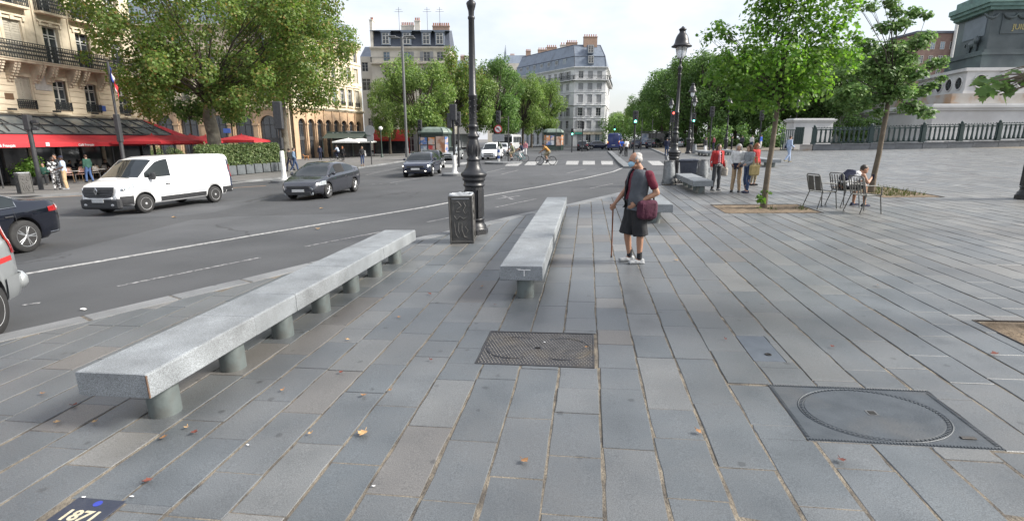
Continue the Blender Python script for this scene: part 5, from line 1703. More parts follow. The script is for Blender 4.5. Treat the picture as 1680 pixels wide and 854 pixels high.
M['leaf_hedge'] = leaf_mat('hedge leaf', [(0, (0.069, 0.112, 0.041)), (.6, (0.124, 0.173, 0.069)), (1, (0.206, 0.241, 0.110))], trans=.3)
M['bark_plane'] = mat('mottled plane bark', (.20, .18, .145), (.095, .085, .07), .9, 1.6, .6, 14, detail=7, stain=(.28, .255, .21), stain_scale=2)
M['bark_dark'] = mat('dark bark', (.075, .062, .048), (.045, .038, .03), .9, 5, .6, 25)
M['bark_young'] = mat('young bark', (.15, .12, .088), (.095, .078, .056), .9, 7, .6, 40)
QUAD = (np.array([(0, 0, 0), (.42, .42, .06), (0, 1, 0), (-.42, .42, .06)]), [(0, 1, 2, 3)])
_mp = [(0, 0, 0), (.18, .02, .03), (.34, .12, .06), (.30, .30, .05), (.52, .46, .09), (.34, .56, .06), (.30, .74, .05), (.14, .68, .03), (0, 1, 0)]
_ml = [(-x, y, z) for x, y, z in _mp[1:-1]]
MAPLE = (np.array(_mp + _ml), [tuple(range(9)), (0, 8) + tuple(range(15, 8, -1))])
def leaf_cloud(name, m, blobs, n, size, seed, shape=QUAD, up=.5, shell=.55, flat=1.0, droop=0.0):
 """blobs: (x, y, z, r); leaves gather in the outer part of every blob"""
 r_ = np.random.RandomState(seed)
 B = np.array(blobs, float)
 wgt = B[:, 3] ** 2; wgt /= wgt.sum()
 idx = r_.choice(len(B), n, p=wgt)
 d = r_.normal(size=(n, 3)); d /= np.linalg.norm(d, axis=1)[:, None]
 rad = (shell + (1 - shell) * r_.rand(n) ** .7) * (1 + .12 * r_.normal(size=n))
 P = B[idx, :3] + d * (B[idx, 3] * rad)[:, None] * np.array([1, 1, flat])
 nrm = d * .7 + np.array([0, 0, up]) + r_.normal(size=(n, 3)) * .55
 nrm /= np.linalg.norm(nrm, axis=1)[:, None]
 t = r_.normal(size=(n, 3)) + d * .5 + np.array([0, 0, -droop]); t -= nrm * (t * nrm).sum(1)[:, None]; t /= np.linalg.norm(t, axis=1)[:, None]
 s = np.cross(t, nrm)
 sz = size * r_.uniform(.65, 1.3, n)
 V, F = shape
 vs = P[:, None, :] + sz[:, None, None] * (V[None, :, 0, None] * s[:, None, :] + V[None, :, 1, None] * t[:, None, :] + V[None, :, 2, None] * nrm[:, None, :])
 nv = len(V)
 me = bpy.data.meshes.new(name)
 me.vertices.add(n * nv); me.vertices.foreach_set('co', vs.reshape(-1))
 lt = sum(len(f) for f in F)
 me.loops.add(n * lt); me.polygons.add(n * len(F))
 base = np.concatenate([np.array(f) for f in F])
 me.loops.foreach_set('vertex_index', (base[None, :] + (np.arange(n) * nv)[:, None]).reshape(-1).astype(np.int32))
 starts = np.cumsum([0] + [len(f) for f in F])[:-1]
 me.polygons.foreach_set('loop_start', (starts[None, :] + (np.arange(n) * lt)[:, None]).reshape(-1).astype(np.int32))
 tn = r_.rand(len(B))[idx] * .7 + r_.rand(n) * .3
 a = me.attributes.new('tone', 'FLOAT', 'FACE'); a.data.foreach_set('value', np.repeat(tn, len(F)).astype(np.float32))
 me.materials.append(M[m] if isinstance(m, str) else m)
 me.update(); me.validate()
 return me
def limbs(b, fork, blobs, r, seed, n=7, every=1):
 rg = random.Random(seed)
 for i, (x, y, z, br) in enumerate(blobs):
  if i % every: continue
  e = Vector((x, y, z)); f = Vector(fork) + Vector((0, 0, rg.uniform(-.1, .35) * max(.2, (e.z - fork[2]) * .6)))
  k = rg.uniform(.5, 1)
  mid = f.lerp(e, .45) + Vector((rg.uniform(-1, 1), rg.uniform(-1, 1), rg.uniform(-.2, .8))) * (e - f).length * .08
  b.tube([f, f.lerp(mid, .5) + Vector((0, 0, .03 * (e - f).length)), mid, e], [r * k * .9, r * k * .7, r * k * .5, r * .12], n)
  for q in range(2):
   g = mid.lerp(e, rg.uniform(.1, .6)); h = e + Vector((rg.uniform(-1, 1), rg.uniform(-1, 1), rg.uniform(-.5, 1))) * br * .8
   b.tube([g, g.lerp(h, .5) + Vector((0, 0, .05)), h], [r * k * .32, r * k * .2, r * .05], 5)
def crown_blobs(c, R3, n, br, seed, zmin=None):
 rg = random.Random(seed); o = []
 while len(o) < n:
  d = Vector((rg.gauss(0, 1), rg.gauss(0, 1), rg.gauss(0, 1))).normalized()
  q = rg.uniform(.35, .95) ** .6
  p = (c[0] + d.x * R3[0] * q, c[1] + d.y * R3[1] * q, c[2] + d.z * R3[2] * q)
  if zmin is not None and p[2] < zmin: continue
  o.append((*p, br * rg.uniform(.65, 1.25)))
 return o
def make_tree(m, label, trunk_h, r0, r1, blobs, leaf, n, size, seed, bark, group, name='plane_tree', shape=QUAD, lean=(0, 0), lk=1.0, **kw):
 root = empty(name, m, label, 'tree', group)
 b = MB()
 rg = random.Random(seed)
 pts = [(0, 0, -.15)] + [(lean[0] * k / 5 + rg.uniform(-1, 1) * r0 * .15, lean[1] * k / 5 + rg.uniform(-1, 1) * r0 * .15, trunk_h * k / 5) for k in range(1, 6)]
 b.tube(pts, [r0 * 1.35, r0 * 1.02, r0 * .95, r0 * .9, (r0 + r1) / 2, r1], 12)
 b.build('trunk', bark, root)
 b = MB(); limbs(b, pts[-1], blobs[:60], r1 * lk, seed); b.build('branches', M['bark_dark'] if lk < .8 else bark, root)
 o = bpy.data.objects.new('crown', leaf_cloud('crown', leaf, blobs, n, size, seed, shape, **kw)); COL.objects.link(o); o.parent = root
 return root
def fringe(c, R3, n, seed):
 rg = random.Random(seed); o = []
 while len(o) < n:
  d = Vector((rg.gauss(0, 1), rg.gauss(0, 1) - .3, rg.gauss(0, 1) - .15)).normalized(); q = rg.uniform(.98, 1.16)
  o.append((c[0] + d.x * R3[0] * q, c[1] + d.y * R3[1] * q, max(4.4, c[2] + d.z * R3[2] * q), rg.uniform(.45, .85)))
 return o
# big plane trees on the cafe side
p = at_y(352, 250, 40); P0 = (p.x, 40, gz(p.x))
bl = crown_blobs((1.6, -1, 10.7), (7.6, 6.0, 6.4), 50, 1.35, 3, 4.8)
bl += fringe((1.6, -1, 10.7), (7.6, 6.0, 6.4), 46, 5) + [(-6.6, -2, 11.5, 1.3), (-7.4, -1, 12.8, 1.3), (-5.6, -2, 9.6, 1.0), (5.5, -2, 6.0, 1.3), (4.0, -2.5, 5.0, 1.1), (-4.2, -1, 5.4, 1.3), (-3.0, -1.5, 4.6, 1.0), (1.8, -2, 5.3, 1.2), (7.2, -1, 6.8, 1.3)]
make_tree(Matrix.Translation(P0), 'huge spreading plane tree rising behind the white van and hedge', 5.0, .50, .38, bl, 'leaf_plane', 50000, .195, 5, M['bark_plane'], 'plane trees of the square', lk=.26)
p = at_y(470, 250, 51); P1 = (p.x, 51, gz(p.x))
bl = crown_blobs((1.6, -2, 11.0), (6.0, 5, 6.0), 46, 1.5, 8, 5.0) + fringe((1.6, -2, 11.0), (6.0, 5, 6.0), 36, 6) + [(4.0, -3, 5.6, 1.1), (5.2, -3, 6.4, 1.3), (2.6, -3, 5.6, 1.1), (6.2, -3, 8.2, 1.3), (-1, -2, 6.4, 1.3)]
make_tree(Matrix.Translation(P1), 'browning plane tree standing behind the black signal box on its white foot', 6.0, .36, .28, bl, 'leaf_plane', 32000, .205, 9, M['bark_plane'], 'plane trees of the square', lk=.3)
# thin saplings along the terrace
for i, (px, Y, h, lb) in enumerate(((252, 47, 6.3, 'slim young tree left of the big trunk, over the first parasol'), (317, 52, 6.2, 'slim young tree just left of the big plane trunk'), (384, 54, 6.4, 'slim young tree right of the big trunk, over the hedge'))):
 q = at_y(px, 240, Y)
 bl = crown_blobs((0, 0, h), (1.8, 1.6, 1.9), 14, .75, 20 + i)
 make_tree(Matrix.Translation((q.x, Y, gz(q.x))), lb, h - 1.6, .09, .06, bl, 'leaf_mid', 3200, .24, 20 + i, M['bark_young'], 'slim trees by the terrace', 'young_tree')
# rows of trees along the boulevards: three crowns shared by all
protos = {}
def row_tree(px, Y, top_px, lb, kind, group, w_=1.0, seed=0):
 q = at_y(px, 230, Y)
 zt = at_y(px, top_px, Y).z - gz(q.x)
 if kind not in protos:
  leaf, s_ = {'a': ('leaf_mid', 31), 'b': ('leaf_dark', 47), 'c': ('leaf_plane', 53), 'd': ('leaf_dark', 61)}[kind]
  bl = crown_blobs((0, 0, 8.4), (5.6, 5.2, 5.8), 44, 1.35, s_, 2.9)
  protos[kind] = make_tree(Matrix.Identity(4), lb, 4.4, .30, .22, bl, leaf, 17000, .28, s_, M['bark_dark'], group)
  protos[kind]['h0'] = max(b_[2] + b_[3] for b_ in bl)
  o = protos[kind]; new = o
 else:
  o = protos[kind]; new = copy_tree(o)
 k = zt / o['h0']
 new.matrix_world = Matrix.Translation((q.x, Y, gz(q.x))) @ Matrix.Rotation(seed * 2.4, 4, 'Z') @ Matrix.Diagonal((k * w_, k * w_, k, 1))
 new['label'] = lb; new['group'] = group
GA, GB = 'plane trees along the left boulevard', 'trees beyond the square on the right'
for i, (px, Y, tp, kd, w_, lb) in enumerate((
 (688, 82, 86, 'a', 1.02, 'broad light green plane tree right behind the left newspaper kiosk'), (742, 96, 78, 'c', .8, 'olive plane tree with wispy top between mast and street lamp'), (812, 104, 92, 'b', .86, 'deep green tree just right of the tall lamp shaft'),
 (776, 100, 100, 'a', .8, 'mid green tree hidden partly by the tall lamp shaft'), (858, 112, 118, 'a', .82, 'light green tree above the crossing cyclist, left of the wedge block'), (893, 120, 122, 'a', .8, 'green tree brushing the left face of the wedge building'),
 (842, 135, 112, 'b', .8, 'dark tree deep in the left boulevard'), (640, 92, 120, 'a', .7, 'small plane tree beside the pale mansard block'), (872, 128, 126, 'c', .75, 'olive tree in the gap before the wedge building'))):
 row_tree(px, Y, tp, lb, kd, GA, w_, i + 1)
for i, (px, Y, tp, kd, w_, lb) in enumerate((
 (1085, 110, 108, 'b', 1.0, 'leftmost dark tree of the mass beyond the square'), (1122, 95, 84, 'd', 1.0, 'dark tree behind the tallest right-hand lamp'), (1162, 88, 82, 'b', 1.0, 'dark tree right of the tallest right-hand lamp'), (1205, 92, 78, 'd', 1.0, 'dark tree above the three women'),
 (1250, 86, 74, 'b', 1.0, 'dark tree directly behind the young maple trunk'), (1300, 92, 70, 'd', 1.05, 'dark tree above the white gate pavilion, left side'), (1345, 88, 70, 'b', 1.0, 'dark tree behind the white gate pavilion'), (1392, 96, 72, 'd', 1.0, 'dark tree between the two young trees'),
 (1440, 104, 96, 'b', .95, 'dark tree behind the sparse young tree'), (1062, 135, 138, 'd', .9, 'far dark tree left end of the right-hand row'), (1480, 118, 130, 'd', .9, 'low dark tree near the white plinth'), (1140, 120, 100, 'b', 1.1, 'dark tree in the second row behind the lamps'), (1235, 118, 96, 'd', 1.1, 'dark tree in the second row above the woman in red'), (1330, 120, 92, 'b', 1.1, 'dark tree in the second row above the pavilion'))):
 row_tree(px, Y, tp, lb, kd, GB, w_, i + 3)
for i, (px, Y, tp, lb) in enumerate(((1005, 210, 190, 'hazy far tree beside the wedge building'), (1022, 200, 182, 'hazy far tree over the blue van'), (1040, 185, 172, 'hazy far tree behind the green signal'), (1056, 170, 160, 'hazy far tree joining the dark mass'), (1012, 250, 184, 'farthest tree at the end of the avenue'))):
 row_tree(px, Y, tp, lb, 'a', 'far trees at the end of the avenue', 1.25, i)
# undergrowth screen at the feet of the right-hand trees: low shrubs
for i, (px, Y, tp, lb) in enumerate(((1180, 74, 205, 'low shrub under the trees behind the women'), (1230, 76, 200, 'low shrub under the trees beside the young trunk'), (1280, 74, 202, 'low shrub left of the gate pavilion'), (1210, 86, 196, 'low shrub deep under the trees'), (1385, 80, 180, 'shrub behind the fence near the pavilion'), (1415, 78, 188, 'shrub behind the fence by the sparse tree'), (1130, 90, 208, 'low shrub beyond the second lamp'), (1330, 84, 190, 'shrub just above the gate pavilion'))):
 q = at_y(px, 230, Y); zt = at_y(px, tp, Y).z - gz(q.x)
 root = empty('shrub', (q.x, Y, gz(q.x)), lb, 'shrub', 'shrubs under the right-hand trees')
 bl = crown_blobs((0, 0, zt * .5), (2.6, 1.6, zt * .42), 10, .8, 90 + i)
 o = bpy.data.objects.new('foliage', leaf_cloud('foliage', 'leaf_dark', bl, 1500, .3, 90 + i)); COL.objects.link(o); o.parent = root
 b = MB(); limbs(b, (0, 0, 0), bl, .07, i, 5, 2); b.build('stem', M['bark_dark'], root)
# distant foliage closing the view under the crowns
def far_mass(name, x0, x1, Y, h, seed, n=9000):
 rg = random.Random(seed); bl = []
 k = int((x1 - x0) / 1.6)
 for i in range(k):
  for j in range(max(1, int(h / 2.2))):
   bl.append((x0 + (x1 - x0) * (i + .5) / k + rg.uniform(-.6, .6), Y + rg.uniform(-2, 2), gz(x0) + 1 + j * 2.1 + rg.uniform(-.5, .5), 1.7))
 o = bpy.data.objects.new(name, leaf_cloud(name, 'leaf_dark', bl, n, .42, seed)); COL.objects.link(o); tag(o, kind='stuff')
far_mass('far_wood', 22, 78, 128, 7.5, 301, 15000)
far_mass('far_wood', 60, 100, 112, 9, 302, 9000)
far_mass('far_wood', 34, 60, 265, 15, 303, 6000)
# young trees in the pits of the square
q = at(1252, 341); m = Matrix.Translation((q.x, q.y, gz(q.x)))
def off(px, py, Y, base):
 w_ = at_y(px, py, Y); return (w_.x - base.x, Y - base.y, w_.z - gz(base.x))
cs = [(1270, 150, 14.1, .55), (1215, 130, 14.0, .5), (1190, 95, 13.9, .42), (1172, 120, 14.3, .36), (1235, 90, 14.0, .55), (1285, 95, 13.7, .6), (1330, 110, 14.0, .55), (1365, 80, 14.2, .45), (1395, 95, 14.5, .36), (1340, 55, 13.9, .6), (1290, 45, 14.2, .62), (1245, 45, 14.6, .5), (1285, -10, 14.0, .62), (1335, 5, 14.2, .6), (1380, 35, 14.0, .42), (1255, 0, 14.3, .5), (1300, -70, 14.2, .6), (1340, -55, 13.9, .5), (1270, -60, 14.4, .5), (1310, -130, 14.1, .5), (1240, 160, 14.4, .42), (1310, 150, 13.9, .45), (1350, 140, 14.1, .36), (1205, 165, 14.2, .32), (1180, 45, 14.0, .22), (1160, 60, 14.1, .2), (1195, 55, 14.3, .28), (1395, 5, 14.3, .3), (1375, -20, 14.2, .35), (1225, 110, 13.6, .4), (1305, 120, 14.6, .5), (1260, 115, 14.8, .5), (1405, 60, 14.3, .22)]
bl = [(*off(x, y, Y, q), r) for x, y, Y, r in cs]
def sprout(b):
 pass
t1 = make_tree(m, 'young bright green maple with a thin leaning trunk in the earth pit near the women', 2.75, .072, .05, bl, 'leaf_bright', 8800, .098, 71, M['bark_young'], 'young maples on the square', 'young_tree', MAPLE, lean=(.10, 0), lk=.7, shell=.25, up=.7, droop=.35)
o = bpy.data.objects.new('sprout', leaf_cloud('sprout', 'leaf_bright', [(-.12, -.05, .25, .14), (-.05, -.1, .42, .1), (-.1, -.08, .1, .12)], 34, .12, 5, MAPLE)); COL.objects.link(o); o.parent = t1
q2 = at(1429, 316); m = Matrix.Translation((q2.x, q2.y, gz(q2.x)))
cs = [(1450, 160, 17.3, .42), (1400, 150, 17.1, .45), (1495, 175, 17.4, .4), (1520, 185, 17.3, .3), (1460, 120, 17.2, .5), (1415, 115, 17.5, .45), (1500, 120, 17.0, .4), (1535, 105, 17.3, .34), (1460, 80, 17.4, .45), (1420, 75, 17.2, .4), (1505, 70, 17.3, .4), (1545, 100, 17.2, .22), (1475, 40, 17.3, .36), (1520, 60, 17.4, .3), (1430, 10, 17.1, .26), (1460, 5, 17.3, .26), (1500, 20, 17.3, .26), (1520, 25, 17.1, .18), (1412, 14, 17.2, .14), (1390, 120, 17.3, .4), (1380, 160, 17.4, .36), (1440, 185, 17.3, .25), (1400, 180, 17.2, .28), (1480, 150, 17.0, .36), (1530, 140, 17.2, .22), (1545, 128, 17.3, .16), (1440, -30, 17.3, .25), (1480, -15, 17.3, .22), (1450, 45, 17.3, .32), (1485, 95, 17.2, .36), (1440, 100, 17.4, .36), (1470, 20, 17.4, .26), (1450, 140, 17.2, .34), (1510, 150, 17.3, .3), (1425, 165, 17.3, .34)]
bl = [(*off(x, y, Y, q2), r) for x, y, Y, r in cs]
make_tree(m, 'sparse young maple in the grassy pit beside the seated person', 3.0, .08, .055, bl, 'leaf_olive', 7600, .105, 72, M['bark_young'], 'young maples on the square', 'young_tree', MAPLE, lean=(.12, 0), lk=.6, shell=.2, up=.9, flat=.6, droop=.3)
# third maple, its trunk just outside the frame, one branch hanging in
u0, u1, v0, v1 = PIT_C
q3 = W3(u1 + .25, (v0 + v1) / 2 + .3); m = Matrix.Translation(q3)
cs = [(1632, 140, 5.6, .17), (1660, 132, 5.6, .14), (1608, 136, 5.5, .10), (1640, 156, 5.6, .09)]
bl = [(*off(x, y, Y, q3), r) for x, y, Y, r in cs] + [(-.2, .2, 3.6, .6), (.6, .1, 3.5, .7), (.1, -.4, 4.2, .7), (.9, .6, 4.3, .7), (.2, .6, 4.9, .7), (-.1, 0, 5.4, .6), (1.1, -.2, 3.1, .6)]
make_tree(m, 'maple at the right edge whose leafy branch hangs before the white drum', 2.6, .08, .055, bl, 'leaf_olive', 1700, .12, 73, M['bark_young'], 'young maples on the square', 'young_tree', MAPLE, lean=(.1, 0), shell=.1, up=.8, droop=.6)
# hedge in metal planters, bushes on the terrace
M['planter'] = mat('grey zinc planter', (.14, .155, .165), (.105, .118, .125), .5, 4, .1, metal=.3)
ha, hb = at(383, 287.5), at(463, 279.8)
hd = (hb - ha); HL = hd.length; hd.normalize(); hh = math.atan2(hd.x, hd.y)
N_ = 6
for k in range(-3, N_):
 p = ha + hd * HL * (k + .5) / N_
 mm = frame(Vector((p.x, p.y, gz(p.x))), hh)
 side = ['first', 'second', 'third', 'fourth', 'fifth', 'sixth'][k] if k >= 0 else None
 lb = f'grey metal planter of the clipped hedge, {side} one to the right of the white van' if side else ['grey hedge planter hidden mostly behind the rear of the white van', 'grey hedge planter hidden behind the middle of the white van', 'grey hedge planter hidden behind the front of the van'][k + 3]
 root = empty('hedge_planter', mm, lb, 'planter', 'hedge planters of the terrace')
 l = HL / N_
 b = MB(); b.bbox((0, 0, .36), (.75, l - .12, .66), .015); b.build('box', M['planter'], root)
 b = MB(); b.box((0, l / 2 - .03, .34), (.7, .06, .62)); b.build('gap_panel', M['dark_metal'], root)
 bl = [(rng.uniform(-.15, .15), -l / 2 + l * (i + .5) / 5, .95 + .42 * j, .36) for i in range(5) for j in range(3)]
 o = bpy.data.objects.new('hedge', leaf_cloud('hedge', 'leaf_hedge', bl, 2600, .13, 200 + k)); COL.objects.link(o); o.parent = root
def bush(px, py, s, lb, leaf='leaf_hedge', pot=True, seed=0, lf=.14, cnt=1500):
 p = at(px, py); root = empty('potted_bush', Matrix.Translation(Vector((p.x, p.y, gz(p.x)))), lb, 'bush', 'bushes of the terrace')
 b = MB(); b.bbox((0, 0, .25), (s * 1.1, s * 1.1, .5), .02); b.build('pot', M['planter'] if seed % 2 else M['dark_metal'], root)
 bl = crown_blobs((0, 0, .5 + s * .6), (s * .5, s * .5, s * .5), 10, s * .42, seed)
 o = bpy.data.objects.new('foliage', leaf_cloud('foliage', leaf, bl, cnt, lf, seed)); COL.objects.link(o); o.parent = root
bush(51, 303, 1.15, 'rounded bright green bush in a dark pot behind the square post', 'leaf_bright', seed=2, cnt=1400)
bush(238, 272, 1.2, 'green bush on the terrace below the first parasol', seed=5)
bush(262, 270, 1.3, 'green bush below the parasols, above the van windscreen', seed=7)
bush(290, 268, 1.3, 'green bush below the parasols, above the van roof', seed=9)
bush(330, 266, 1.3, 'green bush left of the big trunk', seed=11)
bush(382, 262, 1.4, 'dense green bush right of the big trunk, behind the hedge', seed=13)
bush(408, 262, 1.3, 'tall bush peeping over the hedge', seed=15)
bush(85, 292, .9, 'small green bush behind the couple on the terrace', 'leaf_mid', seed=17)
# weeds and grass in the pits
b = MB()
rg = random.Random(4)
for rc, n in ((PIT_B, 520), (PIT_A, 40)):
 u0, u1, v0, v1 = rc
 for k in range(n):
  if rc is PIT_B: a, c = u0 + .2 + (u1 - u0 - .4) * rg.random(), v0 + (v1 - v0) * (.1 + .8 * rg.random())
  else: a, c = u0 + (u1 - u0) * rg.choice((.55, .58, .86, .88, .9)) + rg.uniform(-.08, .08), v0 + (v1 - v0) * (.3 + .2 * rg.random())
  p = W3(a, c, 0); h = rg.uniform(.04, .17) * (1.6 if rg.random() < .06 and rc is PIT_B else 1); d = Vector((rg.uniform(-1, 1), rg.uniform(-1, 1), 0)) * h * .5
  w_ = Vector((rg.uniform(-1, 1), rg.uniform(-1, 1), 0)).normalized() * .014
  b.add([p - w_, p + w_, p + d + Vector((0, 0, h))], [(0, 1, 2)])
M['dry_grass'] = leaf_mat('dry pit grass', [(0, (.16, .14, .07)), (.5, (.11, .13, .045)), (1, (.07, .11, .03))], trans=.2)
tag(b.build('pit_weeds', M['dry_grass']), kind='stuff')
# ------------------------------------------------------------------ signals, signs, masts, kiosks
M['sig_green'] = mat('green signal lamp', (.1, .9, .6), None, .3, emit=((.15, 1, .62), 5))
M['sig_red'] = mat('red signal lamp', (.8, .05, .05), None, .3, emit=((1, .08, .06), 3))
M['sig_off'] = mat('dark signal lens', (.03, .03, .03), None, .25)
M['sign_red'] = mat('red sign enamel', (.50, .025, .03), None, .45)
M['sign_grey'] = mat('grey sign back', (.33, .345, .36), (.27, .285, .30), .5, 6, metal=.3)
M['band_blue'] = mat('blue band', (.03, .07, .25), None, .5)
M['kiosk_green'] = mat('dark green kiosk', (.030, .050, .042), (.042, .065, .055), .5, 3, .05)
M['kiosk_roof'] = mat('kiosk zinc roof', (.17, .215, .185), (.13, .165, .14), .55, 4, .1)
def up_at(px, py, off_=0.0):
 p = at(px, py, off_); p.z = gz(p.x) + off_
 return p
def island(px, py, r, label_='traffic_island'):
 p = up_at(px, py, ROAD); b = MB()
 b.lathe([(r, -.02), (r, .13), (r - .03, .15)], 24, c=(0, 0, 0), smooth=False)
 o = b.build(label_, M['kerb']); o.location = p; tag(o, kind='structure'); return p
def signal(p, heading, label, h=4.4, white=True, lamp=None, head=(.36, .95), box=True, base_h=1.25):
 root = empty('traffic_signal', frame(p, heading, False), label, 'traffic light', 'traffic signals')
 b = MB()
 if white: b.lathe([(.24, .13), (.22, .2), (.15, .26), (.13, .6), (.12, base_h), (.09, base_h + .04)], 12); b.build('white_foot', M['white_paint'], root)
 b = MB(); b.tube([(0, 0, base_h if white else 0), (0, 0, h)], .075, 10); b.build('pole', M['black_iron'], root)
 hd_ = MB(); hd_.bbox((0, .0, h - head[1] / 2), (head[0], .26, head[1]), .03); o = hd_.build('signal_head', M['dark_metal'], root)
 for k in range(3):
  z = h - head[1] * (.18 + .32 * k)
  c_ = M['sig_off']
  if lamp == 'green' and k == 2: c_ = M['sig_green']
  if lamp == 'red' and k == 0: c_ = M['sig_red']
  b = MB(); b.lathe([(.10, 0), (.08, .02), (0, .03)], 12, m=Matrix.Translation((0, -.13, z)) @ Matrix.Rotation(PI / 2, 4, 'X')); b.build('lens', c_, o)
  b = MB()
  for q in range(7):
   t = PI * q / 6; b.box((.115 * math.cos(t), -.2, z + .115 * math.sin(t)), (.02, .16, .035))
  b.build('visor', M['dark_metal'], o)
 if box:
  b = MB(); b.bbox((.0, -.05, 2.2), (.18, .22, .62), .02); b.build('repeater_box', M['dark_metal'], root)
 return root
p = island(467, 299, .75)
signal(p, R(180), 'tall black signal box on a white foot between the grey car and the white van', 4.5, True, None, (.48, 1.5), base_h=1.75)
p = island(746, 288, .8)
r_ = signal(p, R(190), 'black signal seen from behind on a white foot, just left of the tall lamp shaft', 4.25, True, None, (.42, .95), base_h=1.2)
b = MB(); b.bbox((.22, 0, 3.3), (.3, .26, .85), .03); b.build('side_signal', M['dark_metal'], r_)
p = island(826, 268, 1.7)
p2 = up_at(818, 267.5, ROAD)
r_ = signal(p2, R(10), 'dark signal above a round no left turn sign on a blue and white banded post', 4.6, False, None, (.4, 1.05), box=False)
for k in range(5):
 b = MB(); b.lathe([(.13, .14 + .27 * k), (.13, .14 + .27 * (k + 1))], 14, smooth=False); b.build('band', M['band_blue'] if k % 2 else M['white_paint'], r_)
b = MB(); b.lathe([(.36, -.015), (.36, .015)], 24, m=Matrix.Translation((0, -.12, 3.02)) @ Matrix.Rotation(PI / 2, 4, 'X'), smooth=False); d_ = b.build('round_sign', M['sign_red'], r_)
b = MB(); b.lathe([(.27, -.015), (.27, .020)], 24, m=Matrix.Translation((0, -.12, 3.02)) @ Matrix.Rotation(PI / 2, 4, 'X'), smooth=False); b.build('sign_face', M['mark_white'], d_)
b = MB(); b.tube([(.09, -.145, 2.86), (.09, -.145, 3.03), (.03, -.145, 3.1), (-.1, -.145, 3.08)], .028, 5); b.tube([(-.06, -.145, 3.16), (-.15, -.145, 3.07), (-.06, -.145, 2.99)], .025, 5); b.build('arrow', M['slot'], d_)
b = MB(); b.box((0, -.152, 3.02), (.56, .008, .05), Matrix.Translation((0, 0, 3.02)) @ Matrix.Rotation(.75, 4, 'Y') @ Matrix.Translation((0, 0, -3.02))); b.build('slash', M['sign_red'], d_)
b = MB(); b.bbox((0, -.11, 2.25), (1.1, .03, .66), .01); b.build('panel', M['sign_grey'], r_)
for (px, py, h, lamp, lb, w_) in ((1039, 262, 4.05, 'green', 'signal showing green right above the old man', False), (1100, 256, 4.2, 'red', 'signal showing red beside the lamp by the bins', False), (753, 274, 4.1, None, 'slim dark signal just behind the white footed one', False),
        (1007, 243, 3.9, 'green', 'distant signal showing green above the blue van', False), (938, 250, 3.2, 'green', 'distant signal showing green at the foot of the wedge building', False), (1134, 249, 4.4, 'green', 'distant signal with a green light between the far lamps', False),
        (1163, 251, 4.8, None, 'dark signal under the trees left of the women', False), (1244, 247, 4.4, None, 'dark signal under the trees by the young maple', False), (691, 262, 4.3, None, 'dark signal at the left side of the left kiosk', False), (955, 249, 4.2, None, 'dark square signal back in front of the wedge building', False)):
 signal(up_at(px, py), R(5), lb, h, w_, lamp, (.42, 1.05) if h > 4 else (.36, .9), box=False)
def post(px, py, h, label, name='post', cat='post', r=.06, parts=None, m='dark_metal'):
 root = empty(name, frame(up_at(px, py), 0, False), label, cat)
 b = MB(); b.tube([(0, 0, 0), (0, 0, h)], r, 10); b.build('pole', M[m], root)
 return root
r_ = post(68, 311, 3.85, 'dark square post with a small box on top, on the pavement before the cafe', 'street_post', 'post', .11)
b = MB(); b.bbox((0, 0, 3.45), (.3, .3, .75), .02); b.bbox((.36, 0, 3.5), (.34, .14, .16), .02); b.bbox((.34, 0, 3.15), (.3, .14, .16), .02); b.build('signal_box', M['dark_metal'], r_)
r_ = post(209, 300, 6.9, 'dark flag pole in front of the cafe awning', 'flag_pole', 'pole', .07)
b = MB(); b.bbox((0, 0, 3.2), (.26, .26, 1.6), .03); b.lathe([(.2, 0), (.16, .3), (.11, .4), (.11, 2.5)], 12); b.build('sleeve', M['dark_metal'], r_)
fp = up_at(209, 300)
fl_ = empty('flag', frame(fp + Vector((0, 0, 5.3)), 0, False), 'blue white and red flag hanging limp from the pole by the cafe', 'flag')
for k, c_ in enumerate(((.03, .05, .28), (.6, .6, .6), (.5, .03, .04))):
 b = MB(); vs, fs = [], []
 for i in range(5):
  for j in range(6):
   t = (k + i / 4) / 3
   vs.append((.07 + t * .26 - .03 * math.sin(j), .07 * math.sin(t * 14 + j * .8), 1.35 - j * .15 - t * 1.15))
 for i in range(4):
  for j in range(5): fs.append((i * 6 + j, (i + 1) * 6 + j, (i + 1) * 6 + j + 1, i * 6 + j + 1))
 b.add(vs, fs, True); o = b.build('stripe', mat(('blue', 'white', 'red')[k] + ' flag cloth', c_, None, .85), fl_)
 so = o.modifiers.new('t', 'SOLIDIFY'); so.thickness = .006; realise(o)
r_ = post(668, 258, 14.8, 'very tall thin lighting mast in front of the plane trees', 'lighting_mast', 'mast', .17, m='grey_metal')
b = MB(); b.tube([(0, 0, 0), (0, 0, 1.2)], .24, 10); b.build('sleeve', M['grey_metal'], r_)
for s_ in (-1, 1):
 for y in (-.35, .35):
  b = MB(); b.tube([(0, 0, 14.6), (s_ * .7, y, 14.75)], .05, 6); b.bbox((s_ * 1.1, y * 1.5, 14.75), (.95, .34, .18), .06); b.build('floodlight', M['grey_metal'], r_)
r_ = post(610, 270, 3.5, 'round sign seen from behind on a black pole by the far kerb', 'road_sign', 'road sign', .05)
for z, rr in ((3.1, .46),):
 b = MB(); b.lathe([(rr, -.015), (rr, .015)], 28, m=Matrix.Translation((0, -.06, z)) @ Matrix.Rotation(PI / 2, 4, 'X'), smooth=False); b.build('disc', M['sign_grey'], r_)
b = MB(); b.bbox((0, -.06, 2.35), (.62, .02, .5), .01); b.build('plate', M['sign_grey'], r_)
r_ = post(289, 262, 6.6, 'thin modern lamp post left of the big plane trunk', 'lamp_post', 'street lamp', .055)
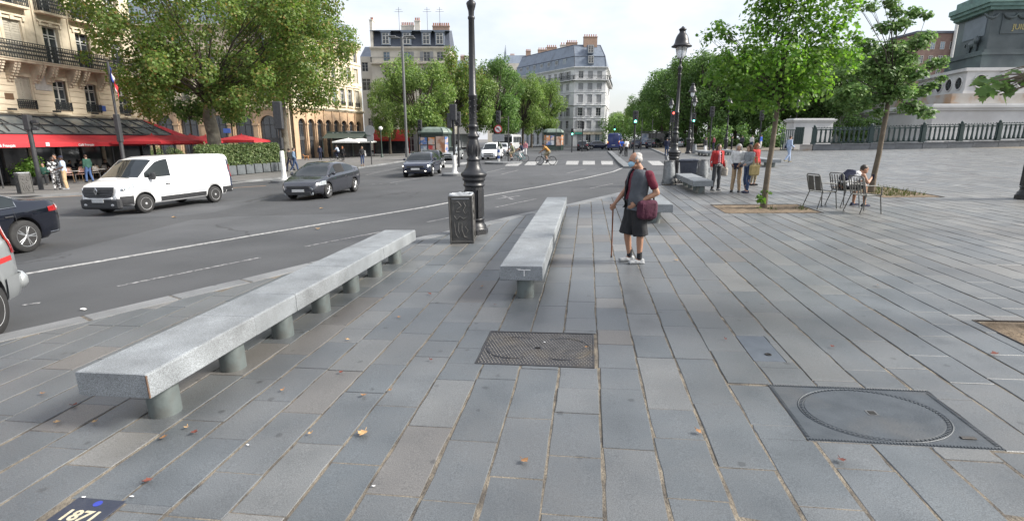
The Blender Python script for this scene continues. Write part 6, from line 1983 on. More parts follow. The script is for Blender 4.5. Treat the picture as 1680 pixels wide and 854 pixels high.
b = MB(); b.tube([(0, 0, 6.6), (.1, 0, 6.95), (.5, 0, 7.1), (.8, 0, 7.05)], .04, 6); b.bbox((1.0, 0, 7.03), (.5, .22, .1), .03); b.build('lamp_arm', M['dark_metal'], r_)
r_ = post(834, 265, 4.0, 'thin dark pole on the island between the cyclists', 'thin_pole', 'pole', .06)
for px, py, lb in ((912, 247, 'thin pole left of the far kiosk'), (1068, 246, 'thin dark pole at the dark tree mass'), (1051, 247, 'thin pole behind the blue hatchback')):
 post(px, py, 4.2, lb, 'thin_pole', 'pole', .05)
r_ = post(627, 258, 3.6, 'green candelabra with a white globe at the metro entrance', 'globe_lamp', 'street lamp', .07, m='kiosk_green')
b = MB(); b.ball((0, 0, 3.85), .27, 14); b.build('globe', mat('opal globe', (.8, .8, .78), None, .3), r_)
b = MB(); b.lathe([(.2, 0), (.16, .4), (.08, .5)], 10); b.lathe([(.12, 3.5), (.16, 3.56), (.1, 3.62)], 10); b.build('collar', M['kiosk_green'], r_)
def kiosk(m, label, posters):
 root = empty('newspaper_kiosk', m, label, 'kiosk', 'newspaper kiosks')
 w_, d_ = 3.3, 2.4
 P8 = [(-w_ / 2 + .5, -d_ / 2), (w_ / 2 - .5, -d_ / 2), (w_ / 2, -d_ / 2 + .5), (w_ / 2, d_ / 2 - .5), (w_ / 2 - .5, d_ / 2), (-w_ / 2 + .5, d_ / 2), (-w_ / 2, d_ / 2 - .5), (-w_ / 2, -d_ / 2 + .5)]
 b = MB(); b.prism(P8, 0, 2.75); b.build('body', M['kiosk_green'], root)
 b = MB(); b.prism([(x * 1.08, y * 1.1) for x, y in P8], 2.75, 2.92); b.build('fascia', M['kiosk_green'], root)
 b = MB()
 rings = [(1.08, 2.92), (1.04, 3.05), (.92, 3.3), (.72, 3.45), (.5, 3.5)]
 vs, fs = [], []
 for s_, z in rings: vs += [(x * s_, y * s_, z) for x, y in P8]
 for i in range(len(rings) - 1):
  for k in range(8): fs.append((i * 8 + k, i * 8 + (k + 1) % 8, (i + 1) * 8 + (k + 1) % 8, (i + 1) * 8 + k))
 fs.append(tuple(range(32, 40))); b.add(vs, fs); rf = b.build('roof', M['kiosk_roof'], root)
 b = MB()
 for (x, y) in P8: b.tube([(x * 1.08, y * 1.1, 2.95), (x * .92, y * .92, 3.34), (x * .5, y * .5, 3.52)], .03, 4)
 b.build('roof_ribs', M['kiosk_green'], rf)
 for (x, y) in P8:
  b = MB(); b.box((x, y, 1.38), (.1, .1, 2.7)); b.build('corner_post', M['kiosk_green'], root)
 for (x, z, pw, ph, c_) in posters:
  b = MB(); b.box((x, -d_ / 2 - .025, z), (pw + .1, .04, ph + .1)); f_ = b.build('poster_frame', M['dark_metal'], root)
  b = MB(); b.box((x, -d_ / 2 - .05, z), (pw, .02, ph)); b.build('poster', c_, f_)
 for sx in (-1, 1):
  b = MB(); b.box((0, 0, 0), (.62, .03, 1.6)); o = b.build('side_panel', posters[0][4], root); o.matrix_local = Matrix.Translation((sx * (w_ / 2 - .235), -d_ / 2 + .235, 1.65)) @ Matrix.Rotation(sx * PI / 4, 4, 'Z')
 return root
def poster(name, a, c_, sc=2.2): return mat(name, a, c_, .4, sc, detail=3, lo=.42, hi=.58)
PO = [poster('blue magazine poster', (.06, .16, .40), (.55, .42, .35)), poster('orange magazine poster', (.60, .22, .05), (.5, .45, .42)), poster('portrait poster', (.55, .42, .34), (.36, .16, .09), 1.4), poster('pale poster', (.50, .52, .55), (.20, .26, .36)), poster('red poster', (.5, .06, .06), (.5, .4, .36))]
kiosk(frame(up_at(715, 261), R(6), False), 'green newspaper kiosk with a portrait poster, left of the tall lamp', [(-.98, 2.0, .72, .78, PO[0]), (-.12, 2.0, .72, .78, PO[1]), (-.98, 1.15, .72, .72, PO[3]), (-.12, 1.15, .72, .72, PO[4]), (.86, 1.62, .95, 1.75, PO[2])])
kiosk(frame(up_at(907, 246), R(-4), False), 'distant green newspaper kiosk behind the crossing cyclist', [(-1.0, 2.0, .62, .78, PO[1]), (-.3, 2.0, .62, .78, PO[0]), (-1.0, 1.2, .62, .7, PO[0]), (.72, 1.5, .9, 1.5, PO[2]), (-.3, 1.2, .62, .7, PO[3])])
# bus shelter beyond the crossing
r_ = empty('bus_shelter', frame(up_at(1076, 240.5), R(10), False), 'grey bus shelter with a white poster under the far trees', 'bus shelter')
b = MB(); b.bbox((0, 0, 2.6), (5.6, 1.8, .18), .03); b.build('roof', M['dark_metal'], r_)
b = MB(); b.box((0, .8, 1.3), (5.2, .05, 2.3)); b.build('glass_back', M['pane'], r_)
for x in (-2.6, 0, 2.6):
 b = MB(); b.tube([(x, .8, 0), (x, .8, 2.6)], .06, 6); b.build('post', M['dark_metal'], r_)
b = MB(); b.bbox((-2.0, -.1, 1.4), (1.2, .12, 1.9), .02); b.build('poster_case', PO[3], r_)
# the second cafe: dark canopy, slanting blind, pale parasols; red awning of the next one
r_ = empty('cafe_canopy', Matrix.Translation((-25.6, 80, gz(-25.6))), 'dark green cafe canopy with white lettering under the narrow arches', 'canopy')
q0, q1 = at_y(536, 205, 79), at_y(600, 205, 79)
cw_ = q1.x - q0.x; cx_ = (q0.x + q1.x) / 2 - -25.6
b = MB(); b.bbox((cx_, 0, 3.3), (cw_, 2.2, .75), .04); b.build('fascia', M['kiosk_green'], r_)
b = MB(); b.quad((cx_ - cw_ / 2, -3.4, 2.75), (cx_ + cw_ / 2, -3.4, 2.75), (cx_ + cw_ / 2, -1.1, 3.5), (cx_ - cw_ / 2, -1.1, 3.5)); b.quad((cx_ - cw_ / 2, -3.4, 2.72), (cx_ - cw_ / 2, -1.1, 3.47), (cx_ + cw_ / 2, -1.1, 3.47), (cx_ + cw_ / 2, -3.4, 2.72)); b.build('awning', M['kiosk_green'], r_)
lettering('Café des Phares', .62, M['mark_white'], r_, Matrix.Translation((cx_ - .2, -1.14, 3.28)) @ Matrix.Rotation(PI / 2, 4, 'X'), 'lettering', .02, .012)
b = MB(); b.box((cx_, 1.2, 1.45), (cw_, .1, 2.9)); b.build('glass_front', M['pane'], r_)
for k in range(5):
 b = MB(); b.tube([(cx_ - cw_ / 2 + cw_ * k / 4, -3.2, 0), (cx_ - cw_ / 2 + cw_ * k / 4, -3.2, 2.75)], .06, 6); b.build('post', M['kiosk_green'], r_)
q = at_y(598, 228, 82)
r_ = empty('slanting_blind', Matrix.Translation((q.x, 82, gz(q.x))), 'pale grey slanting blind right of the dark canopy', 'blind')
b = MB(); b.quad((-2.2, -1.6, 2.6), (1.8, -1.6, 2.2), (1.2, .9, 3.6), (-3.0, .9, 3.8)); b.quad((-2.2, -1.6, 2.57), (-3.0, .9, 3.77), (1.2, .9, 3.57), (1.8, -1.6, 2.17)); b.build('cloth', M['sign_grey'], r_)
b = MB()
for x in (-2.1, 1.7): b.tube([(x, -1.5, 0), (x, -1.5, 2.3)], .05, 6)
b.build('posts', M['dark_metal'], r_)
q = at_y(640, 222, 95)
r_ = empty('cafe_awning', Matrix.Translation((q.x, 95, gz(q.x))), 'bright red awning of the corner cafe behind the globe lamp', 'awning')
b = MB(); b.quad((-3.2, -1.5, 2.5), (3.2, -1.5, 2.5), (3.2, .8, 4.2), (-3.2, .8, 4.2)); b.box((0, -1.5, 2.35), (6.4, .04, .3)); b.box((0, .9, 2.1), (6.4, .1, 4.2)); b.build('cloth', mat('bright red cloth', (.5, .035, .03), (.42, .03, .026), .8, 3), r_)
b = MB(); b.box((0, .75, 1.1), (6.2, .1, 2.2)); b.build('glass_front', M['pane'], r_)
b = MB()
for x in (-3.1, 0, 3.1): b.tube([(x, -1.4, 0), (x, -1.4, 2.4)], .05, 6)
b.build('posts', M['dark_metal'], r_)
# ------------------------------------------------------------------ vehicles
def paint_m(name, c, metal=.0, rough=.3):
 return mat(name, c, tuple(x * .93 for x in c), rough, 3, 0, metal=metal, coat=1.0, spec=.5)
M['car_glass'] = mat('car glass', (.012, .016, .018), (.02, .025, .027), .03, 1.5, spec=.5)
M['tyre'] = mat('tyre rubber', (.016, .016, .017), (.026, .026, .026), .85, 8, .1)
M['alloy'] = mat('alloy rim', (.50, .51, .52), (.42, .43, .44), .3, 8, metal=.8)
M['steel_rim'] = mat('silver wheel cover', (.48, .49, .50), (.40, .41, .42), .4, 8, metal=.3)
M['plastic'] = mat('black car plastic', (.022, .023, .026), (.032, .033, .036), .6, 10, .05)
M['chrome'] = mat('chrome', (.65, .66, .67), None, .12, 8, metal=1.0)
M['head_lens'] = mat('headlight lens', (.50, .54, .57), (.26, .29, .31), .08, 16, metal=.25, coat=1.0)
M['head_lit'] = mat('lit headlight', (.9, .88, .8), None, .2, emit=((1, .93, .8), 1.6))
M['tail_lens'] = mat('tail light lens', (.33, .015, .018), (.22, .01, .012), .1, 14, coat=1.0)
M['plate_w'] = mat('number plate', (.55, .56, .56), (.45, .46, .46), .5, 20)
M['amber'] = mat('amber light', (.8, .35, .08), None, .3, emit=((1, .5, .15), 1.0))
class Body:
 """car shell lofted along its length; local +Y is forward, z up"""
 def __init__(self, st, zf, lean=.38, round_=.1):
  self.st = sorted(st); self.zf = zf; self.lean = lean; self.rd = round_
 def at(self, y):
  s = self.st
  if y <= s[0][0]: return s[0][1:]
  for a, b in zip(s, s[1:]):
   if y <= b[0]:
    t = (y - a[0]) / (b[0] - a[0])
    return tuple(p + (q - p) * t for p, q in zip(a[1:], b[1:]))
  return s[-1][1:]
 def half(self, y):
  zb, zt, w_ = self.at(y)
  zf = self.zf + (.07 if y > self.st[-1][0] - .5 or y < self.st[0][0] + .4 else 0)
  hc = max(.02, zt - zb); k = min(1, hc / .35)
  wb = w_ * .955
  le = self.lean * hc
  return [(0, zf), (w_ * .82, zf), (w_ * .93, zf + .03), (w_ * .975, zf + .11), (w_ * .995, zf + (zb - zf) * .42), (w_, zf + (zb - zf) * .68), (w_ * .992, zf + (zb - zf) * .86), (w_ * .968, zb - .01),
    (wb - .012 * k, zb + .02 * k + .004), (wb - le * .5, zb + hc * .5), (wb - le * .84, zb + hc * .84), (max(.05, wb - le - self.rd * .55 * k), zb + hc * (.955 if k == 1 else .9)), (max(.03, (wb - le - self.rd * k) * .72), zt), (0, zt + .012)]
 def P(self, y, v, sx=1, o=0.0):
  h = self.half(y); v = max(0, min(len(h) - 1, v)); i = min(int(v), len(h) - 2); t = v - i
  x, z = h[i][0] + (h[i + 1][0] - h[i][0]) * t, h[i][1] + (h[i + 1][1] - h[i][1]) * t
  if o:
   d = Vector((h[i + 1][0] - h[i][0], h[i + 1][1] - h[i][1]))
   n_ = Vector((d.y, -d.x)).normalized() if d.length > 1e-6 else Vector((1, 0))
   x += n_.x * o; z += n_.y * o
  return Vector((sx * x, y, z))
 def vz(self, y, z):
  h = self.half(y)
  for i in range(2, len(h) - 2):
   if h[i][1] <= z <= h[i + 1][1]: return i + (z - h[i][1]) / max(1e-6, h[i + 1][1] - h[i][1])
  return 2 if z < h[2][1] else len(h) - 2
 def shell(self, paint, arches=(), ra=.34):
  ys = set()
  s = self.st
  for a, b in zip(s, s[1:]):
   n = max(1, int((b[0] - a[0]) / .09))
   for k in range(n): ys.add(round(a[0] + (b[0] - a[0]) * k / n, 4))
  ys.add(s[-1][0]); ys = sorted(ys)
  b = MB()
  vs, fs = [], []
  n = None
  for y in ys:
   h = self.half(y)
   ring = [(x, y, z) for x, z in h] + [(-x, y, z) for x, z in reversed(h[1:-1])]
   n = len(ring); vs += ring
  for k in range(len(ys) - 1):
   for i in range(n):
    j = (i + 1) % n
    fs.append((k * n + i, k * n + j, (k + 1) * n + j, (k + 1) * n + i))
  b.add(vs, fs, True)
  o = len(b.v) - n
  b.f.append(tuple(range(n))); b.f.append(tuple(reversed(range(o, o + n))))
  for _ in (0, 1): b.sm.append(False); b.mi.append(0); b.tone.append(.5)
  me = b.mesh('body', [paint, M['plastic']])
  bm = bmesh.new(); bm.from_mesh(me); bmesh.ops.recalc_face_normals(bm, faces=bm.faces); bm.to_mesh(me); bm.free()
  ob = bpy.data.objects.new('body', me); COL.objects.link(ob)
  if arches:
   c = MB()
   W_ = max(q[3] for q in s)
   for ay in arches:
    for sx in (-1, 1):
     c.tube([(sx * (W_ - .26), ay, ra * .92), (sx * (W_ + .2), ay, ra * .92)], ra, 28, smooth=False)
   cm_ = c.mesh('cut', [M['plastic']])
   bm = bmesh.new(); bm.from_mesh(cm_); bmesh.ops.remove_doubles(bm, verts=bm.verts, dist=1e-5); bmesh.ops.recalc_face_normals(bm, faces=bm.faces); bm.to_mesh(cm_); bm.free()
   co = bpy.data.objects.new('cut', cm_); COL.objects.link(co)
   md = ob.modifiers.new('arch', 'BOOLEAN'); md.operation = 'DIFFERENCE'; md.object = co; md.solver = 'EXACT'; md.material_mode = 'TRANSFER'
   realise(ob)
   bpy.data.objects.remove(co)
  return ob
 def patch(self, name, m, parent, y0, y1, lo, hi, sx, n=6, k=4, o=.006, zmode=True, thick=True):
  """raised panel following the shell between y0..y1 and heights lo..hi (functions or numbers)"""
  f = lambda q, y: q(y) if callable(q) else q
  b = MB(); vs, fs = [], []
  for i in range(n + 1):
   y = y0 + (y1 - y0) * i / n
   a, c = f(lo, y), f(hi, y)
   if zmode: a, c = self.vz(y, a), self.vz(y, c)
   for j in range(k + 1): vs.append(self.P(y, a + (c - a) * j / k, sx, o))
  for i in range(n):
   for j in range(k):
    q = (i * (k + 1) + j, (i + 1) * (k + 1) + j, (i + 1) * (k + 1) + j + 1, i * (k + 1) + j + 1)
    fs.append(q if sx < 0 else q[::-1])
  b.add(vs, fs, True)
  return b.build(name, m, parent)
 def top_glass(self, name, parent, y0, y1, fx0=.9, fx1=.9, n=5, k=8, o=.008, m=None):
  b = MB(); vs, fs = [], []
  for i in range(n + 1):
   y = y0 + (y1 - y0) * i / n
   fx = fx0 + (fx1 - fx0) * i / n
   h = self.half(y); X = h[-3][0] * fx
   for j in range(k + 1):
    x = -X + 2 * X * j / k
    ax = abs(x)
    z = h[-1][1] + (h[-2][1] - h[-1][1]) * ax / h[-2][0] if ax <= h[-2][0] else h[-2][1] + (h[-3][1] - h[-2][1]) * (ax - h[-2][0]) / max(1e-4, h[-3][0] - h[-2][0])
    sl = (self.half(y + .02)[-1][1] - self.half(y - .02)[-1][1]) / .04
    nn = Vector((0, -sl, 1)).normalized()
    vs.append((x, y + nn.y * o, z + nn.z * o))
  for i in range(n):
   for j in range(k): fs.append((i * (k + 1) + j, i * (k + 1) + j + 1, (i + 1) * (k + 1) + j + 1, (i + 1) * (k + 1) + j))
  if y1 < y0: fs = [f[::-1] for f in fs]
  b.add(vs, fs, True)
  return b.build(name, m or M['car_glass'], parent)
_wm = {}
def wheel(root, x, y, r, w_, style, sx):
 key = (r, w_, style)
 if key not in _wm:
  b = MB(); pr = [(r * .66, -w_ / 2), (r * .93, -w_ / 2), (r * .99, -w_ / 2 + .025), (r, -w_ * .2), (r, w_ * .2), (r * .99, w_ / 2 - .025), (r * .93, w_ / 2), (r * .66, w_ / 2)]
  b.lathe(pr, 28, m=Matrix.Rotation(PI / 2, 4, 'Y'))
  t = b.mesh('wheel', M['tyre'])
  b = MB(); Q = Matrix.Rotation(PI / 2, 4, 'Y')
  R_ = r * .67
  b.lathe([(R_, w_ * .5 - .002), (R_ * .93, w_ * .5 + .002), (R_ * .90, w_ * .5 - .012), (R_ * .88, w_ * .5 - .05)], 28, m=Q)
  if style == 'steel':
   b.lathe([(R_ * .84, w_ * .5 - .03), (R_ * .70, w_ * .5 - .005), (R_ * .52, w_ * .5 - .002), (R_ * .46, w_ * .5 - .03)], 28, m=Q)
   for k in range(8):
    a_ = 2 * PI * k / 8
    b.box((w_ * .5 - .008, .67 * R_ * math.cos(a_), .67 * R_ * math.sin(a_)), (.012, .03, .05), m=None)
  elif style == 'five2':
   for k in range(5):
    for d_ in (-.13, .13):
     a_ = 2 * PI * k / 5 + d_ * .5; a2 = 2 * PI * k / 5 + d_
     b.tube([(w_ * .5 - .015, .16 * R_ * math.cos(a_), .16 * R_ * math.sin(a_)), (w_ * .5 - .012, .9 * R_ * math.cos(a2), .9 * R_ * math.sin(a2))], [.024, .018], 5)
  else:
   for k in range(5):
    a_ = 2 * PI * k / 5
    b.tube([(w_ * .5 - .015, .1 * R_ * math.cos(a_), .1 * R_ * math.sin(a_)), (w_ * .5 - .01, .9 * R_ * math.cos(a_), .9 * R_ * math.sin(a_))], [.05, .03], 5)
  b.lathe([(R_ * .2, w_ * .5 - .04), (R_ * .19, w_ * .5 + .002), (R_ * .1, w_ * .5 + .006), (0, w_ * .5 + .006)], 14, m=Q)
  rm = b.mesh('rim', M['steel_rim'] if style == 'steel' else M['alloy'])
  b = MB(); b.lathe([(R_ * .9, w_ * .5 - .055), (0, w_ * .5 - .05)], 20, m=Q); dk = b.mesh('brake_disc', M['plastic'])
  _wm[key] = (t, rm, dk)
 t, rm, dk = _wm[key]
 o = inst('wheel', t, root, (x, y, r), 0 if sx > 0 else PI)
 inst('rim', rm, o); inst('brake_disc', dk, o)
def mirror(root, bd, y, z, paint, sx, s=1.0):
 p = bd.P(y, bd.vz(y, z), sx, 0)
 b = MB(); b.ball((p.x + sx * .13 * s, y, z + .03 * s), (.10 * s, .05 * s, .08 * s), 8); b.tube([(p.x - sx * .02, y, z - .02), (p.x + sx * .1 * s, y, z + .01)], .022, 5)
 b.build('mirror', paint, root)
def place_car(name, label, m, cat='car', group='vehicles on the road'):
 return empty(name, m, label, cat, group)
SEDAN = dict(st=[(-2.36, .72, .80, .70), (-2.30, .93, .99, .80), (-2.15, .98, 1.05, .86), (-1.8, .97, 1.08, .89), (-1.5, .955, 1.12, .905), (-.95, .94, 1.36, .915), (-.5, .93, 1.435, .92), (.1, .92, 1.46, .92), (.45, .915, 1.41, .92), (.8, .91, 1.24, .915), (1.15, .90, .99, .905), (1.3, .885, .93, .90), (1.8, .83, .88, .88), (2.1, .76, .81, .84), (2.28, .66, .71, .76), (2.36, .52, .56, .64)], zf=.20, wb=2.8, wr=.325, ax=.05, lean=.40)
PRIUS = dict(st=[(-2.26, .80, .98, .66), (-2.18, 1.0, 1.1, .76), (-2.0, 1.02, 1.14, .82), (-1.5, 1.0, 1.25, .86), (-.8, .97, 1.40, .875), (-.2, .95, 1.465, .88), (.25, .94, 1.46, .88), (.6, .92, 1.33, .88), (1.0, .90, 1.10, .875), (1.28, .88, .95, .87), (1.45, .85, .90, .865), (1.85, .75, .80, .83), (2.1, .65, .69, .76), (2.22, .55, .59, .68), (2.28, .44, .48, .58)], zf=.18, wb=2.7, wr=.315, ax=.02, lean=.42)
HATCH = dict(st=[(-2.05, .72, .80, .72), (-2.0, .95, 1.15, .82), (-1.92, 1.0, 1.36, .86), (-1.7, 1.0, 1.52, .88), (-1.0, .98, 1.60, .89), (-.1, .95, 1.62, .90), (.4, .94, 1.55, .90), (.8, .93, 1.30, .895), (1.1, .92, 1.06, .885), (1.25, .9, .98, .88), (1.7, .84, .91, .855), (1.95, .72, .78, .80), (2.05, .55, .6, .68)], zf=.22, wb=2.55, wr=.33, ax=.0, lean=.30)
MPV = dict(st=[(-2.2, .80, .9, .78), (-2.17, 1.0, 1.3, .84), (-2.1, 1.05, 1.62, .875), (-1.95, 1.05, 1.76, .885), (-1.0, 1.03, 1.82, .90), (0, 1.0, 1.82, .905), (.55, .99, 1.72, .905), (.95, .98, 1.42, .90), (1.3, .97, 1.12, .89), (1.45, .95, 1.02, .885), (1.9, .88, .94, .86), (2.1, .76, .82, .80), (2.2, .56, .6, .70)], zf=.24, wb=2.73, wr=.33, ax=.0, lean=.22)
VAN = dict(st=[(-2.5, 1.1, 1.80, .93), (-2.47, 1.16, 1.9, .955), (-2.36, 1.2, 1.945, .965), (-1.5, 1.22, 1.965, .975), (0, 1.22, 1.97, .975), (.6, 1.21, 1.945, .975), (.92, 1.2, 1.86, .972), (1.3, 1.17, 1.55, .968), (1.62, 1.13, 1.28, .96), (1.75, 1.11, 1.19, .955), (2.1, 1.04, 1.11, .93), (2.3, .97, 1.03, .89), (2.42, .88, .92, .83), (2.5, .62, .66, .74)], zf=.28, wb=3.1, wr=.335, ax=.05, lean=.12)
BIGVAN = dict(st=[(-2.8, 1.2, 2.5, .95), (-2.76, 1.3, 2.58, .985), (-2.5, 1.3, 2.6, 1.0), (.6, 1.3, 2.6, 1.0), (1.1, 1.28, 2.45, 1.0), (1.7, 1.22, 1.75, .99), (2.0, 1.18, 1.3, .98), (2.5, 1.02, 1.1, .93), (2.75, .8, .86, .84), (2.8, .6, .64, .76)], zf=.32, wb=3.6, wr=.34, ax=.0, lean=.10)
def car(name, label, sp, paint, m, style='five', detail=2, plate='front', rear_red=True, cat='car', fog=False):
 root = place_car(name, label, m, cat)
 bd = Body(sp['st'], sp['zf'], sp['lean'])
 L0, L1 = sp['st'][0][0], sp['st'][-1][0]
 ay = (sp['wb'] / 2 + sp['ax'], -sp['wb'] / 2 + sp['ax'])
 r = sp['wr']
 o = bd.shell(paint, ay, r + .05); o.parent = root
 W_ = max(q[3] for q in sp['st'])
 for y in ay:
  for sx in (-1, 1): wheel(root, sx * (W_ - .115), y, r, .21, style, sx)
 return root, bd, L0, L1, W_
def glaze(root, bd, ws, rear, sides, trim=None):
 """ws/rear: (y0, y1) of windscreen and rear window; sides: list of (y0, y1)"""
 bd.top_glass('windscreen', root, ws[0], ws[1], .97, .93)
 if rear: bd.top_glass('rear_window', root, rear[0], rear[1], .92, .9)
 for sx in (-1, 1):
  for (a, c) in sides:
   lo = lambda y: bd.at(y)[0] + .045
   hi = lambda y: bd.at(y)[0] + max(.05, (bd.at(y)[1] - bd.at(y)[0]) * .83)
   bd.patch('side_window', M['car_glass'], root, a, c, lo, hi, sx, 8, 3, .006)
def front_end(root, bd, L1, W_, zg, zh, hw, lit=False, grille='plastic', plate=True, lampw=.42):
 """grille, bumper opening, headlights, plate"""
 b = MB(); b.bbox((0, L1 + .004, zg), (hw * 2, .03, .11), .012); g = b.build('grille', M['plastic'], root)
 b = MB(); b.bbox((0, L1 + .006, zg - .24), (hw * 2.1, .03, .13), .02); b.build('lower_grille', M['plastic'], root)
 if plate:
  b = MB(); b.box((0, L1 + .022, zg - .13), (.52, .015, .11)); b.build('number_plate', M['plate_w'], root)
 for sx in (-1, 1):
  h = bd.patch('headlight', M['head_lens'], root, L1 - lampw, L1 - .015, lambda y: zh - .09 - .05 * (L1 - y < .1), lambda y: min(zh + .07, bd.at(y)[0] - .01), sx, 6, 3, .007)
  if lit:
   p = bd.P(L1 - .12, bd.vz(L1 - .12, zh - .03), sx, .012)
   b = MB(); b.ball(p, (.06, .05, .035), 8); b.build('lamp', M['head_lit'], h)
   b = MB(); b.ball((sx * (bd.at(L1)[2] * .93), L1 - .02, zh - .34), (.07, .04, .035), 8); b.build('fog_light', M['head_lit'], root)
def rear_end(root, bd, L0, W_, zl, lh=.2, lw=.25, plate_z=.7):
 for sx in (-1, 1):
  bd.patch('tail_light', M['tail_lens'], root, L0 + .01, L0 + lw, zl - lh / 2, zl + lh / 2, sx, 5, 3, .007)
  b = MB(); b.bbox((sx * (bd.at(L0)[2] * .86), L0 - .004, zl), (.16, .02, lh * .8), .006); b.build('tail_light', M['tail_lens'], root)
 b = MB(); b.box((0, L0 - .012, plate_z), (.52, .015, .11)); b.build('number_plate', M['plate_w'], root)
 b = MB(); b.bbox((0, L0 - .006, .42), (W_ * 1.5, .03, .12), .01); b.build('rear_bumper', M['plastic'], root)
def door_lines(root, bd, ys, z0, W_, hz=None):
 for sx in (-1, 1):
  for y in ys:
   b = MB()
   top = bd.vz(y, bd.at(y)[0] - .01)
   pts = [bd.P(y, 3 + (top - 3) * k / 6, sx, .0012) for k in range(7)]
   b.tube(pts, .004, 4); b.build('door_seam', M['plastic'], root)
  if hz:
   for y in ys[1:]:
    p = bd.P(y + .14, bd.vz(y + .14, hz), sx, .012)
    b = MB(); b.bbox(p, (.03, .18, .03), .01); b.build('door_handle', M['plastic'], root)
def wheel_at(px, py, heading, sp, which, W_, side=1, s=1.0):
 """ground matrix of a car whose wheel (front or rear, on its left or right side) touches the road here"""
 p = at(px, py, ROAD); p.z = gz(p.x) + ROAD
 m = frame(p, heading)
 y = (sp['wb'] / 2 if which == 'f' else -sp['wb'] / 2) + sp['ax']
 return m @ Matrix.Scale(s, 4) @ Matrix.Translation((-side * (W_ - .02), -y, 0))
# white delivery van
P_white = paint_m('white van paint', (.78, .79, .80))
hd = R(-165)
root, bd, L0, L1, W_ = car('delivery_van', 'clean white panel van with black bumpers driving past the cafe', VAN, P_white, wheel_at(243, 349, hd, VAN, 'f', .975, -1, .95), 'steel', cat='van')
bd.top_glass('windscreen', root, 1.66, .95, .97, .93)
for sx in (-1, 1):
 bd.patch('side_window', M['car_glass'], root, .42, 1.46, lambda y: 1.22 if y < 1.1 else 1.22 + (y - 1.1) * .02, lambda y: bd.at(y)[0] + (bd.at(y)[1] - bd.at(y)[0]) * .84, sx, 8, 4, .006)
 b = MB(); p = bd.P(1.28, bd.vz(1.28, 1.22), sx, 0); b.bbox((p.x + sx * .16, 1.26, 1.27), (.2, .12, .25), .04); b.tube([(p.x - sx * .02, 1.3, 1.18), (p.x + sx * .12, 1.27, 1.2)], .03, 5); b.build('mirror', M['plastic'], root)
 bd.patch('sill_guard', M['plastic'], root, -1.06, .98, .36, .52, sx, 10, 2, .012)
 bd.patch('rear_corner_guard', M['plastic'], root, -2.49, -1.92, .36, .62, sx, 5, 3, .012)
 bd.patch('rear_pillar', paint_m('navy pillar trim', (.03, .04, .07)) if 'navy pillar trim' not in bpy.data.materials else bpy.data.materials['navy pillar trim'], root, -2.49, -2.36, .62, 1.84, sx, 3, 6, .008)
 bd.patch('tail_light', M['tail_lens'], root, -2.495, -2.42, 1.0, 1.5, sx, 2, 4, .012)
 bd.patch('front_wheel_guard', M['plastic'], root, 2.0, 2.49, lambda y: .36, lambda y: .66, sx, 6, 4, .012)
 hl = bd.patch('headlight', M['head_lens'], root, 1.78, 2.44, lambda y: .80 + (2.44 - y) * .26, lambda y: min(.99 + (2.44 - y) * .12, bd.at(y)[0] - .012), sx, 8, 3, .008)
 p = bd.P(2.3, bd.vz(2.3, .89), sx, .012); b = MB(); b.ball(p, (.05, .07, .05), 8); b.build('lamp', M['chrome'], hl)
 p = bd.P(.62, bd.vz(.62, .95), sx, .016); b = MB(); b.bbox(p, (.03, .2, .045), .012); b.build('door_handle', M['plastic'], root)
 for y in (.36, 1.22):
  b = MB(); b.tube([bd.P(y, 3 + 5 * k / 8, sx, .001) for k in range(9)], .005, 4); b.build('door_seam', M['grey_metal'], root)
 b = MB(); b.tube([bd.P(y, bd.vz(y, 1.8), sx, .001) for y in (.3, -.5, -1.5, -2.3)], .006, 4); b.tube([bd.P(-2.3, bd.vz(-2.3, z), sx, .001) for z in (1.8, 1.4, .9)], .005, 4); b.build('panel_crease', M['grey_metal'], root)
 b = MB(); b.tube([bd.P(y, bd.vz(y, .92), sx, .001) for y in (.28, -1.0, -2.28)], .005, 4); b.build('panel_crease', M['plate_w'], root)
b = MB()
b.add([(-.70, 2.50, .83), (.70, 2.50, .83), (.62, 2.53, .66), (.30, 2.54, .60), (-.30, 2.54, .60), (-.62, 2.53, .66), (-.68, 2.44, .98), (.68, 2.44, .98)], [(0, 5, 4, 3, 2, 1), (6, 0, 1, 7)])
g = b.build('grille', M['plastic'], root)
for k in range(3):
 b = MB(); b.tube([(-.66, 2.5 - .01 * k, .72 + .09 * k), (0, 2.55 - .015 * k, .72 + .09 * k), (.66, 2.5 - .01 * k, .72 + .09 * k)], .014, 5); b.build('grille_bar', M['dark_metal'], g)
b = MB(); d_ = [(0, .13), (.085, 0), (0, -.13), (-.085, 0)]
e_ = [(0, .065), (.038, 0), (0, -.065), (-.038, 0)]
for k in range(4):
 k2 = (k + 1) % 4
 q = [d_[k], d_[k2], e_[k2], e_[k]]
 vsx = [(x, 2.575 - .0 * z, .84 + z) for x, z in q] + [(x, 2.55, .84 + z) for x, z in q]
 b.add(vsx, [(0, 1, 2, 3), (4, 5, 1, 0), (6, 7, 3, 2)])
b.build('diamond_badge', M['chrome'], g)
b = MB(); b.bbox((0, 2.44, .41), (1.74, .20, .36), .06); b.bbox((0, 2.5, .53), (1.3, .1, .1), .03); fb_ = b.build('front_bumper', M['plastic'], root)
b = MB(); b.bbox((0, 2.49, .60), (1.25, .1, .1), .035); b.build('bumper_apron', P_white, root)
b = MB(); b.box((0, 2.56, .52), (.52, .015, .11)); b.build('number_plate', M['plate_w'], root)
for sx in (-1, 1):
 b = MB(); b.ball((sx * .6, 2.53, .38), (.09, .03, .05), 8); b.build('fog_light', M['steel_rim'], fb_)
b = MB(); b.tube([(-.55, 1.74, 1.24), (.1, 1.70, 1.27)], .012, 4); b.build('wiper', M['plastic'], root)
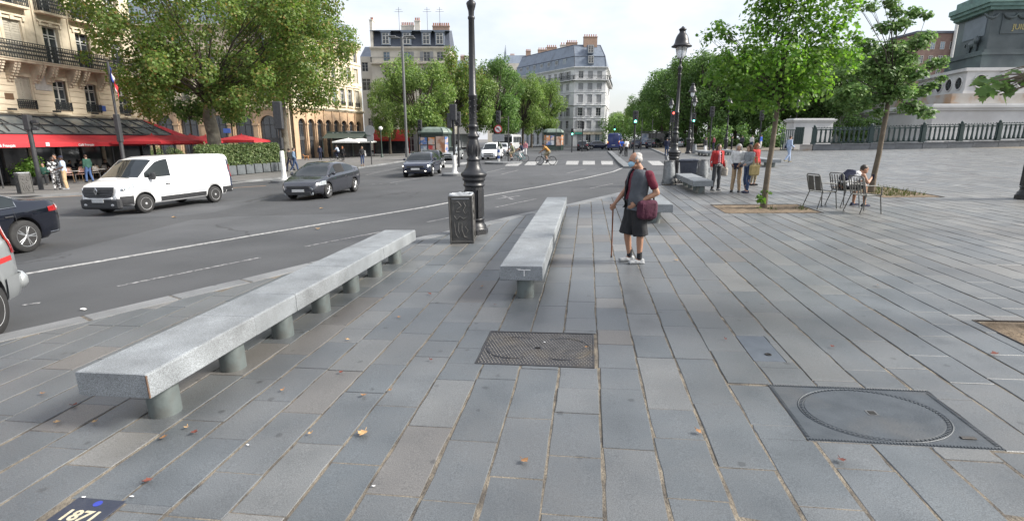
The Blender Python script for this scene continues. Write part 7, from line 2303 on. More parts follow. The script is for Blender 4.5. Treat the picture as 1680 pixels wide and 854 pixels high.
# grey hybrid hatchback
P_grey = paint_m('slate grey paint', (.036, .039, .050), .35, .25)
hd = R(-173)
root, bd, L0, L1, W_ = car('hatchback_car', 'slate grey streamlined car with its driver window open, beside the white signal foot', PRIUS, P_grey, wheel_at(541, 325, hd, PRIUS, 'f', .88, -1, .95))
glaze(root, bd, (1.34, .36), (-1.95, -.95), [(.52, 1.0), (-.42, .48), (-1.35, -.48)])
front_end(root, bd, L1, W_, .54, .68, .5, lampw=.75)
for sx in (-1, 1):
 b = MB(); b.bbox((sx * .56, L1 - .04, .36), (.12, .05, .26), .02); b.build('corner_light', M['head_lens'], root)
 mirror(root, bd, .95, .98, P_grey, sx)
rear_end(root, bd, L0, W_, .95, .3, .2)
door_lines(root, bd, (1.05, -.45, -1.3), .3, W_, .82)
b = MB(); p = bd.P(.1, bd.vz(.1, 1.15), -1, .009)
bd.patch('open_window', M['dark_in'], root, -.38, .46, lambda y: bd.at(y)[0] + .06, lambda y: bd.at(y)[0] + (bd.at(y)[1] - bd.at(y)[0]) * .8, -1, 6, 3, .009)
# dark blue saloon by the kiosk
P_blue = paint_m('midnight blue paint', (.010, .016, .040), .3, .22)
root, bd, L0, L1, W_ = car('saloon_car', 'dark blue saloon with lit headlights approaching in front of the kiosk', SEDAN, P_blue, wheel_at(711, 289, R(-178), SEDAN, 'f', .92, -1))
glaze(root, bd, (1.22, .42), (-1.75, -.95), [(.45, .95), (-.40, .40), (-1.2, -.46)])
front_end(root, bd, L1, W_, .64, .72, .52, lit=True)
b = MB()
for z in (.60, .66): b.box((0, L1 + .022, z), (1.0, .01, .012))
b.build('grille_chrome', M['chrome'], root)
for sx in (-1, 1): mirror(root, bd, .9, 1.0, P_blue, sx)
rear_end(root, bd, L0, W_, .85); door_lines(root, bd, (1.0, -.42, -1.2), .3, W_, .8)
# black saloon cut by the left edge
P_black = paint_m('blue black paint', (.004, .0055, .012), .2, .2)
LUX = dict(SEDAN); LUX['wr'] = .345
root, bd, L0, L1, W_ = car('saloon_car', 'blue black saloon with star spoke rims cut by the left edge of the photo', LUX, P_black, wheel_at(50, 413, R(-177), LUX, 'r', .92, -1), 'five2')
glaze(root, bd, (1.22, .42), (-1.75, -.95), [(.45, .95), (-.40, .40), (-1.32, -.46)])
for sx in (-1, 1):
 mirror(root, bd, .9, 1.0, P_black, sx)
 b = MB(); b.tube([bd.P(y, bd.vz(y, bd.at(y)[0] + .03), sx, .008) for y in (.95, .4, -.5, -1.3)] + [bd.P(y, bd.vz(y, bd.at(y)[0] + (bd.at(y)[1] - bd.at(y)[0]) * .86), sx, .008) for y in (-1.32, -1.2, -.9, -.4, .2, .6)], .011, 5); b.build('chrome_strip', M['chrome'], root)
 bd.patch('tail_light', M['tail_lens'], root, L0 + .0, L0 + .36, lambda y: .80, lambda y: .93 - .1 * max(0, y - L0 - .1), sx, 6, 3, .009)
 b = MB(); b.tube([bd.P(y, bd.vz(y, .34), sx, .004) for y in (-1.95, -2.1, -2.25)], .012, 4); b.build('bumper_strip', M['chrome'], root)
b = MB(); b.bbox((0, L0 + .0, .45), (1.2, .05, .16), .02); b.build('rear_bumper', M['plastic'], root)
front_end(root, bd, L1, W_, .64, .72, .52); door_lines(root, bd, (1.0, -.42, -1.2), .3, W_, .80)
b = MB(); b.box((0, L0 - .012, .78), (.52, .015, .11)); b.build('number_plate', M['plate_w'], root)
# silver people carrier cut by the left edge
P_silver = paint_m('silver paint', (.42, .445, .455), .5, .3)
root, bd, L0, L1, W_ = car('people_carrier', 'silver people carrier with a red stripe, only its rear corner inside the left edge', MPV, P_silver, wheel_at(1, 551, R(159), MPV, 'r', .905, -1), 'steel', cat='van')
glaze(root, bd, (1.4, .6), None, [(.6, 1.1), (-.4, .55), (-1.75, -.5)])
for sx in (-1, 1):
 bd.patch('red_stripe', mat('red stripe', (.55, .03, .03), None, .4) if 'red stripe' not in bpy.data.materials else bpy.data.materials['red stripe'], root, -2.19, 1.6, .80, .86, sx, 20, 1, .004)
 bd.patch('tail_light', M['tail_lens'], root, -2.195, -2.02, .88, 1.48, sx, 4, 6, .012)
 bd.patch('rear_bumper', P_silver, root, -2.2, -1.72, .34, .62, sx, 5, 3, .03)
 b = MB(); b.ball((sx * .80, -2.21, .50), (.12, .10, .13), 10); b.build('bumper_corner', P_silver, root)
 mirror(root, bd, 1.05, 1.1, P_silver, sx)
b = MB(); b.bbox((0, -2.24, .50), (1.5, .16, .2), .05); b.build('rear_bumper', P_silver, root)
b = MB(); b.box((0, -2.2, .8), (.52, .015, .11)); b.build('number_plate', M['plate_w'], root)
front_end(root, bd, L1, W_, .7, .8, .5)
# smaller cars farther off
def far_car(name, label, sp, paint, m, ws, rear, sides, zg, zh, facing, cat='car', lit=False, zl=.9):
 root, bd, L0, L1, W_ = car(name, label, sp, paint, m, 'five', cat=cat)
 glaze(root, bd, ws, rear, sides)
 front_end(root, bd, L1, W_, zg, zh, .5, lit=lit)
 rear_end(root, bd, L0, W_, zl)
 for sx in (-1, 1): mirror(root, bd, ws[0] - .35, 1.02, paint, sx)
 return root, bd
def road_m(px, py, heading):
 p = at(px, py, ROAD); p.z = gz(p.x) + ROAD
 return frame(p, heading)
GS = dict(ws=(1.22, .42), rear=(-1.75, -.95), sides=[(.45, .95), (-.40, .40), (-1.2, -.46)], zg=.64, zh=.72)
GH = dict(ws=(1.16, .5), rear=(-1.98, -1.75), sides=[(.45, .9), (-.35, .4), (-1.6, -.42)], zg=.66, zh=.8)
GM = dict(ws=(1.36, .62), rear=(-2.16, -1.98), sides=[(.6, 1.05), (-.35, .55), (-1.75, -.42)], zg=.66, zh=.84)
far_car('saloon_car', 'dark car directly behind the blue saloon, only its roof and windscreen in view', SEDAN, P_black, road_m(708, 277, R(178)), facing='f', **GS)
far_car('saloon_car', 'silver grey saloon waiting behind the slim signal post', SEDAN, P_silver, road_m(742, 262, R(-172)), facing='f', **GS)
far_car('small_van', 'white small van approaching right of the tall lamp shaft', MPV, P_white, road_m(808, 261, R(-171)), facing='f', cat='van', **GM)
far_car('hatchback_car', 'white car with blue roof lamps behind the white small van', HATCH, paint_m('pale car paint', (.62, .64, .68)), road_m(826, 253, R(-172)), facing='f', **GH)
far_car('hatchback_car', 'black car seen from behind at the wedge building, red lights on', HATCH, P_black, road_m(957, 247, R(12)), facing='r', **GH)
far_car('saloon_car', 'dark blue saloon crossing to the right below the wedge building', SEDAN, P_blue, road_m(979, 245, R(75)), facing='r', **GS)
far_car('hatchback_car', 'dark blue hatchback right of the green signal', HATCH, P_blue, road_m(1042, 243.2, R(5)), facing='r', **GH)
far_car('hatchback_car', 'grey hatchback seen from behind left of the lamp group', HATCH, P_grey, road_m(1073, 243, R(35)), facing='r', **GH)
far_car('hatchback_car', 'white car half hidden by the grey hatchback', HATCH, P_white, road_m(1088, 240.5, R(20)), facing='r', **GH)
far_car('saloon_car', 'pale car between the two lamps beyond the bins', SEDAN, P_silver, road_m(1117, 242, R(30)), facing='r', **GS)
far_car('small_van', 'white van far down the avenue beside the blue van', MPV, P_white, road_m(1052, 239, R(5)), facing='r', cat='van', **GM)
P_van = paint_m('bright blue van paint', (.018, .035, .16), .1, .35)
root, bd, L0, L1, W_ = car('delivery_van', 'tall dark blue delivery van seen from behind, left of the green signal', BIGVAN, P_van, road_m(1010, 246, R(18)), 'steel', cat='van')
bd.top_glass('windscreen', root, 1.95, 1.15, .97, .93); rear_end(root, bd, L0, W_, 1.15, .5, .06, .8); front_end(root, bd, L1, W_, .8, .95, .6)
for sx in (-1, 1):
 bd.patch('side_window', M['car_glass'], root, .9, 1.75, 1.32, lambda y: bd.at(y)[0] + (bd.at(y)[1] - bd.at(y)[0]) * .8, sx, 5, 3)
 b = MB(); b.ball((sx * .9, L0 - .02, 1.3), (.08, .05, .12), 8); b.build('marker_lamp', M['amber'], root)
 p = bd.P(-.6, bd.vz(-.6, 1.3), sx, .01); q = MB(); q.lathe([(.34, -.01), (.34, .01)], 16, smooth=False); o = q.build('orange_emblem', mat('orange emblem', (.55, .17, .05), None, .5) if 'orange emblem' not in bpy.data.materials else bpy.data.materials['orange emblem'], root); o.matrix_local = Matrix.Translation(p) @ Matrix.Rotation(PI / 2, 4, 'Y')
b = MB(); b.box((0, L0 - .01, 1.5), (.02, .012, 1.8)); b.build('door_seam', M['plastic'], root)
# grey box truck behind the kiosk, white cabin
tr_ = place_car('box_truck', 'grey box truck standing behind the silver saloon', road_m(752, 249, R(-165)), 'truck')
b = MB(); b.bbox((0, -1.2, 2.05), (2.3, 4.6, 2.5), .04); b.build('cargo_box', mat('grey cargo box', (.30, .315, .33), (.26, .27, .285), .6, 1), tr_)
b = MB(); b.bbox((0, 1.95, 1.35), (2.1, 1.5, 1.7), .12); cb = b.build('cab', P_white, tr_)
b = MB(); b.box((0, 2.71, 1.75), (1.8, .02, .7)); b.build('windscreen', M['car_glass'], cb)
b = MB(); b.box((0, 2.72, .8), (1.5, .02, .25)); b.build('grille', M['plastic'], cb)
b = MB(); b.box((0, -.5, .65), (.9, 5.6, .2)); b.build('chassis', M['plastic'], tr_)
for y in (1.9, -2.4):
 for sx in (-1, 1): wheel(tr_, sx * .98, y, .42, .26, 'steel', sx)
tb = place_car('city_bus', 'white bus waiting between the lamp shaft and the far kiosk', road_m(838, 248, R(-170)), 'bus')
b = MB(); b.bbox((0, 0, 1.65), (2.45, 9, 2.5), .12); b.build('body', P_white, tb)
b = MB(); b.box((0, 4.51, 1.9), (2.1, .02, 1.3)); b.build('windscreen', M['car_glass'], tb)
for sx in (-1, 1):
 for k in range(5): b = MB(); b.box((sx * 1.228, -3.5 + 1.7 * k, 2.0), (.02, 1.5, .95)); b.build('side_window', M['car_glass'], tb)
b = MB(); b.box((0, 4.515, 2.75), (1.7, .02, .25)); b.build('destination_board', M['dark_in'], tb)
b = MB(); b.box((0, 4.52, .62), (2.2, .02, .3)); b.build('bumper', M['plastic'], tb)
for y in (3, -2.8):
 for sx in (-1, 1): wheel(tb, sx * 1.1, y, .46, .26, 'steel', sx)
# ------------------------------------------------------------------ people
M['skin'] = mat('skin', (.42, .26, .19), (.38, .225, .16), .55, 9, .05)
M['skin_tan'] = mat('tanned skin', (.34, .185, .12), (.30, .16, .10), .55, 9, .05)
M['skin_dark'] = mat('dark skin', (.12, .065, .045), (.10, .055, .04), .5, 9, .05)
def cloth(name, c, c2=None, sc=12, b=.25):
 M[name] = mat(name + ' cloth', c, c2 or tuple(x * .75 for x in c), .9, sc, b, 50)
for nm, c in dict(red_polo=(.12, .010, .026), grey_vest=(.070, .078, .092), black=(.017, .018, .021), maroon=(.06, .010, .028), red=(.40, .03, .03), pink=(.55, .22, .26), charcoal=(.05, .053, .06), white=(.66, .66, .66), beige=(.40, .285, .18), grey_knit=(.25, .27, .29), denim=(.035, .06, .13), denim_light=(.13, .19, .28), navy=(.016, .021, .05), tote=(.34, .27, .12), pale_blue=(.36, .45, .62), blue_jeans=(.06, .11, .24), sky_shirt=(.42, .50, .62), tan_trousers=(.50, .36, .21), forest=(.025, .08, .06), orange=(.40, .21, .06), bright_blue=(.03, .10, .50), olive=(.14, .15, .09), cream_bag=(.5, .46, .40), khaki=(.25, .22, .15)).items(): cloth(nm, c)
M['white']
def stripes_mat():
 m = mat('striped cloth', (.6, .6, .6), None, .9, 5)
 t = m.node_tree; N, L = t.nodes, t.links
 co = N.new('ShaderNodeTexCoord'); wv = N.new('ShaderNodeTexWave'); wv.bands_direction = 'Z'; wv.inputs['Scale'].default_value = 5.2
 L.new(co.outputs['Object'], wv.inputs['Vector'])
 rp = N.new('ShaderNodeValToRGB'); rp.color_ramp.interpolation = 'CONSTANT'; rp.color_ramp.elements[1].position = .5
 rp.color_ramp.elements[0].color = (.015, .015, .018, 1); rp.color_ramp.elements[1].color = (.62, .62, .62, 1)
 L.new(wv.outputs['Fac'], rp.inputs['Fac']); L.new(rp.outputs['Color'], N['Principled BSDF'].inputs['Base Color'])
 return m
M['stripes'] = stripes_mat()
M['pattern'] = mat('black and white print', (.62, .62, .62), (.03, .03, .03), .9, 9, detail=2, lo=.48, hi=.52)
M['hair_grey'] = mat('grey hair', (.42, .41, .40), (.28, .27, .26), .7, 40, .4, 60)
M['hair_dark'] = mat('dark hair', (.022, .016, .013), (.035, .025, .02), .5, 40, .4, 60)
M['hair_brown'] = mat('brown hair', (.07, .035, .02), (.05, .025, .015), .6, 40, .4, 60)
M['hair_red'] = mat('auburn hair', (.24, .085, .03), (.18, .06, .02), .6, 40, .4, 60)
M['hair_salt'] = mat('greying hair', (.13, .115, .105), (.08, .07, .065), .7, 40, .4, 60)
M['mask_blue'] = mat('surgical mask', (.32, .52, .66), (.28, .47, .6), .8, 10)
M['eye'] = mat('eye', (.02, .015, .012), None, .2)
M['lip'] = mat('lips', (.36, .13, .11), None, .5)
M['shoe_white'] = mat('white shoe', (.36, .37, .38), (.17, .18, .19), .6, 14)
M['wood'] = mat('varnished wood', (.20, .075, .03), (.14, .05, .02), .35, 9)
def fuse(b, name, m, parent, vox, smooth=3):
 """melt the collected shapes into one continuous surface"""
 o = b.build(name, m, parent)
 rm = o.modifiers.new('fuse', 'REMESH'); rm.mode = 'VOXEL'; rm.voxel_size = vox; rm.use_smooth_shade = True
 sm = o.modifiers.new('soften', 'SMOOTH'); sm.factor = .5; sm.iterations = smooth
 realise(o)
 o.data.materials.clear(); o.data.materials.append(m)
 return o
def limb(b, pts, rs, n=10):
 b.tube(pts, rs, n)
 for p, r_ in zip(pts, rs): b.ball(p, r_ * .99, 10)
def wrinkle(o, amp, sc=9.0, seed=0.0):
 """folds: push the vertices along their normals by stretched noise"""
 me = o.data
 if len(me.vertices) < 1500: return o
 for v in me.vertices:
  c = v.co
  k = noise.noise((c.x * sc * 1.2 + seed, c.y * sc * 1.2, c.z * sc * .55 + c.x * 3)) + .5 * noise.noise((c.x * sc * 2.7, c.y * sc * 2.7 + seed, c.z * sc * 1.6))
  v.co = c + v.normal * (k * amp)
 me.update()
 return o
def torso(b, P, N_, rt, secs, grow=0.0):
 """elliptic rings from pelvis P up to neck N_; rt is the body's right"""
 ax = (N_ - P); L = ax.length; ax.normalize(); fw = ax.cross(rt) * -1; fw = rt.cross(ax) * -1 if False else ax.cross(rt)
 fw = Vector((0, 0, 1)).cross(rt) if abs(ax.z) > .2 and False else fw
 n = 16; vs, fs = [], []
 for (t, rx, ry) in secs:
  c = P + ax * L * t
  for k in range(n):
   a = 2 * PI * k / n
   vs.append(c + rt * (rx + grow) * math.cos(a) + fw * (ry + grow) * math.sin(a))
 for i in range(len(secs) - 1):
  for k in range(n):
   k2 = (k + 1) % n
   fs.append((i * n + k, i * n + k2, (i + 1) * n + k2, (i + 1) * n + k))
 fs.append(tuple(reversed(range(n)))); fs.append(tuple((len(secs) - 1) * n + k for k in range(n)))
 b.add(vs, fs, True)
SECS = [(-.10, .12, .09), (0, .165, .118), (.14, .172, .122), (.36, .148, .105), (.6, .165, .112), (.82, .178, .108), (.93, .145, .085), (1.0, .07, .065)]
def pose(**kw):
 p = dict(pelvis=(0, 0, .93), neck=(0, .0, 1.46), head=(0, .03, 1.59), head_dir=0.0,
    sh=((-.185, 0, 1.40), (.185, 0, 1.40)), el=((-.235, -.03, 1.13), (.235, -.03, 1.13)), wr=((-.25, .05, .90), (.25, .05, .90)),
    hip=((-.09, 0, .91), (.09, 0, .91)), kn=((-.10, .03, .49), (.10, .03, .49)), an=((-.10, -.02, .09), (.10, -.02, .09)), toe=(0.0, 0.0), curl=.5)
 p.update(kw); return p
def person(m, label, ps, skin='skin', top=None, bottom=None, jacket=None, shoes='black', sock=None, hair=('hair_dark', 'short'), h=1.70, vox=.016, extra=None, group=None, build=1.0, mask=False, cap=None, hands=True, scarf=None):
 root = empty('person', m @ Matrix.Scale(h / 1.70, 4), label, 'person', group)
 V = lambda q: Vector(q)
 P, N_, H = V(ps['pelvis']), V(ps['neck']), V(ps['head'])
 rt = Vector((1, 0, 0))
 b = MB()
 torso(b, P, N_, rt, [(t, x * build, y * build) for t, x, y in SECS])
 hd = ps['head_dir']; Hm = Matrix.Rotation(-hd, 4, 'Z')
 limb(b, [N_ - (H - N_) * .1, N_.lerp(H, .6)], [.058, .052])
 b.ball(H + Vector((0, 0, .025)), (.074, .092, .098), 14, Hm)
 def hp(x, y, z): return H + (Hm @ Vector((x, y, z)))
 b.ball(hp(0, .028, -.055), (.058, .062, .062), 10, Hm)
 b.ball(hp(0, .092, -.012), (.014, .02, .022), 8); b.ball(hp(0, .085, .02), (.05, .014, .012), 8)
 for s_ in (-1, 1): b.ball(hp(s_ * .076, -.005, 0), (.012, .022, .032), 8)
 for i in (0, 1):
  s_ = -1 if i == 0 else 1
  sh, el, wr = V(ps['sh'][i]), V(ps['el'][i]), V(ps['wr'][i])
  limb(b, [N_.lerp(sh, .35) - Vector((0, 0, .05)), sh, sh.lerp(el, .5), el], [.07, .058 * build, .047 * build, .041]); limb(b, [el, el.lerp(wr, .35), wr], [.041, .042, .027])
  d = (wr - el).normalized()
  d = (d + Vector((0, .25, -.35)) * .6).normalized() if ps['curl'] < .9 else d
  side = d.cross(Vector((s_, 0, 0))); side = side.normalized() if side.length > .1 else Vector((0, 1, 0))
  nrm = d.cross(side).normalized()
  pc = wr + d * .055
  Rm = Matrix((side, d, nrm)).transposed().to_4x4()
  b.ball(pc, (.038, .052, .017), 8, Rm)
  if hands:
   for f in range(4):
    base = wr + d * .09 + side * (.027 - .018 * f); L_ = (.058, .07, .066, .05)[f]
    c_ = nrm * (1 if (nrm.x * s_) < 0 else -1) * ps['curl']
    m1 = base + (d + c_ * .35).normalized() * L_ * .55; m2 = m1 + (d * .7 + c_ * 1.1).normalized() * L_ * .5
    b.tube([base - d * .02, base, m1, m2], [.0095, .0095, .009, .0075], 6)
   tb = wr + d * .03 + side * .032; b.tube([tb - side * .012, tb + side * .018 + d * .025, tb + side * .022 + d * .06], [.012, .011, .008], 6)
  hi, kn, an = V(ps['hip'][i]), V(ps['kn'][i]), V(ps['an'][i])
  limb(b, [P.lerp(hi, .8), hi, hi.lerp(kn, .5), kn], [.09, .088 * build, .072 * build, .054]); limb(b, [kn, kn.lerp(an, .32), an], [.054, .056, .034])
  ty = ps['toe'][i]; fd = Vector((math.sin(ty), math.cos(ty), 0));
  limb(b, [an - Vector((0, 0, .03)), an + fd * .10 + Vector((0, 0, -.055))], [.034, .028])
 fuse(b, 'body', M[skin], root, vox if vox > .008 else vox, 2)
 e = MB()
 for s_ in (-1, 1): e.ball(hp(s_ * .031, .083, .005), (.011, .008, .007), 6)
 e.build('eyes', M['eye'], root)
 if mask:
  k = MB(); k.ball(hp(0, .052, -.045), (.064, .058, .052), 12, Hm); k.tube([hp(-.06, .04, -.03), hp(-.078, -.01, .0)], .004, 4); k.tube([hp(.06, .04, -.03), hp(.078, -.01, .0)], .004, 4); k.build('face_mask', M['mask_blue'], root)
 else:
  k = MB(); k.ball(hp(0, .083, -.055), (.022, .008, .008), 6); k.build('mouth', M['lip'], root)
 vx = max(.012, vox)
 if top:
  c, sl, low = top
  b = MB(); torso(b, P, N_, rt, [(t, x * build, y * build) for t, x, y in SECS if t >= low] + [(1.02, .062, .06)], .014)
  for i in (0, 1):
   sh, el, wr = V(ps['sh'][i]), V(ps['el'][i]), V(ps['wr'][i])
   if sl == 'long': limb(b, [N_.lerp(sh, .4) - Vector((0, 0, .04)), sh, sh.lerp(el, .5), el], [.075, .072, .062, .056]); limb(b, [el, wr], [.056, .042])
   elif sl == 'short': limb(b, [N_.lerp(sh, .4) - Vector((0, 0, .04)), sh, sh.lerp(el, .62)], [.075, .073, .066])
   elif sl == 'none': limb(b, [N_.lerp(sh, .55) - Vector((0, 0, .04)), N_.lerp(sh, .75) - Vector((0, 0, .06))], [.05, .05])
  wrinkle(fuse(b, 'top', M[c], root, vx), .009, 9, h)
 if jacket:
  c, sl, low, gap = jacket
  b = MB(); n = 18; vs, fs = [], []
  ax = (N_ - P); L = ax.length; ax.normalize(); fw = ax.cross(rt)
  if fw.y < 0: fw = -fw
  secs = [(t, x * build + .032, y * build + .032) for t, x, y in [(low, .175, .135)] + [q for q in SECS if q[0] > low + .05]]
  for (t, rx, ry) in secs:
   for k in range(n + 1):
    a = PI / 2 + gap + (2 * PI - 2 * gap) * k / n
    vs.append(P + ax * L * t + rt * rx * math.cos(a) + fw * ry * math.sin(a))
  for i in range(len(secs) - 1):
   for k in range(n): fs.append((i * (n + 1) + k, i * (n + 1) + k + 1, (i + 1) * (n + 1) + k + 1, (i + 1) * (n + 1) + k))
  b.add(vs, fs, True)
  o = b.build('jacket', M[c], root)
  so = o.modifiers.new('cloth', 'SOLIDIFY'); so.thickness = .012; so.offset = 1; ss = o.modifiers.new('soft', 'SUBSURF'); ss.levels = 2; realise(o); wrinkle(o, .011, 7, h)
  if sl:
   b = MB()
   for i in (0, 1):
    sh, el, wr = V(ps['sh'][i]), V(ps['el'][i]), V(ps['wr'][i]); limb(b, [N_.lerp(sh, .4) - Vector((0, 0, .04)), sh, sh.lerp(el, .5), el], [.08, .08, .07, .064]); limb(b, [el, el.lerp(wr, .95)], [.064, .05])
   wrinkle(fuse(b, 'sleeves', M[c], root, vx), .009, 10)
 if bottom:
  c, kind = bottom
  b = MB()
  torso(b, P, N_, rt, [(t, x * build, y * build) for t, x, y in SECS if t < .3], .014)
  for i in (0, 1):
   hi, kn, an = V(ps['hip'][i]), V(ps['kn'][i]), V(ps['an'][i])
   if kind == 'trousers': limb(b, [P.lerp(hi, .8), hi, hi.lerp(kn, .5), kn], [.105, .10, .086, .07]); limb(b, [kn, kn.lerp(an, .4), an + Vector((0, 0, .0))], [.07, .068, .056])
   elif kind == 'slim': limb(b, [P.lerp(hi, .8), hi, hi.lerp(kn, .5), kn], [.10, .097, .08, .062]); limb(b, [kn, kn.lerp(an, .35), an + Vector((0, 0, .03))], [.062, .062, .043])
   elif kind == 'shorts':
    b.tube([P.lerp(hi, .8), hi, hi.lerp(kn, .5), hi.lerp(kn, 1.12)], [.112, .116, .112, .118], 14); b.ball(hi, .115, 12); md_ = (hi + kn) / 2; b.ball((0, md_.y * .5 + .01, md_.z + .05), (.07, .11, .22), 12)
   elif kind == 'short_shorts': limb(b, [P.lerp(hi, .8), hi, hi.lerp(kn, .72)], [.105, .102, .09])
  wrinkle(fuse(b, kind if kind != 'slim' else 'trousers', M[c], root, vx), .010, 8, h)
 for i in (0, 1):
  an = V(ps['an'][i]); ty = ps['toe'][i]; fd = Vector((math.sin(ty), math.cos(ty), 0))
  b = MB(); up = an.z - .09
  T = Matrix.Translation(Vector((an.x, an.y, up))) @ Matrix.Rotation(-ty, 4, 'Z')
  b.ball((T @ Vector((0, -.035, .045))), (.042, .055, .048), 10); b.ball(T @ Vector((0, .05, .04)), (.045, .09, .036), 10, Matrix.Rotation(-ty, 4, 'Z')); b.ball(T @ Vector((0, .12, .032)), (.046, .065, .03), 10, Matrix.Rotation(-ty, 4, 'Z'))
  b.box((0, .045, .012), (.088, .25, .022), T)
  fuse(b, 'shoe', M[shoes], root, .012, 1)
  if sock:
   b = MB(); b.tube([an + Vector((0, 0, -.02)), an + Vector((0, 0, .10))], [.042, .041], 10); b.build('sock', M[sock], root)
 hm, st = hair
 b = MB()
 if st == 'short':
  b.ball(hp(0, -.012, .048), (.082, .094, .084), 14, Hm); b.ball(hp(0, -.05, .0), (.07, .055, .07), 10, Hm)
 elif st == 'bald_ring':
  b.ball(hp(0, -.045, .02), (.079, .066, .06), 12, Hm); b.ball(hp(0, -.03, .075), (.066, .076, .052), 12, Hm)
  for s_ in (-1, 1): b.ball(hp(s_ * .066, -.01, .03), (.018, .045, .045), 8, Hm)
 elif st == 'long':
  b.ball(hp(0, -.014, .045), (.086, .096, .088), 14, Hm); limb(b, [hp(0, -.06, .02), hp(0, -.085, -.12), hp(0, -.09, -.24)], [.075, .078, .06])
  for s_ in (-1, 1): limb(b, [hp(s_ * .07, .0, .04), hp(s_ * .082, .0, -.08), hp(s_ * .085, .015, -.2)], [.03, .034, .022])
 elif st == 'bob':
  b.ball(hp(0, -.014, .045), (.09, .10, .09), 14, Hm); limb(b, [hp(0, -.05, .02), hp(0, -.065, -.10)], [.08, .07])
  for s_ in (-1, 1): limb(b, [hp(s_ * .072, .005, .04), hp(s_ * .084, .01, -.08)], [.032, .03])
 fuse(b, 'hair', M[hm], root, .012, 1)
 if cap:
  b = MB(); b.ball(hp(0, -.008, .065), (.086, .10, .07), 12, Hm); b.ball(hp(0, .10, .05), (.06, .07, .012), 10, Hm); b.build('cap', M[cap], root)
 if scarf:
  b = MB(); b.tube([N_ + Vector((.07 * math.cos(a * PI / 5), .075 * math.sin(a * PI / 5), .01)) for a in range(11)], .035, 8); b.tube([N_ + Vector((.03, .09, -.02)), N_ + Vector((.035, .15, -.2)), N_ + Vector((.03, .15, -.42))], [.035, .04, .05], 8); b.build('scarf', M[scarf], root)
 return root
def gm(px, py, heading):
 p = at(px, py); p.z = gz(p.x); return frame(p, heading, False)
# ---- the old man with the cane
om = gm(1038, 430, R(-102))
hs = 1.75
ps = pose(pelvis=(0, .01, .95), neck=(0, -.045, 1.44), head=(0, .045, 1.575), head_dir=.12, sh=((-.19, -.10, 1.37), (.18, -.02, 1.39)), el=((-.255, -.215, 1.11), (.25, .06, 1.12)), wr=((-.17, .06, .955), (.20, .25, .925)),
   hip=((-.095, .01, .93), (.09, .0, .93)), kn=((-.10, -.05, .50), (.10, .08, .50)), an=((-.10, -.06, .09), (.11, .01, .09)), toe=(.05, .1), curl=.8)
person(om, 'elderly man in grey vest, red polo and black shorts leaning on a wooden cane', ps, 'skin_tan', ('red_polo', 'short', -.05), ('black', 'shorts'), ('grey_vest', None, -.24, .30), 'shoe_white', 'black', ('hair_grey', 'bald_ring'), hs, .009, mask=True, build=1.08)
def held(name, m, label, cat, group=None): return empty(name, m, label, cat, group)
W = om @ Matrix.Scale(hs / 1.70, 4)
c = held('shoulder_bag', W, 'maroon shoulder bag hanging at the hip of the old man', 'bag')
b = MB(); b.bbox((-.222, -.085, .86), (.15, .34, .31), .05); o = b.build('pouch', M['maroon'], c); weld(o); ss = o.modifiers.new('soft', 'SUBSURF'); ss.levels = 3; realise(o); wrinkle(o, .008, 12)
b = MB(); b.bbox((-.282, -.085, .90), (.012, .22, .12), .006); b.build('flap', M['maroon'], c)
b = MB(); b.tube([(-.2, -.2, .97), (-.16, -.19, 1.2), (-.06, -.1, 1.46), (.06, .06, 1.44), (.12, .12, 1.25), (-.02, .2, 1.0), (-.17, .08, .95)], .014, 6); b.build('strap', M['black'], c)
c = held('waist_bag', W, 'black bag below the maroon one on the old man', 'bag')
b = MB(); b.bbox((-.17, -.13, .76), (.10, .22, .17), .05); b.build('pouch', M['black'], c); b = MB(); b.tube([(-.17, -.2, .84), (-.17, -.1, 1.0), (-.17, -.05, .84)], .01, 5); b.build('strap', M['black'], c)
hand = W @ Vector((.205, .285, .86)); foot = at(1003, 422)
c = held('walking_cane', Matrix.Translation(foot), 'brown wooden walking cane in the hand of the old man', 'cane')
b = MB(); up_ = hand - foot; b.tube([(0, 0, .02), up_], [.011, .013], 8); b.build('shaft', M['wood'], c)
fw_ = Vector((-.98, -.17, 0)); b = MB(); b.tube([up_, up_ + Vector((0, 0, .025)) - fw_ * .01, up_ + Vector((0, 0, .035)) - fw_ * .06, up_ + Vector((0, 0, .03)) + fw_ * .05], .015, 8); b.build('handle', M['wood'], c)
b = MB(); b.lathe([(.016, 0), (.014, .05)], 8); b.build('rubber_tip', M['rubber'], c)
c = held('wrist_watch', W, 'dark wrist watch on the left arm of the old man', 'watch')
b = MB(); b.ball((-.175, .045, .962), (.032, .02, .032), 8, Matrix.Rotation(.9, 4, 'X')); b.build('strap', M['black'], c)
# ---- the women by the bench
ST = lambda **k: pose(**k)
person(gm(1173, 312, R(165)), 'woman with long dark hair in red jacket, pink scarf and striped hem', ST(kn=((-.10, .04, .49), (.12, .03, .49)), an=((-.11, .02, .09), (.13, .0, .09)), wr=((-.28, .06, .9), (.28, .05, .88))), 'skin', ('stripes', 'long', -.25), ('charcoal', 'trousers'), ('red', True, .1, .35), 'shoe_white', None, ('hair_dark', 'long'), 1.63, .016, scarf='pink', group='people talking by the bench')
person(gm(1206, 314.5, R(-150)), 'grey haired woman in white top and beige trousers, facing the others', ST(el=((-.25, .02, 1.12), (.25, .04, 1.12)), wr=((-.14, .22, 1.06), (.16, .2, 1.02)), an=((-.12, -.02, .09), (.12, .03, .09))), 'skin', ('white', 'long', -.05), ('beige', 'trousers'), None, 'black', None, ('hair_grey', 'bob'), 1.63, .016, group='people talking by the bench')
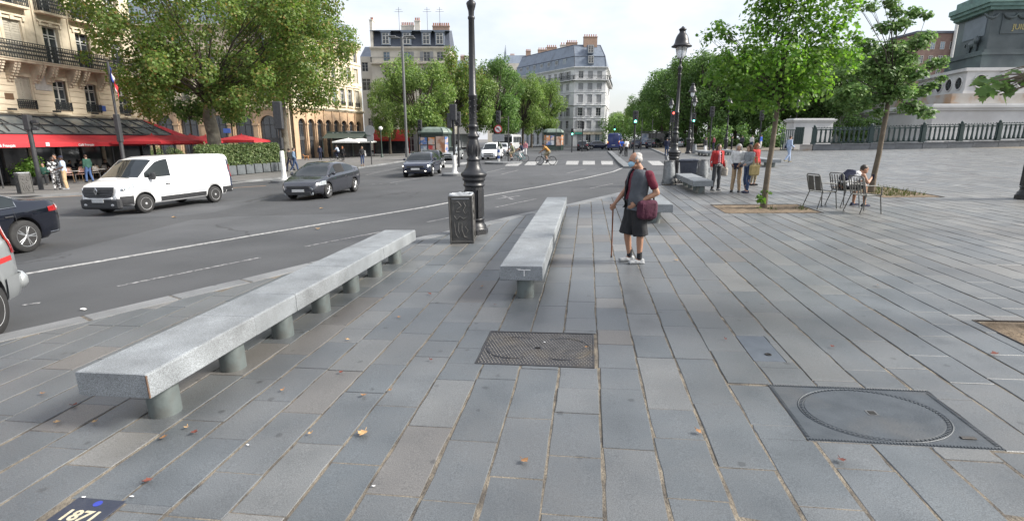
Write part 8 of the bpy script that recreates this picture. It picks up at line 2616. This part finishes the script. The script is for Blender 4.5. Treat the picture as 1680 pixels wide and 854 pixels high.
person(gm(1224, 316, R(-105)), 'dark haired woman in grey knit and dark jeans carrying a yellow tote', ST(el=((-.25, .04, 1.12), (.25, .0, 1.12)), wr=((-.2, .24, 1.05), (.24, .2, 1.0)), an=((-.10, .05, .09), (.11, -.06, .09))), 'skin', ('grey_knit', 'long', -.08), ('denim', 'slim'), None, 'navy', None, ('hair_brown', 'bob'), 1.60, .016, group='people talking by the bench')
person(gm(1235, 304, R(150)), 'auburn haired woman in orange red top, mostly hidden behind the others', ST(), 'skin', ('red', 'long', -.1), ('khaki', 'slim'), None, 'black', None, ('hair_red', 'long'), 1.60, .02, group='people talking by the bench')
q = gm(1206, 314.5, R(-150)); c = held('tied_jumper', q, 'dark jumper knotted round the waist of the grey haired woman', 'jumper')
b = MB(); b.lathe([(.185, .86), (.205, .95), (.19, 1.0)], 16); b.tube([(.0, .2, .95), (-.05, .2, .8)], [.04, .03], 6); b.tube([(.03, .2, .95), (.06, .2, .78)], [.04, .03], 6); b.build('cloth', M['navy'], c)
def tote(m, label, mt, w_=.38, h=.36, z=.62, x=-.3, y=.0):
 c = held('tote_bag', m, label, 'bag')
 b = MB(); b.bbox((x, y, z), (.12, w_, h), .04); b.build('pouch', M[mt], c)
 for s_ in (-.03, .03):
  b = MB(); b.tube([(x + s_, y - .1, z + h / 2 - .02), (x + s_ * .5, y - .05, z + h / 2 + .25), (x + s_ * .5, y + .05, z + h / 2 + .25), (x + s_, y + .1, z + h / 2 - .02)], .012, 5); b.build('strap', M[mt], c)
tote(gm(1224, 316, R(-105)), 'yellow patterned tote on the arm of the dark haired woman', 'tote', z=.78, x=-.27, y=-.02)
tote(gm(1173, 312, R(165)), 'cream bag held by the woman in the red jacket', 'cream_bag', .3, .3, .66, -.31, .02)
person(gm(1292, 266, R(80)), 'person in pale blue shirt and trousers walking across the square', pose(kn=((-.10, .16, .52), (.10, -.02, .5)), an=((-.10, .20, .09), (.10, -.28, .16)), wr=((-.24, -.12, .95), (.24, .18, .98)), toe=(0, 0)), 'skin', ('pale_blue', 'long', -.12), ('pale_blue', 'trousers'), None, 'khaki', None, ('hair_dark', 'short'), 1.74, .022)
c = held('shoulder_bag', gm(1292, 266, R(80)), 'small navy bag of the person walking in pale blue', 'bag')
b = MB(); b.bbox((-.22, -.05, 1.0), (.1, .26, .18), .03); b.build('pouch', M['navy'], c); b = MB(); b.tube([(-.2, -.1, 1.08), (-.1, -.08, 1.5), (.1, .08, 1.45), (0, .2, 1.2)], .016, 5); b.build('strap', M['navy'], c)
# ---- metal chairs and the seated person
M['chair_metal'] = mat('dark bronze chair metal', (.13, .132, .127), (.10, .102, .098), .5, 8, metal=.5)
def garden_chair(m, label, wide):
 root = empty('metal_chair', m, label, 'chair', 'metal chairs on the square')
 for k in range(6):
  b = MB(); b.bbox((-.2 + .08 * k, .0, .44), (.068, .44, .018), .005); b.build('seat_slat', M['chair_metal'], root)
 n = 2 if wide else 5
 for k in range(n):
  w_ = .46 / n
  b = MB(); x = -.23 + w_ * (k + .5)
  b.add([(x - w_ * .42, -.22, .48), (x + w_ * .42, -.22, .48), (x + w_ * .42, -.31, .86), (x - w_ * .42, -.31, .86), (x - w_ * .42, -.235, .477), (x + w_ * .42, -.235, .477), (x + w_ * .42, -.325, .857), (x - w_ * .42, -.325, .857)], [(0, 1, 2, 3), (7, 6, 5, 4), (0, 4, 5, 1), (1, 5, 6, 2), (2, 6, 7, 3), (3, 7, 4, 0)]) if wide else b.tube([(x, -.21, .46), (x, -.25, .62), (x, -.315, .86)], .013, 5)
  b.build('back_slat', M['chair_metal'], root)
 b = MB(); b.tube([(-.24, -.2, .45), (-.245, -.24, .56), (-.24, -.33, .86), (-.19, -.345, .90), (.19, -.345, .90), (.24, -.33, .86), (.245, -.24, .56), (.24, -.2, .45)], .015, 7); b.build('back_frame', M['chair_metal'], root)
 b = MB(); b.tube([(-.24, -.2, .45), (-.24, .2, .45), (.24, .2, .45), (.24, -.2, .45)], .014, 6); b.build('seat_frame', M['chair_metal'], root)
 for sx in (-1, 1):
  b = MB(); b.tube([(sx * .245, -.28, .68), (sx * .27, -.02, .68), (sx * .27, .17, .65), (sx * .25, .2, .45)], .014, 6); b.build('armrest', M['chair_metal'], root)
  for (y0, y1) in ((.19, .25), (-.19, -.33)):
   b = MB(); b.tube([(sx * .24, y0, .45), (sx * .27, y1, .012), (sx * .27, y1 + (.05 if y1 < 0 else .04), .010)], .014, 6); b.build('leg', M['chair_metal'], root)
 return root
garden_chair(gm(1346, 341, R(80)), 'empty metal chair with a broad two panel back, left of the seated person', True)
sm = gm(1383, 338.5, R(80))
garden_chair(sm, 'metal chair the person with the backpack sits on', False)
garden_chair(gm(1416, 348.5, R(82)), 'metal chair with thin upright bars, nearest the camera', False)
ps = pose(pelvis=(0, -.10, .54), neck=(0, .34, .88), head=(.02, .47, .97), head_dir=.35, sh=((-.19, .29, .83), (.19, .31, .83)), el=((-.24, .36, .62), (.24, .42, .64)), wr=((-.10, .60, .66), (.10, .64, .74)), hip=((-.10, .0, .53), (.10, .0, .53)), kn=((-.14, .44, .55), (.14, .45, .55)), an=((-.13, .42, .09), (.15, .50, .09)), curl=.9)
person(sm, 'seated person in white vest and black shorts bent over a phone', ps, 'skin_tan', ('white', 'none', -.08), ('black', 'short_shorts'), None, 'navy', None, ('hair_dark', 'short'), 1.72, .014)
c = held('backpack', sm, 'navy backpack on the back of the seated person', 'backpack')
b = MB(); mm = Matrix.Translation((0, .03, .80)) @ Matrix.Rotation(-.92, 4, 'X'); b.bbox((0, -.05, 0), (.30, .16, .40), .06, mm); b.build('bag', M['navy'], c)
b = MB()
for sx in (-1, 1): b.tube([mm @ Vector((sx * .11, .02, .18)), mm @ Vector((sx * .14, .16, .2)), mm @ Vector((sx * .16, .25, .05)), mm @ Vector((sx * .14, .1, -.16))], .018, 6)
b.build('straps', M['navy'], c)
c = held('phone', sm, 'phone in the hands of the seated person', 'phone')
b = MB(); b.bbox((.06, .74, .78), (.075, .01, .15), .003, None, .1); b.build('case', M['navy'], c)
# ---- people on the cafe side and in the distance
GP = 'people on the cafe pavement'
person(gm(95, 311, R(130)), 'woman in black and white print clothes standing before the terrace', pose(wr=((-.2, .2, 1.0), (.2, .2, 1.0))), 'skin_dark', ('pattern', 'long', -.1), ('pattern', 'trousers'), None, 'charcoal', None, ('hair_dark', 'bob'), 1.68, .02, group=GP)
person(gm(110, 310.5, R(-120)), 'man in cap, pale blue shirt and sand trousers before the terrace', pose(wr=((-.2, .22, 1.05), (.2, .22, 1.05))), 'skin_dark', ('sky_shirt', 'short', -.15), ('tan_trousers', 'trousers'), None, 'shoe_white', None, ('hair_dark', 'short'), 1.72, .02, cap='navy', group=GP)
person(gm(99, 307, R(170)), 'dark dressed person standing behind the couple at the terrace', pose(), 'skin_tan', ('black', 'long', -.1), ('black', 'trousers'), None, 'black', None, ('hair_dark', 'short'), 1.80, .022, group=GP)
person(gm(148, 299, R(-75)), 'person in dark green jacket and blue jeans walking by the terrace', pose(kn=((-.10, .1, .5), (.10, 0, .5)), an=((-.10, .12, .09), (.10, -.15, .11))), 'skin', ('forest', 'long', -.12), ('blue_jeans', 'trousers'), None, 'black', None, ('hair_brown', 'short'), 1.70, .022, group=GP)
walk = pose(kn=((-.10, .16, .51), (.10, -.04, .5)), an=((-.10, .22, .09), (.10, -.26, .15)), wr=((-.24, -.14, .93), (.24, .2, .95)))
person(gm(484, 282, R(75)), 'man in denim jacket striding past the white signal foot', walk, 'skin', ('denim_light', 'long', -.12), ('denim', 'trousers'), None, 'shoe_white', None, ('hair_dark', 'short'), 1.76, .022, group=GP)
person(gm(477, 281, R(-80)), 'person in dark clothes half behind the white signal foot', walk, 'skin', ('black', 'long', -.12), ('navy', 'trousers'), None, 'black', None, ('hair_dark', 'short'), 1.72, .024, group=GP)
person(gm(526, 262.5, R(170)), 'man in a dark suit on the far pavement near the arches', pose(wr=((-.34, .08, 1.0), (.27, .03, .9))), 'skin', ('navy', 'long', -.15), ('navy', 'trousers'), None, 'black', None, ('hair_dark', 'short'), 1.78, .024, group=GP)
person(gm(491, 258, R(120)), 'person in brown standing by the arcade piers', pose(), 'skin', ('khaki', 'long', -.12), ('black', 'trousers'), None, 'black', None, ('hair_brown', 'long'), 1.68, .028, group=GP)
person(gm(563, 265, R(0)), 'red haired woman in black seen from behind at the far kerb', pose(), 'skin', ('black', 'long', -.3), ('black', 'slim'), None, 'black', None, ('hair_red', 'long'), 1.68, .024, group=GP)
person(gm(595, 272, R(140)), 'woman in dark top and jeans with a white bag by the round sign', pose(wr=((-.1, .24, 1.05), (.22, .2, 1.0))), 'skin', ('black', 'long', -.1), ('denim', 'slim'), None, 'beige', None, ('hair_brown', 'long'), 1.70, .022, group=GP)
tote(gm(595, 272, R(140)), 'white bag at the side of the woman by the round sign', 'white', .28, .26, .95, -.27, .02)
GD = 'people far off on the square'
for px, py, hd, tp, bt, hr, lb in ((1156, 256, 150, 'black', 'white', 'short', 'person in black top and white trousers beyond the bins'), (1199, 250, 100, 'black', 'black', 'short', 'dark dressed person near the lamp behind the women'), (1232, 246, 60, 'white', 'denim', 'short', 'person in white top far behind the young maple'), (1093, 256, 10, 'navy', 'denim', 'short', 'person in navy walking away behind the lamp by the bins'), (862, 256, -150, 'pink', 'white', 'short', 'person in pink top on the island beyond the cyclists'), (1247, 244, 140, 'bright_blue', 'white', 'short', 'person in bright blue far behind the young maple'), (1216, 245, 30, 'charcoal', 'black', 'short', 'small dark figure under the trees behind the women'), (1170, 247, -40, 'red_polo', 'navy', 'short', 'small figure in dark red under the trees')):
 person(gm(px, py, R(hd)), lb, pose(), 'skin', (tp, 'long', -.1), (bt, 'trousers'), None, 'black', None, ('hair_dark', hr), 1.72, .03, group=GD, hands=False)
# seated guests under the awning
sit = pose(pelvis=(0, -.02, .54), neck=(0, .02, 1.06), head=(0, .05, 1.2), sh=((-.19, .02, 1.0), (.19, .02, 1.0)), el=((-.25, .12, .76), (.25, .12, .76)), wr=((-.15, .36, .8), (.15, .36, .8)), hip=((-.10, .0, .53), (.10, .0, .53)), kn=((-.12, .44, .52), (.12, .44, .52)), an=((-.12, .44, .09), (.12, .44, .09)))
for px, py, hd, tp, lb in ((136, 294, 90, 'charcoal', 'guest in charcoal seated under the awning'), (143, 291, -90, 'white', 'guest in white seated deep under the awning'), (176, 291, 100, 'black', 'guest in black seated near the van bonnet'), (118, 293, 60, 'navy', 'guest in navy seated behind the couple'), (76, 303, 150, 'forest', 'guest in green seated right of the square post')):
 person(gm(px, py, R(hd)), lb, sit, 'skin', (tp, 'long', -.1), ('black', 'trousers'), None, 'black', None, ('hair_dark', 'short'), 1.70, .028, group='guests on the terrace', hands=False)
# ---- bicycles and riders
def bicycle(m, label, col, group='bicycles', drop=True):
 root = empty('bicycle', m, label, 'bicycle', group)
 for y in (.52, -.50):
  b = MB(); b.tube([(0, y + .335 * math.cos(t * PI / 14), .345 + .335 * math.sin(t * PI / 14)) for t in range(29)], .017, 6, caps=False); wl = b.build('wheel', M['tyre'], root)
  b = MB(); b.tube([(0, y + .31 * math.cos(t * PI / 14), .345 + .31 * math.sin(t * PI / 14)) for t in range(29)], .010, 5, caps=False)
  for k in range(12):
   a = PI * 2 * k / 12; b.tube([(0, y, .345), (0, y + .31 * math.cos(a), .345 + .31 * math.sin(a))], .003, 3)
  b.tube([(-.04, y, .345), (.04, y, .345)], .022, 6); b.build('rim', M['grey_metal'], wl)
 bb, st, hd = (0, -.06, .29), (0, -.2, .80), (0, .38, .82)
 b = MB(); b.tube([bb, st], .018, 7); b.tube([bb, (0, .40, .70)], .021, 7); b.tube([(0, -.18, .74), hd], .018, 7); b.tube([hd, (0, .41, .66)], .022, 7)
 for sx in (-1, 1): b.tube([(0, -.18, .73), (sx * .05, -.5, .345)], .010, 5); b.tube([bb, (sx * .05, -.5, .345)], .011, 5); b.tube([(0, .41, .66), (sx * .045, .52, .345)], .013, 5)
 b.build('frame', col, root)
 b = MB(); b.tube([(0, -.2, .8), (0, -.225, .92)], .013, 6); b.build('seat_post', M['dark_metal'], root)
 b = MB(); b.ball((0, -.26, .95), (.07, .13, .03), 8); b.ball((0, -.14, .955), (.025, .1, .02), 8); b.build('saddle', M['rubber'], root)
 b = MB(); b.tube([hd, (0, .37, .93), (0, .43, .97)], .014, 6); b.tube([(-.22, .56, .86), (-.22, .60, .95), (-.21, .47, .98), (0, .43, .97), (.21, .47, .98), (.22, .60, .95), (.22, .56, .86)] if drop else [(-.3, .34, .99), (-.2, .44, .99), (.2, .44, .99), (.3, .34, .99)], .013, 6); b.build('handlebar', M['dark_metal'], root)
 b = MB(); b.lathe([(.09, -.004), (.09, .004)], 16, m=Matrix.Translation((.06, -.06, .29)) @ Matrix.Rotation(PI / 2, 4, 'Y')); b.tube([(.07, -.06, .29), (.08, .04, .16)], .01, 5); b.tube([(-.07, -.06, .29), (-.08, -.16, .42)], .01, 5); b.box((.11, .05, .15), (.09, .07, .02)); b.box((-.11, -.17, .43), (.09, .07, .02)); b.build('crank', M['dark_metal'], root)
 return root
ride = pose(pelvis=(0, -.24, 1.02), neck=(0, .14, 1.42), head=(0, .24, 1.54), sh=((-.18, .1, 1.36), (.18, .1, 1.36)), el=((-.21, .28, 1.16), (.21, .28, 1.16)), wr=((-.21, .46, 1.02), (.21, .46, 1.02)), hip=((-.09, -.22, .98), (.09, -.22, .98)), kn=((-.10, .10, .80), (.10, .06, .62)), an=((-.10, -.12, .49), (.11, -.02, .22)), toe=(0, 0), curl=.9)
upright = pose(pelvis=(0, -.26, 1.02), neck=(0, -.08, 1.52), head=(0, -.03, 1.66), sh=((-.18, -.08, 1.45), (.18, -.08, 1.45)), el=((-.23, .1, 1.2), (.23, .1, 1.2)), wr=((-.25, .34, 1.05), (.25, .34, 1.05)), hip=((-.09, -.24, .98), (.09, -.24, .98)), kn=((-.10, .10, .82), (.10, .06, .62)), an=((-.10, -.12, .49), (.11, -.02, .22)), curl=.9)
def rider(px, py, hd, lb, blb, tp, bt, kind, hair, frame_c, ps_, cap=None, drop=True, off_=ROAD):
 p = at(px, py, off_); p.z = gz(p.x) + off_
 m = frame(p, R(hd), False)
 bicycle(m, blb, frame_c, 'bicycles on the road', drop)
 person(m, lb, ps_, 'skin_tan', (tp, 'short', -.08), (bt, kind), None, 'shoe_white', None, hair, 1.74, .022, cap=cap, group='cyclists')
rider(896, 270.5, -78, 'cyclist in orange and black jersey crossing in front of the far kiosk', 'slim dark racing bicycle ridden across the crossing', 'orange', 'khaki', 'shorts', ('hair_dark', 'short'), M['black_iron'], ride, 'black')
rider(1019, 256, 168, 'rider in bright blue jacket coming down the cycle lane', 'bicycle of the rider in bright blue, seen head on', 'bright_blue', 'black', 'trousers', ('hair_dark', 'short'), M['black_iron'], upright, None, False)
rider(838, 267, -95, 'cyclist in olive shirt waiting at the island, left of another', 'dark bicycle waiting at the island beside the blue banded post', 'olive', 'khaki', 'shorts', ('hair_brown', 'short'), M['black_iron'], upright, 'white', False)
rider(853, 266, -95, 'cyclist in navy vest waiting at the island', 'turquoise bicycle waiting at the island', 'navy', 'white', 'trousers', ('hair_dark', 'short'), mat('turquoise paint', (.08, .38, .40), None, .4), upright, 'black', False)
rider(553, 264, -85, 'cyclist in pale shirt on the far pavement before the dark canopy', 'dark bicycle on the far pavement before the dark canopy', 'sky_shirt', 'navy', 'trousers', ('hair_dark', 'short'), M['black_iron'], upright, None, False, 0)
person(gm(1027, 257, R(-20)), 'person in white top and black trousers beside the rider in bright blue', pose(), 'skin_tan', ('white', 'short', -.08), ('black', 'trousers'), None, 'black', None, ('hair_dark', 'short'), 1.72, .026, group='people far off on the square')
# the ginger dog near the suited man
p = gm(503, 262.5, R(-85)); dg_ = empty('dog', p, 'ginger dog walking before the suited man near the arches', 'dog')
M['fur'] = mat('ginger fur', (.36, .17, .07), (.28, .125, .05), .9, 14, .4, 40)
b = MB(); limb(b, [(0, -.28, .46), (0, -.05, .46), (0, .2, .45)], [.10, .105, .125]); limb(b, [(0, .26, .5), (0, .38, .62)], [.08, .065]); b.ball((0, .43, .66), (.07, .085, .07), 10); limb(b, [(0, .48, .64), (0, .56, .61)], [.045, .03])
for sx in (-1, 1):
 limb(b, [(sx * .07, .2, .40), (sx * .08, .21, .22), (sx * .08, .2, .03)], [.055, .035, .028]); limb(b, [(sx * .07, -.26, .42), (sx * .08, -.2, .28), (sx * .08, -.32, .17), (sx * .08, -.29, .03)], [.08, .05, .03, .028]); b.ball((sx * .05, .41, .73), (.02, .025, .045), 6); b.ball((sx * .08, .23, .02), (.03, .05, .02), 6); b.ball((sx * .08, -.26, .02), (.03, .05, .02), 6)
limb(b, [(0, -.36, .5), (0, -.48, .60), (0, -.52, .74)], [.035, .03, .02]); fuse(b, 'body', M['fur'], dg_, .016, 2)
# ------------------------------------------------------------------ fallen leaves and scraps on the paving
M['dry_leaf'] = mat('dry brown leaf', (.32, .17, .07), (.20, .095, .04), .8, 30)
M['tan_leaf'] = mat('tan leaf', (.46, .30, .14), (.34, .20, .09), .8, 30)
M['red_leaf'] = mat('dark red leaf', (.16, .045, .03), (.11, .03, .02), .8, 30)
GL = 'fallen leaves on the paving'
def leaf(px, py, s, mt, lb):
 rg = random.Random(int(px * 7 + py))
 p = at(px, py, .012); o_ = Matrix.Translation(p) @ Matrix.Rotation(rg.uniform(0, 6), 4, 'Z') @ Matrix.Rotation(rg.uniform(-.3, .3), 4, 'X')
 b = MB(); V, F = MAPLE
 vs = []
 for (x, y, z) in V: vs.append((x * s * 1.1, (y - .45) * s, .004 + (abs(x) ** 1.5) * s * rg.uniform(.5, .8) + .22 * s * (y - .45) ** 2))
 b.add(vs, F, False)
 b.tube([(0, -.45 * s, .01), (.05 * s, -.75 * s, .02)], .0025, 4)
 o = b.build('fallen_leaf', M[mt]); o.matrix_world = o_
 tag(o, lb, 'leaf', GL)
where = [(595, 711, .075, 'tan_leaf', 'large tan leaf in the left foreground between two courses'), (597, 648, .05, 'dry_leaf', 'small brown leaf above the large tan one'), (861, 756, .055, 'dry_leaf', 'brown curled leaf lying alone in the centre foreground'), (1381, 755, .05, 'red_leaf', 'reddish leaf just below the large round cover'), (1633, 580, .06, 'red_leaf', 'dark leaf below the earth pit at the right edge'),
   (1146, 708, .045, 'dry_leaf', 'brown leaf in a joint left of the large cover'), (1366, 568, .04, 'red_leaf', 'small dark leaf above the large round cover'), (707, 590, .035, 'red_leaf', 'tiny dark leaf left of the studded cover'), (961, 569, .03, 'dry_leaf', 'small leaf lying on the studded cover'), (267, 718, .05, 'dry_leaf', 'brown leaf at the foot of the first bench column'), (318, 709, .05, 'red_leaf', 'dark red leaf right of the first bench column'),
   (244, 788, .05, 'red_leaf', 'dark red leaf above the date plaque'), (71, 645, .045, 'dry_leaf', 'brown leaf at far left beside the long bench'), (123, 664, .045, 'red_leaf', 'dark leaf under the near end of the long bench'), (95, 692, .04, 'tan_leaf', 'tan leaf left of the first bench column'), (154, 692, .035, 'tan_leaf', 'small tan leaf below the bench end'), (306, 701, .035, 'tan_leaf', 'tiny tan leaf by the dark red one'),
   (508, 711, .03, 'tan_leaf', 'tiny pale leaf left of the large tan one'), (640, 640, .03, 'dry_leaf', 'tiny brown leaf in the middle left paving'), (571, 557, .04, 'tan_leaf', 'tan leaf under the middle of the long bench'), (705, 482, .05, 'red_leaf', 'dark leaf on the paving right of the long bench'), (812, 500, .045, 'red_leaf', 'dark leaf near the foot of the middle bench'), (790, 470, .05, 'dry_leaf', 'brown leaf left of the middle bench'), (655, 520, .04, 'dry_leaf', 'brown leaf midway between both long benches'),
   (560, 610, .04, 'red_leaf', 'dark leaf in a joint right of the long bench'), (463, 640, .035, 'dry_leaf', 'small leaf right of the second bench column'), (1110, 427, .06, 'tan_leaf', 'pale leaf right of the old man shoes'), (1190, 556, .03, 'red_leaf', 'tiny dark leaf left of the slate plate'), (1440, 468, .05, 'dry_leaf', 'brown leaf out on the open paving to the right')]
for a in where: leaf(*a)
for px, py, lb in ((612, 797, 'white paper scrap in the left foreground joint'), (406, 729, 'white scrap below the bench columns'), (138, 815, 'tiny white scrap beside the date plaque'), (216, 814, 'white scrap right of the date plaque'), (138, 508, 'crumpled white paper on the asphalt by the kerb'), (893, 561, 'white scrap on the studded cover')):
 p = at(px, py, ROAD + .01 if px == 138 and py == 508 else .006); b = MB(); rg = random.Random(px)
 vs = [(.02 * math.cos(k * PI / 3) * rg.uniform(.6, 1.3), .011 * math.sin(k * PI / 3) * rg.uniform(.6, 1.3), rg.uniform(0, .008)) for k in range(6)] + [(0, 0, .012)]
 sc_ = 2.6 if py == 508 else .7
 b.add([(x * sc_, y * sc_, z * sc_) for x, y, z in vs], [(k, (k + 1) % 6, 6) for k in range(6)])
 o = b.build('paper_scrap', M['mark_white']); o.location = p; tag(o, lb, 'scrap', 'paper scraps')
# a few leaves on the road
for px, py, lb in ((282, 357, 'tan leaf on the asphalt before the van'), (522, 376, 'pale leaf on the road centre'), (530, 342, 'leaf on the road below the grey car')):
 p = at(px, py, ROAD + .012); b = MB(); V, F = MAPLE; b.add([(x * .14, y * .14, .01 + abs(x) * .05) for x, y, z in V], F); o = b.build('fallen_leaf', M['tan_leaf']); o.location = p; o.rotation_euler.z = px; tag(o, lb, 'leaf', GL)
if BENCH is not None: bpy.data.scenes.remove(BENCH)
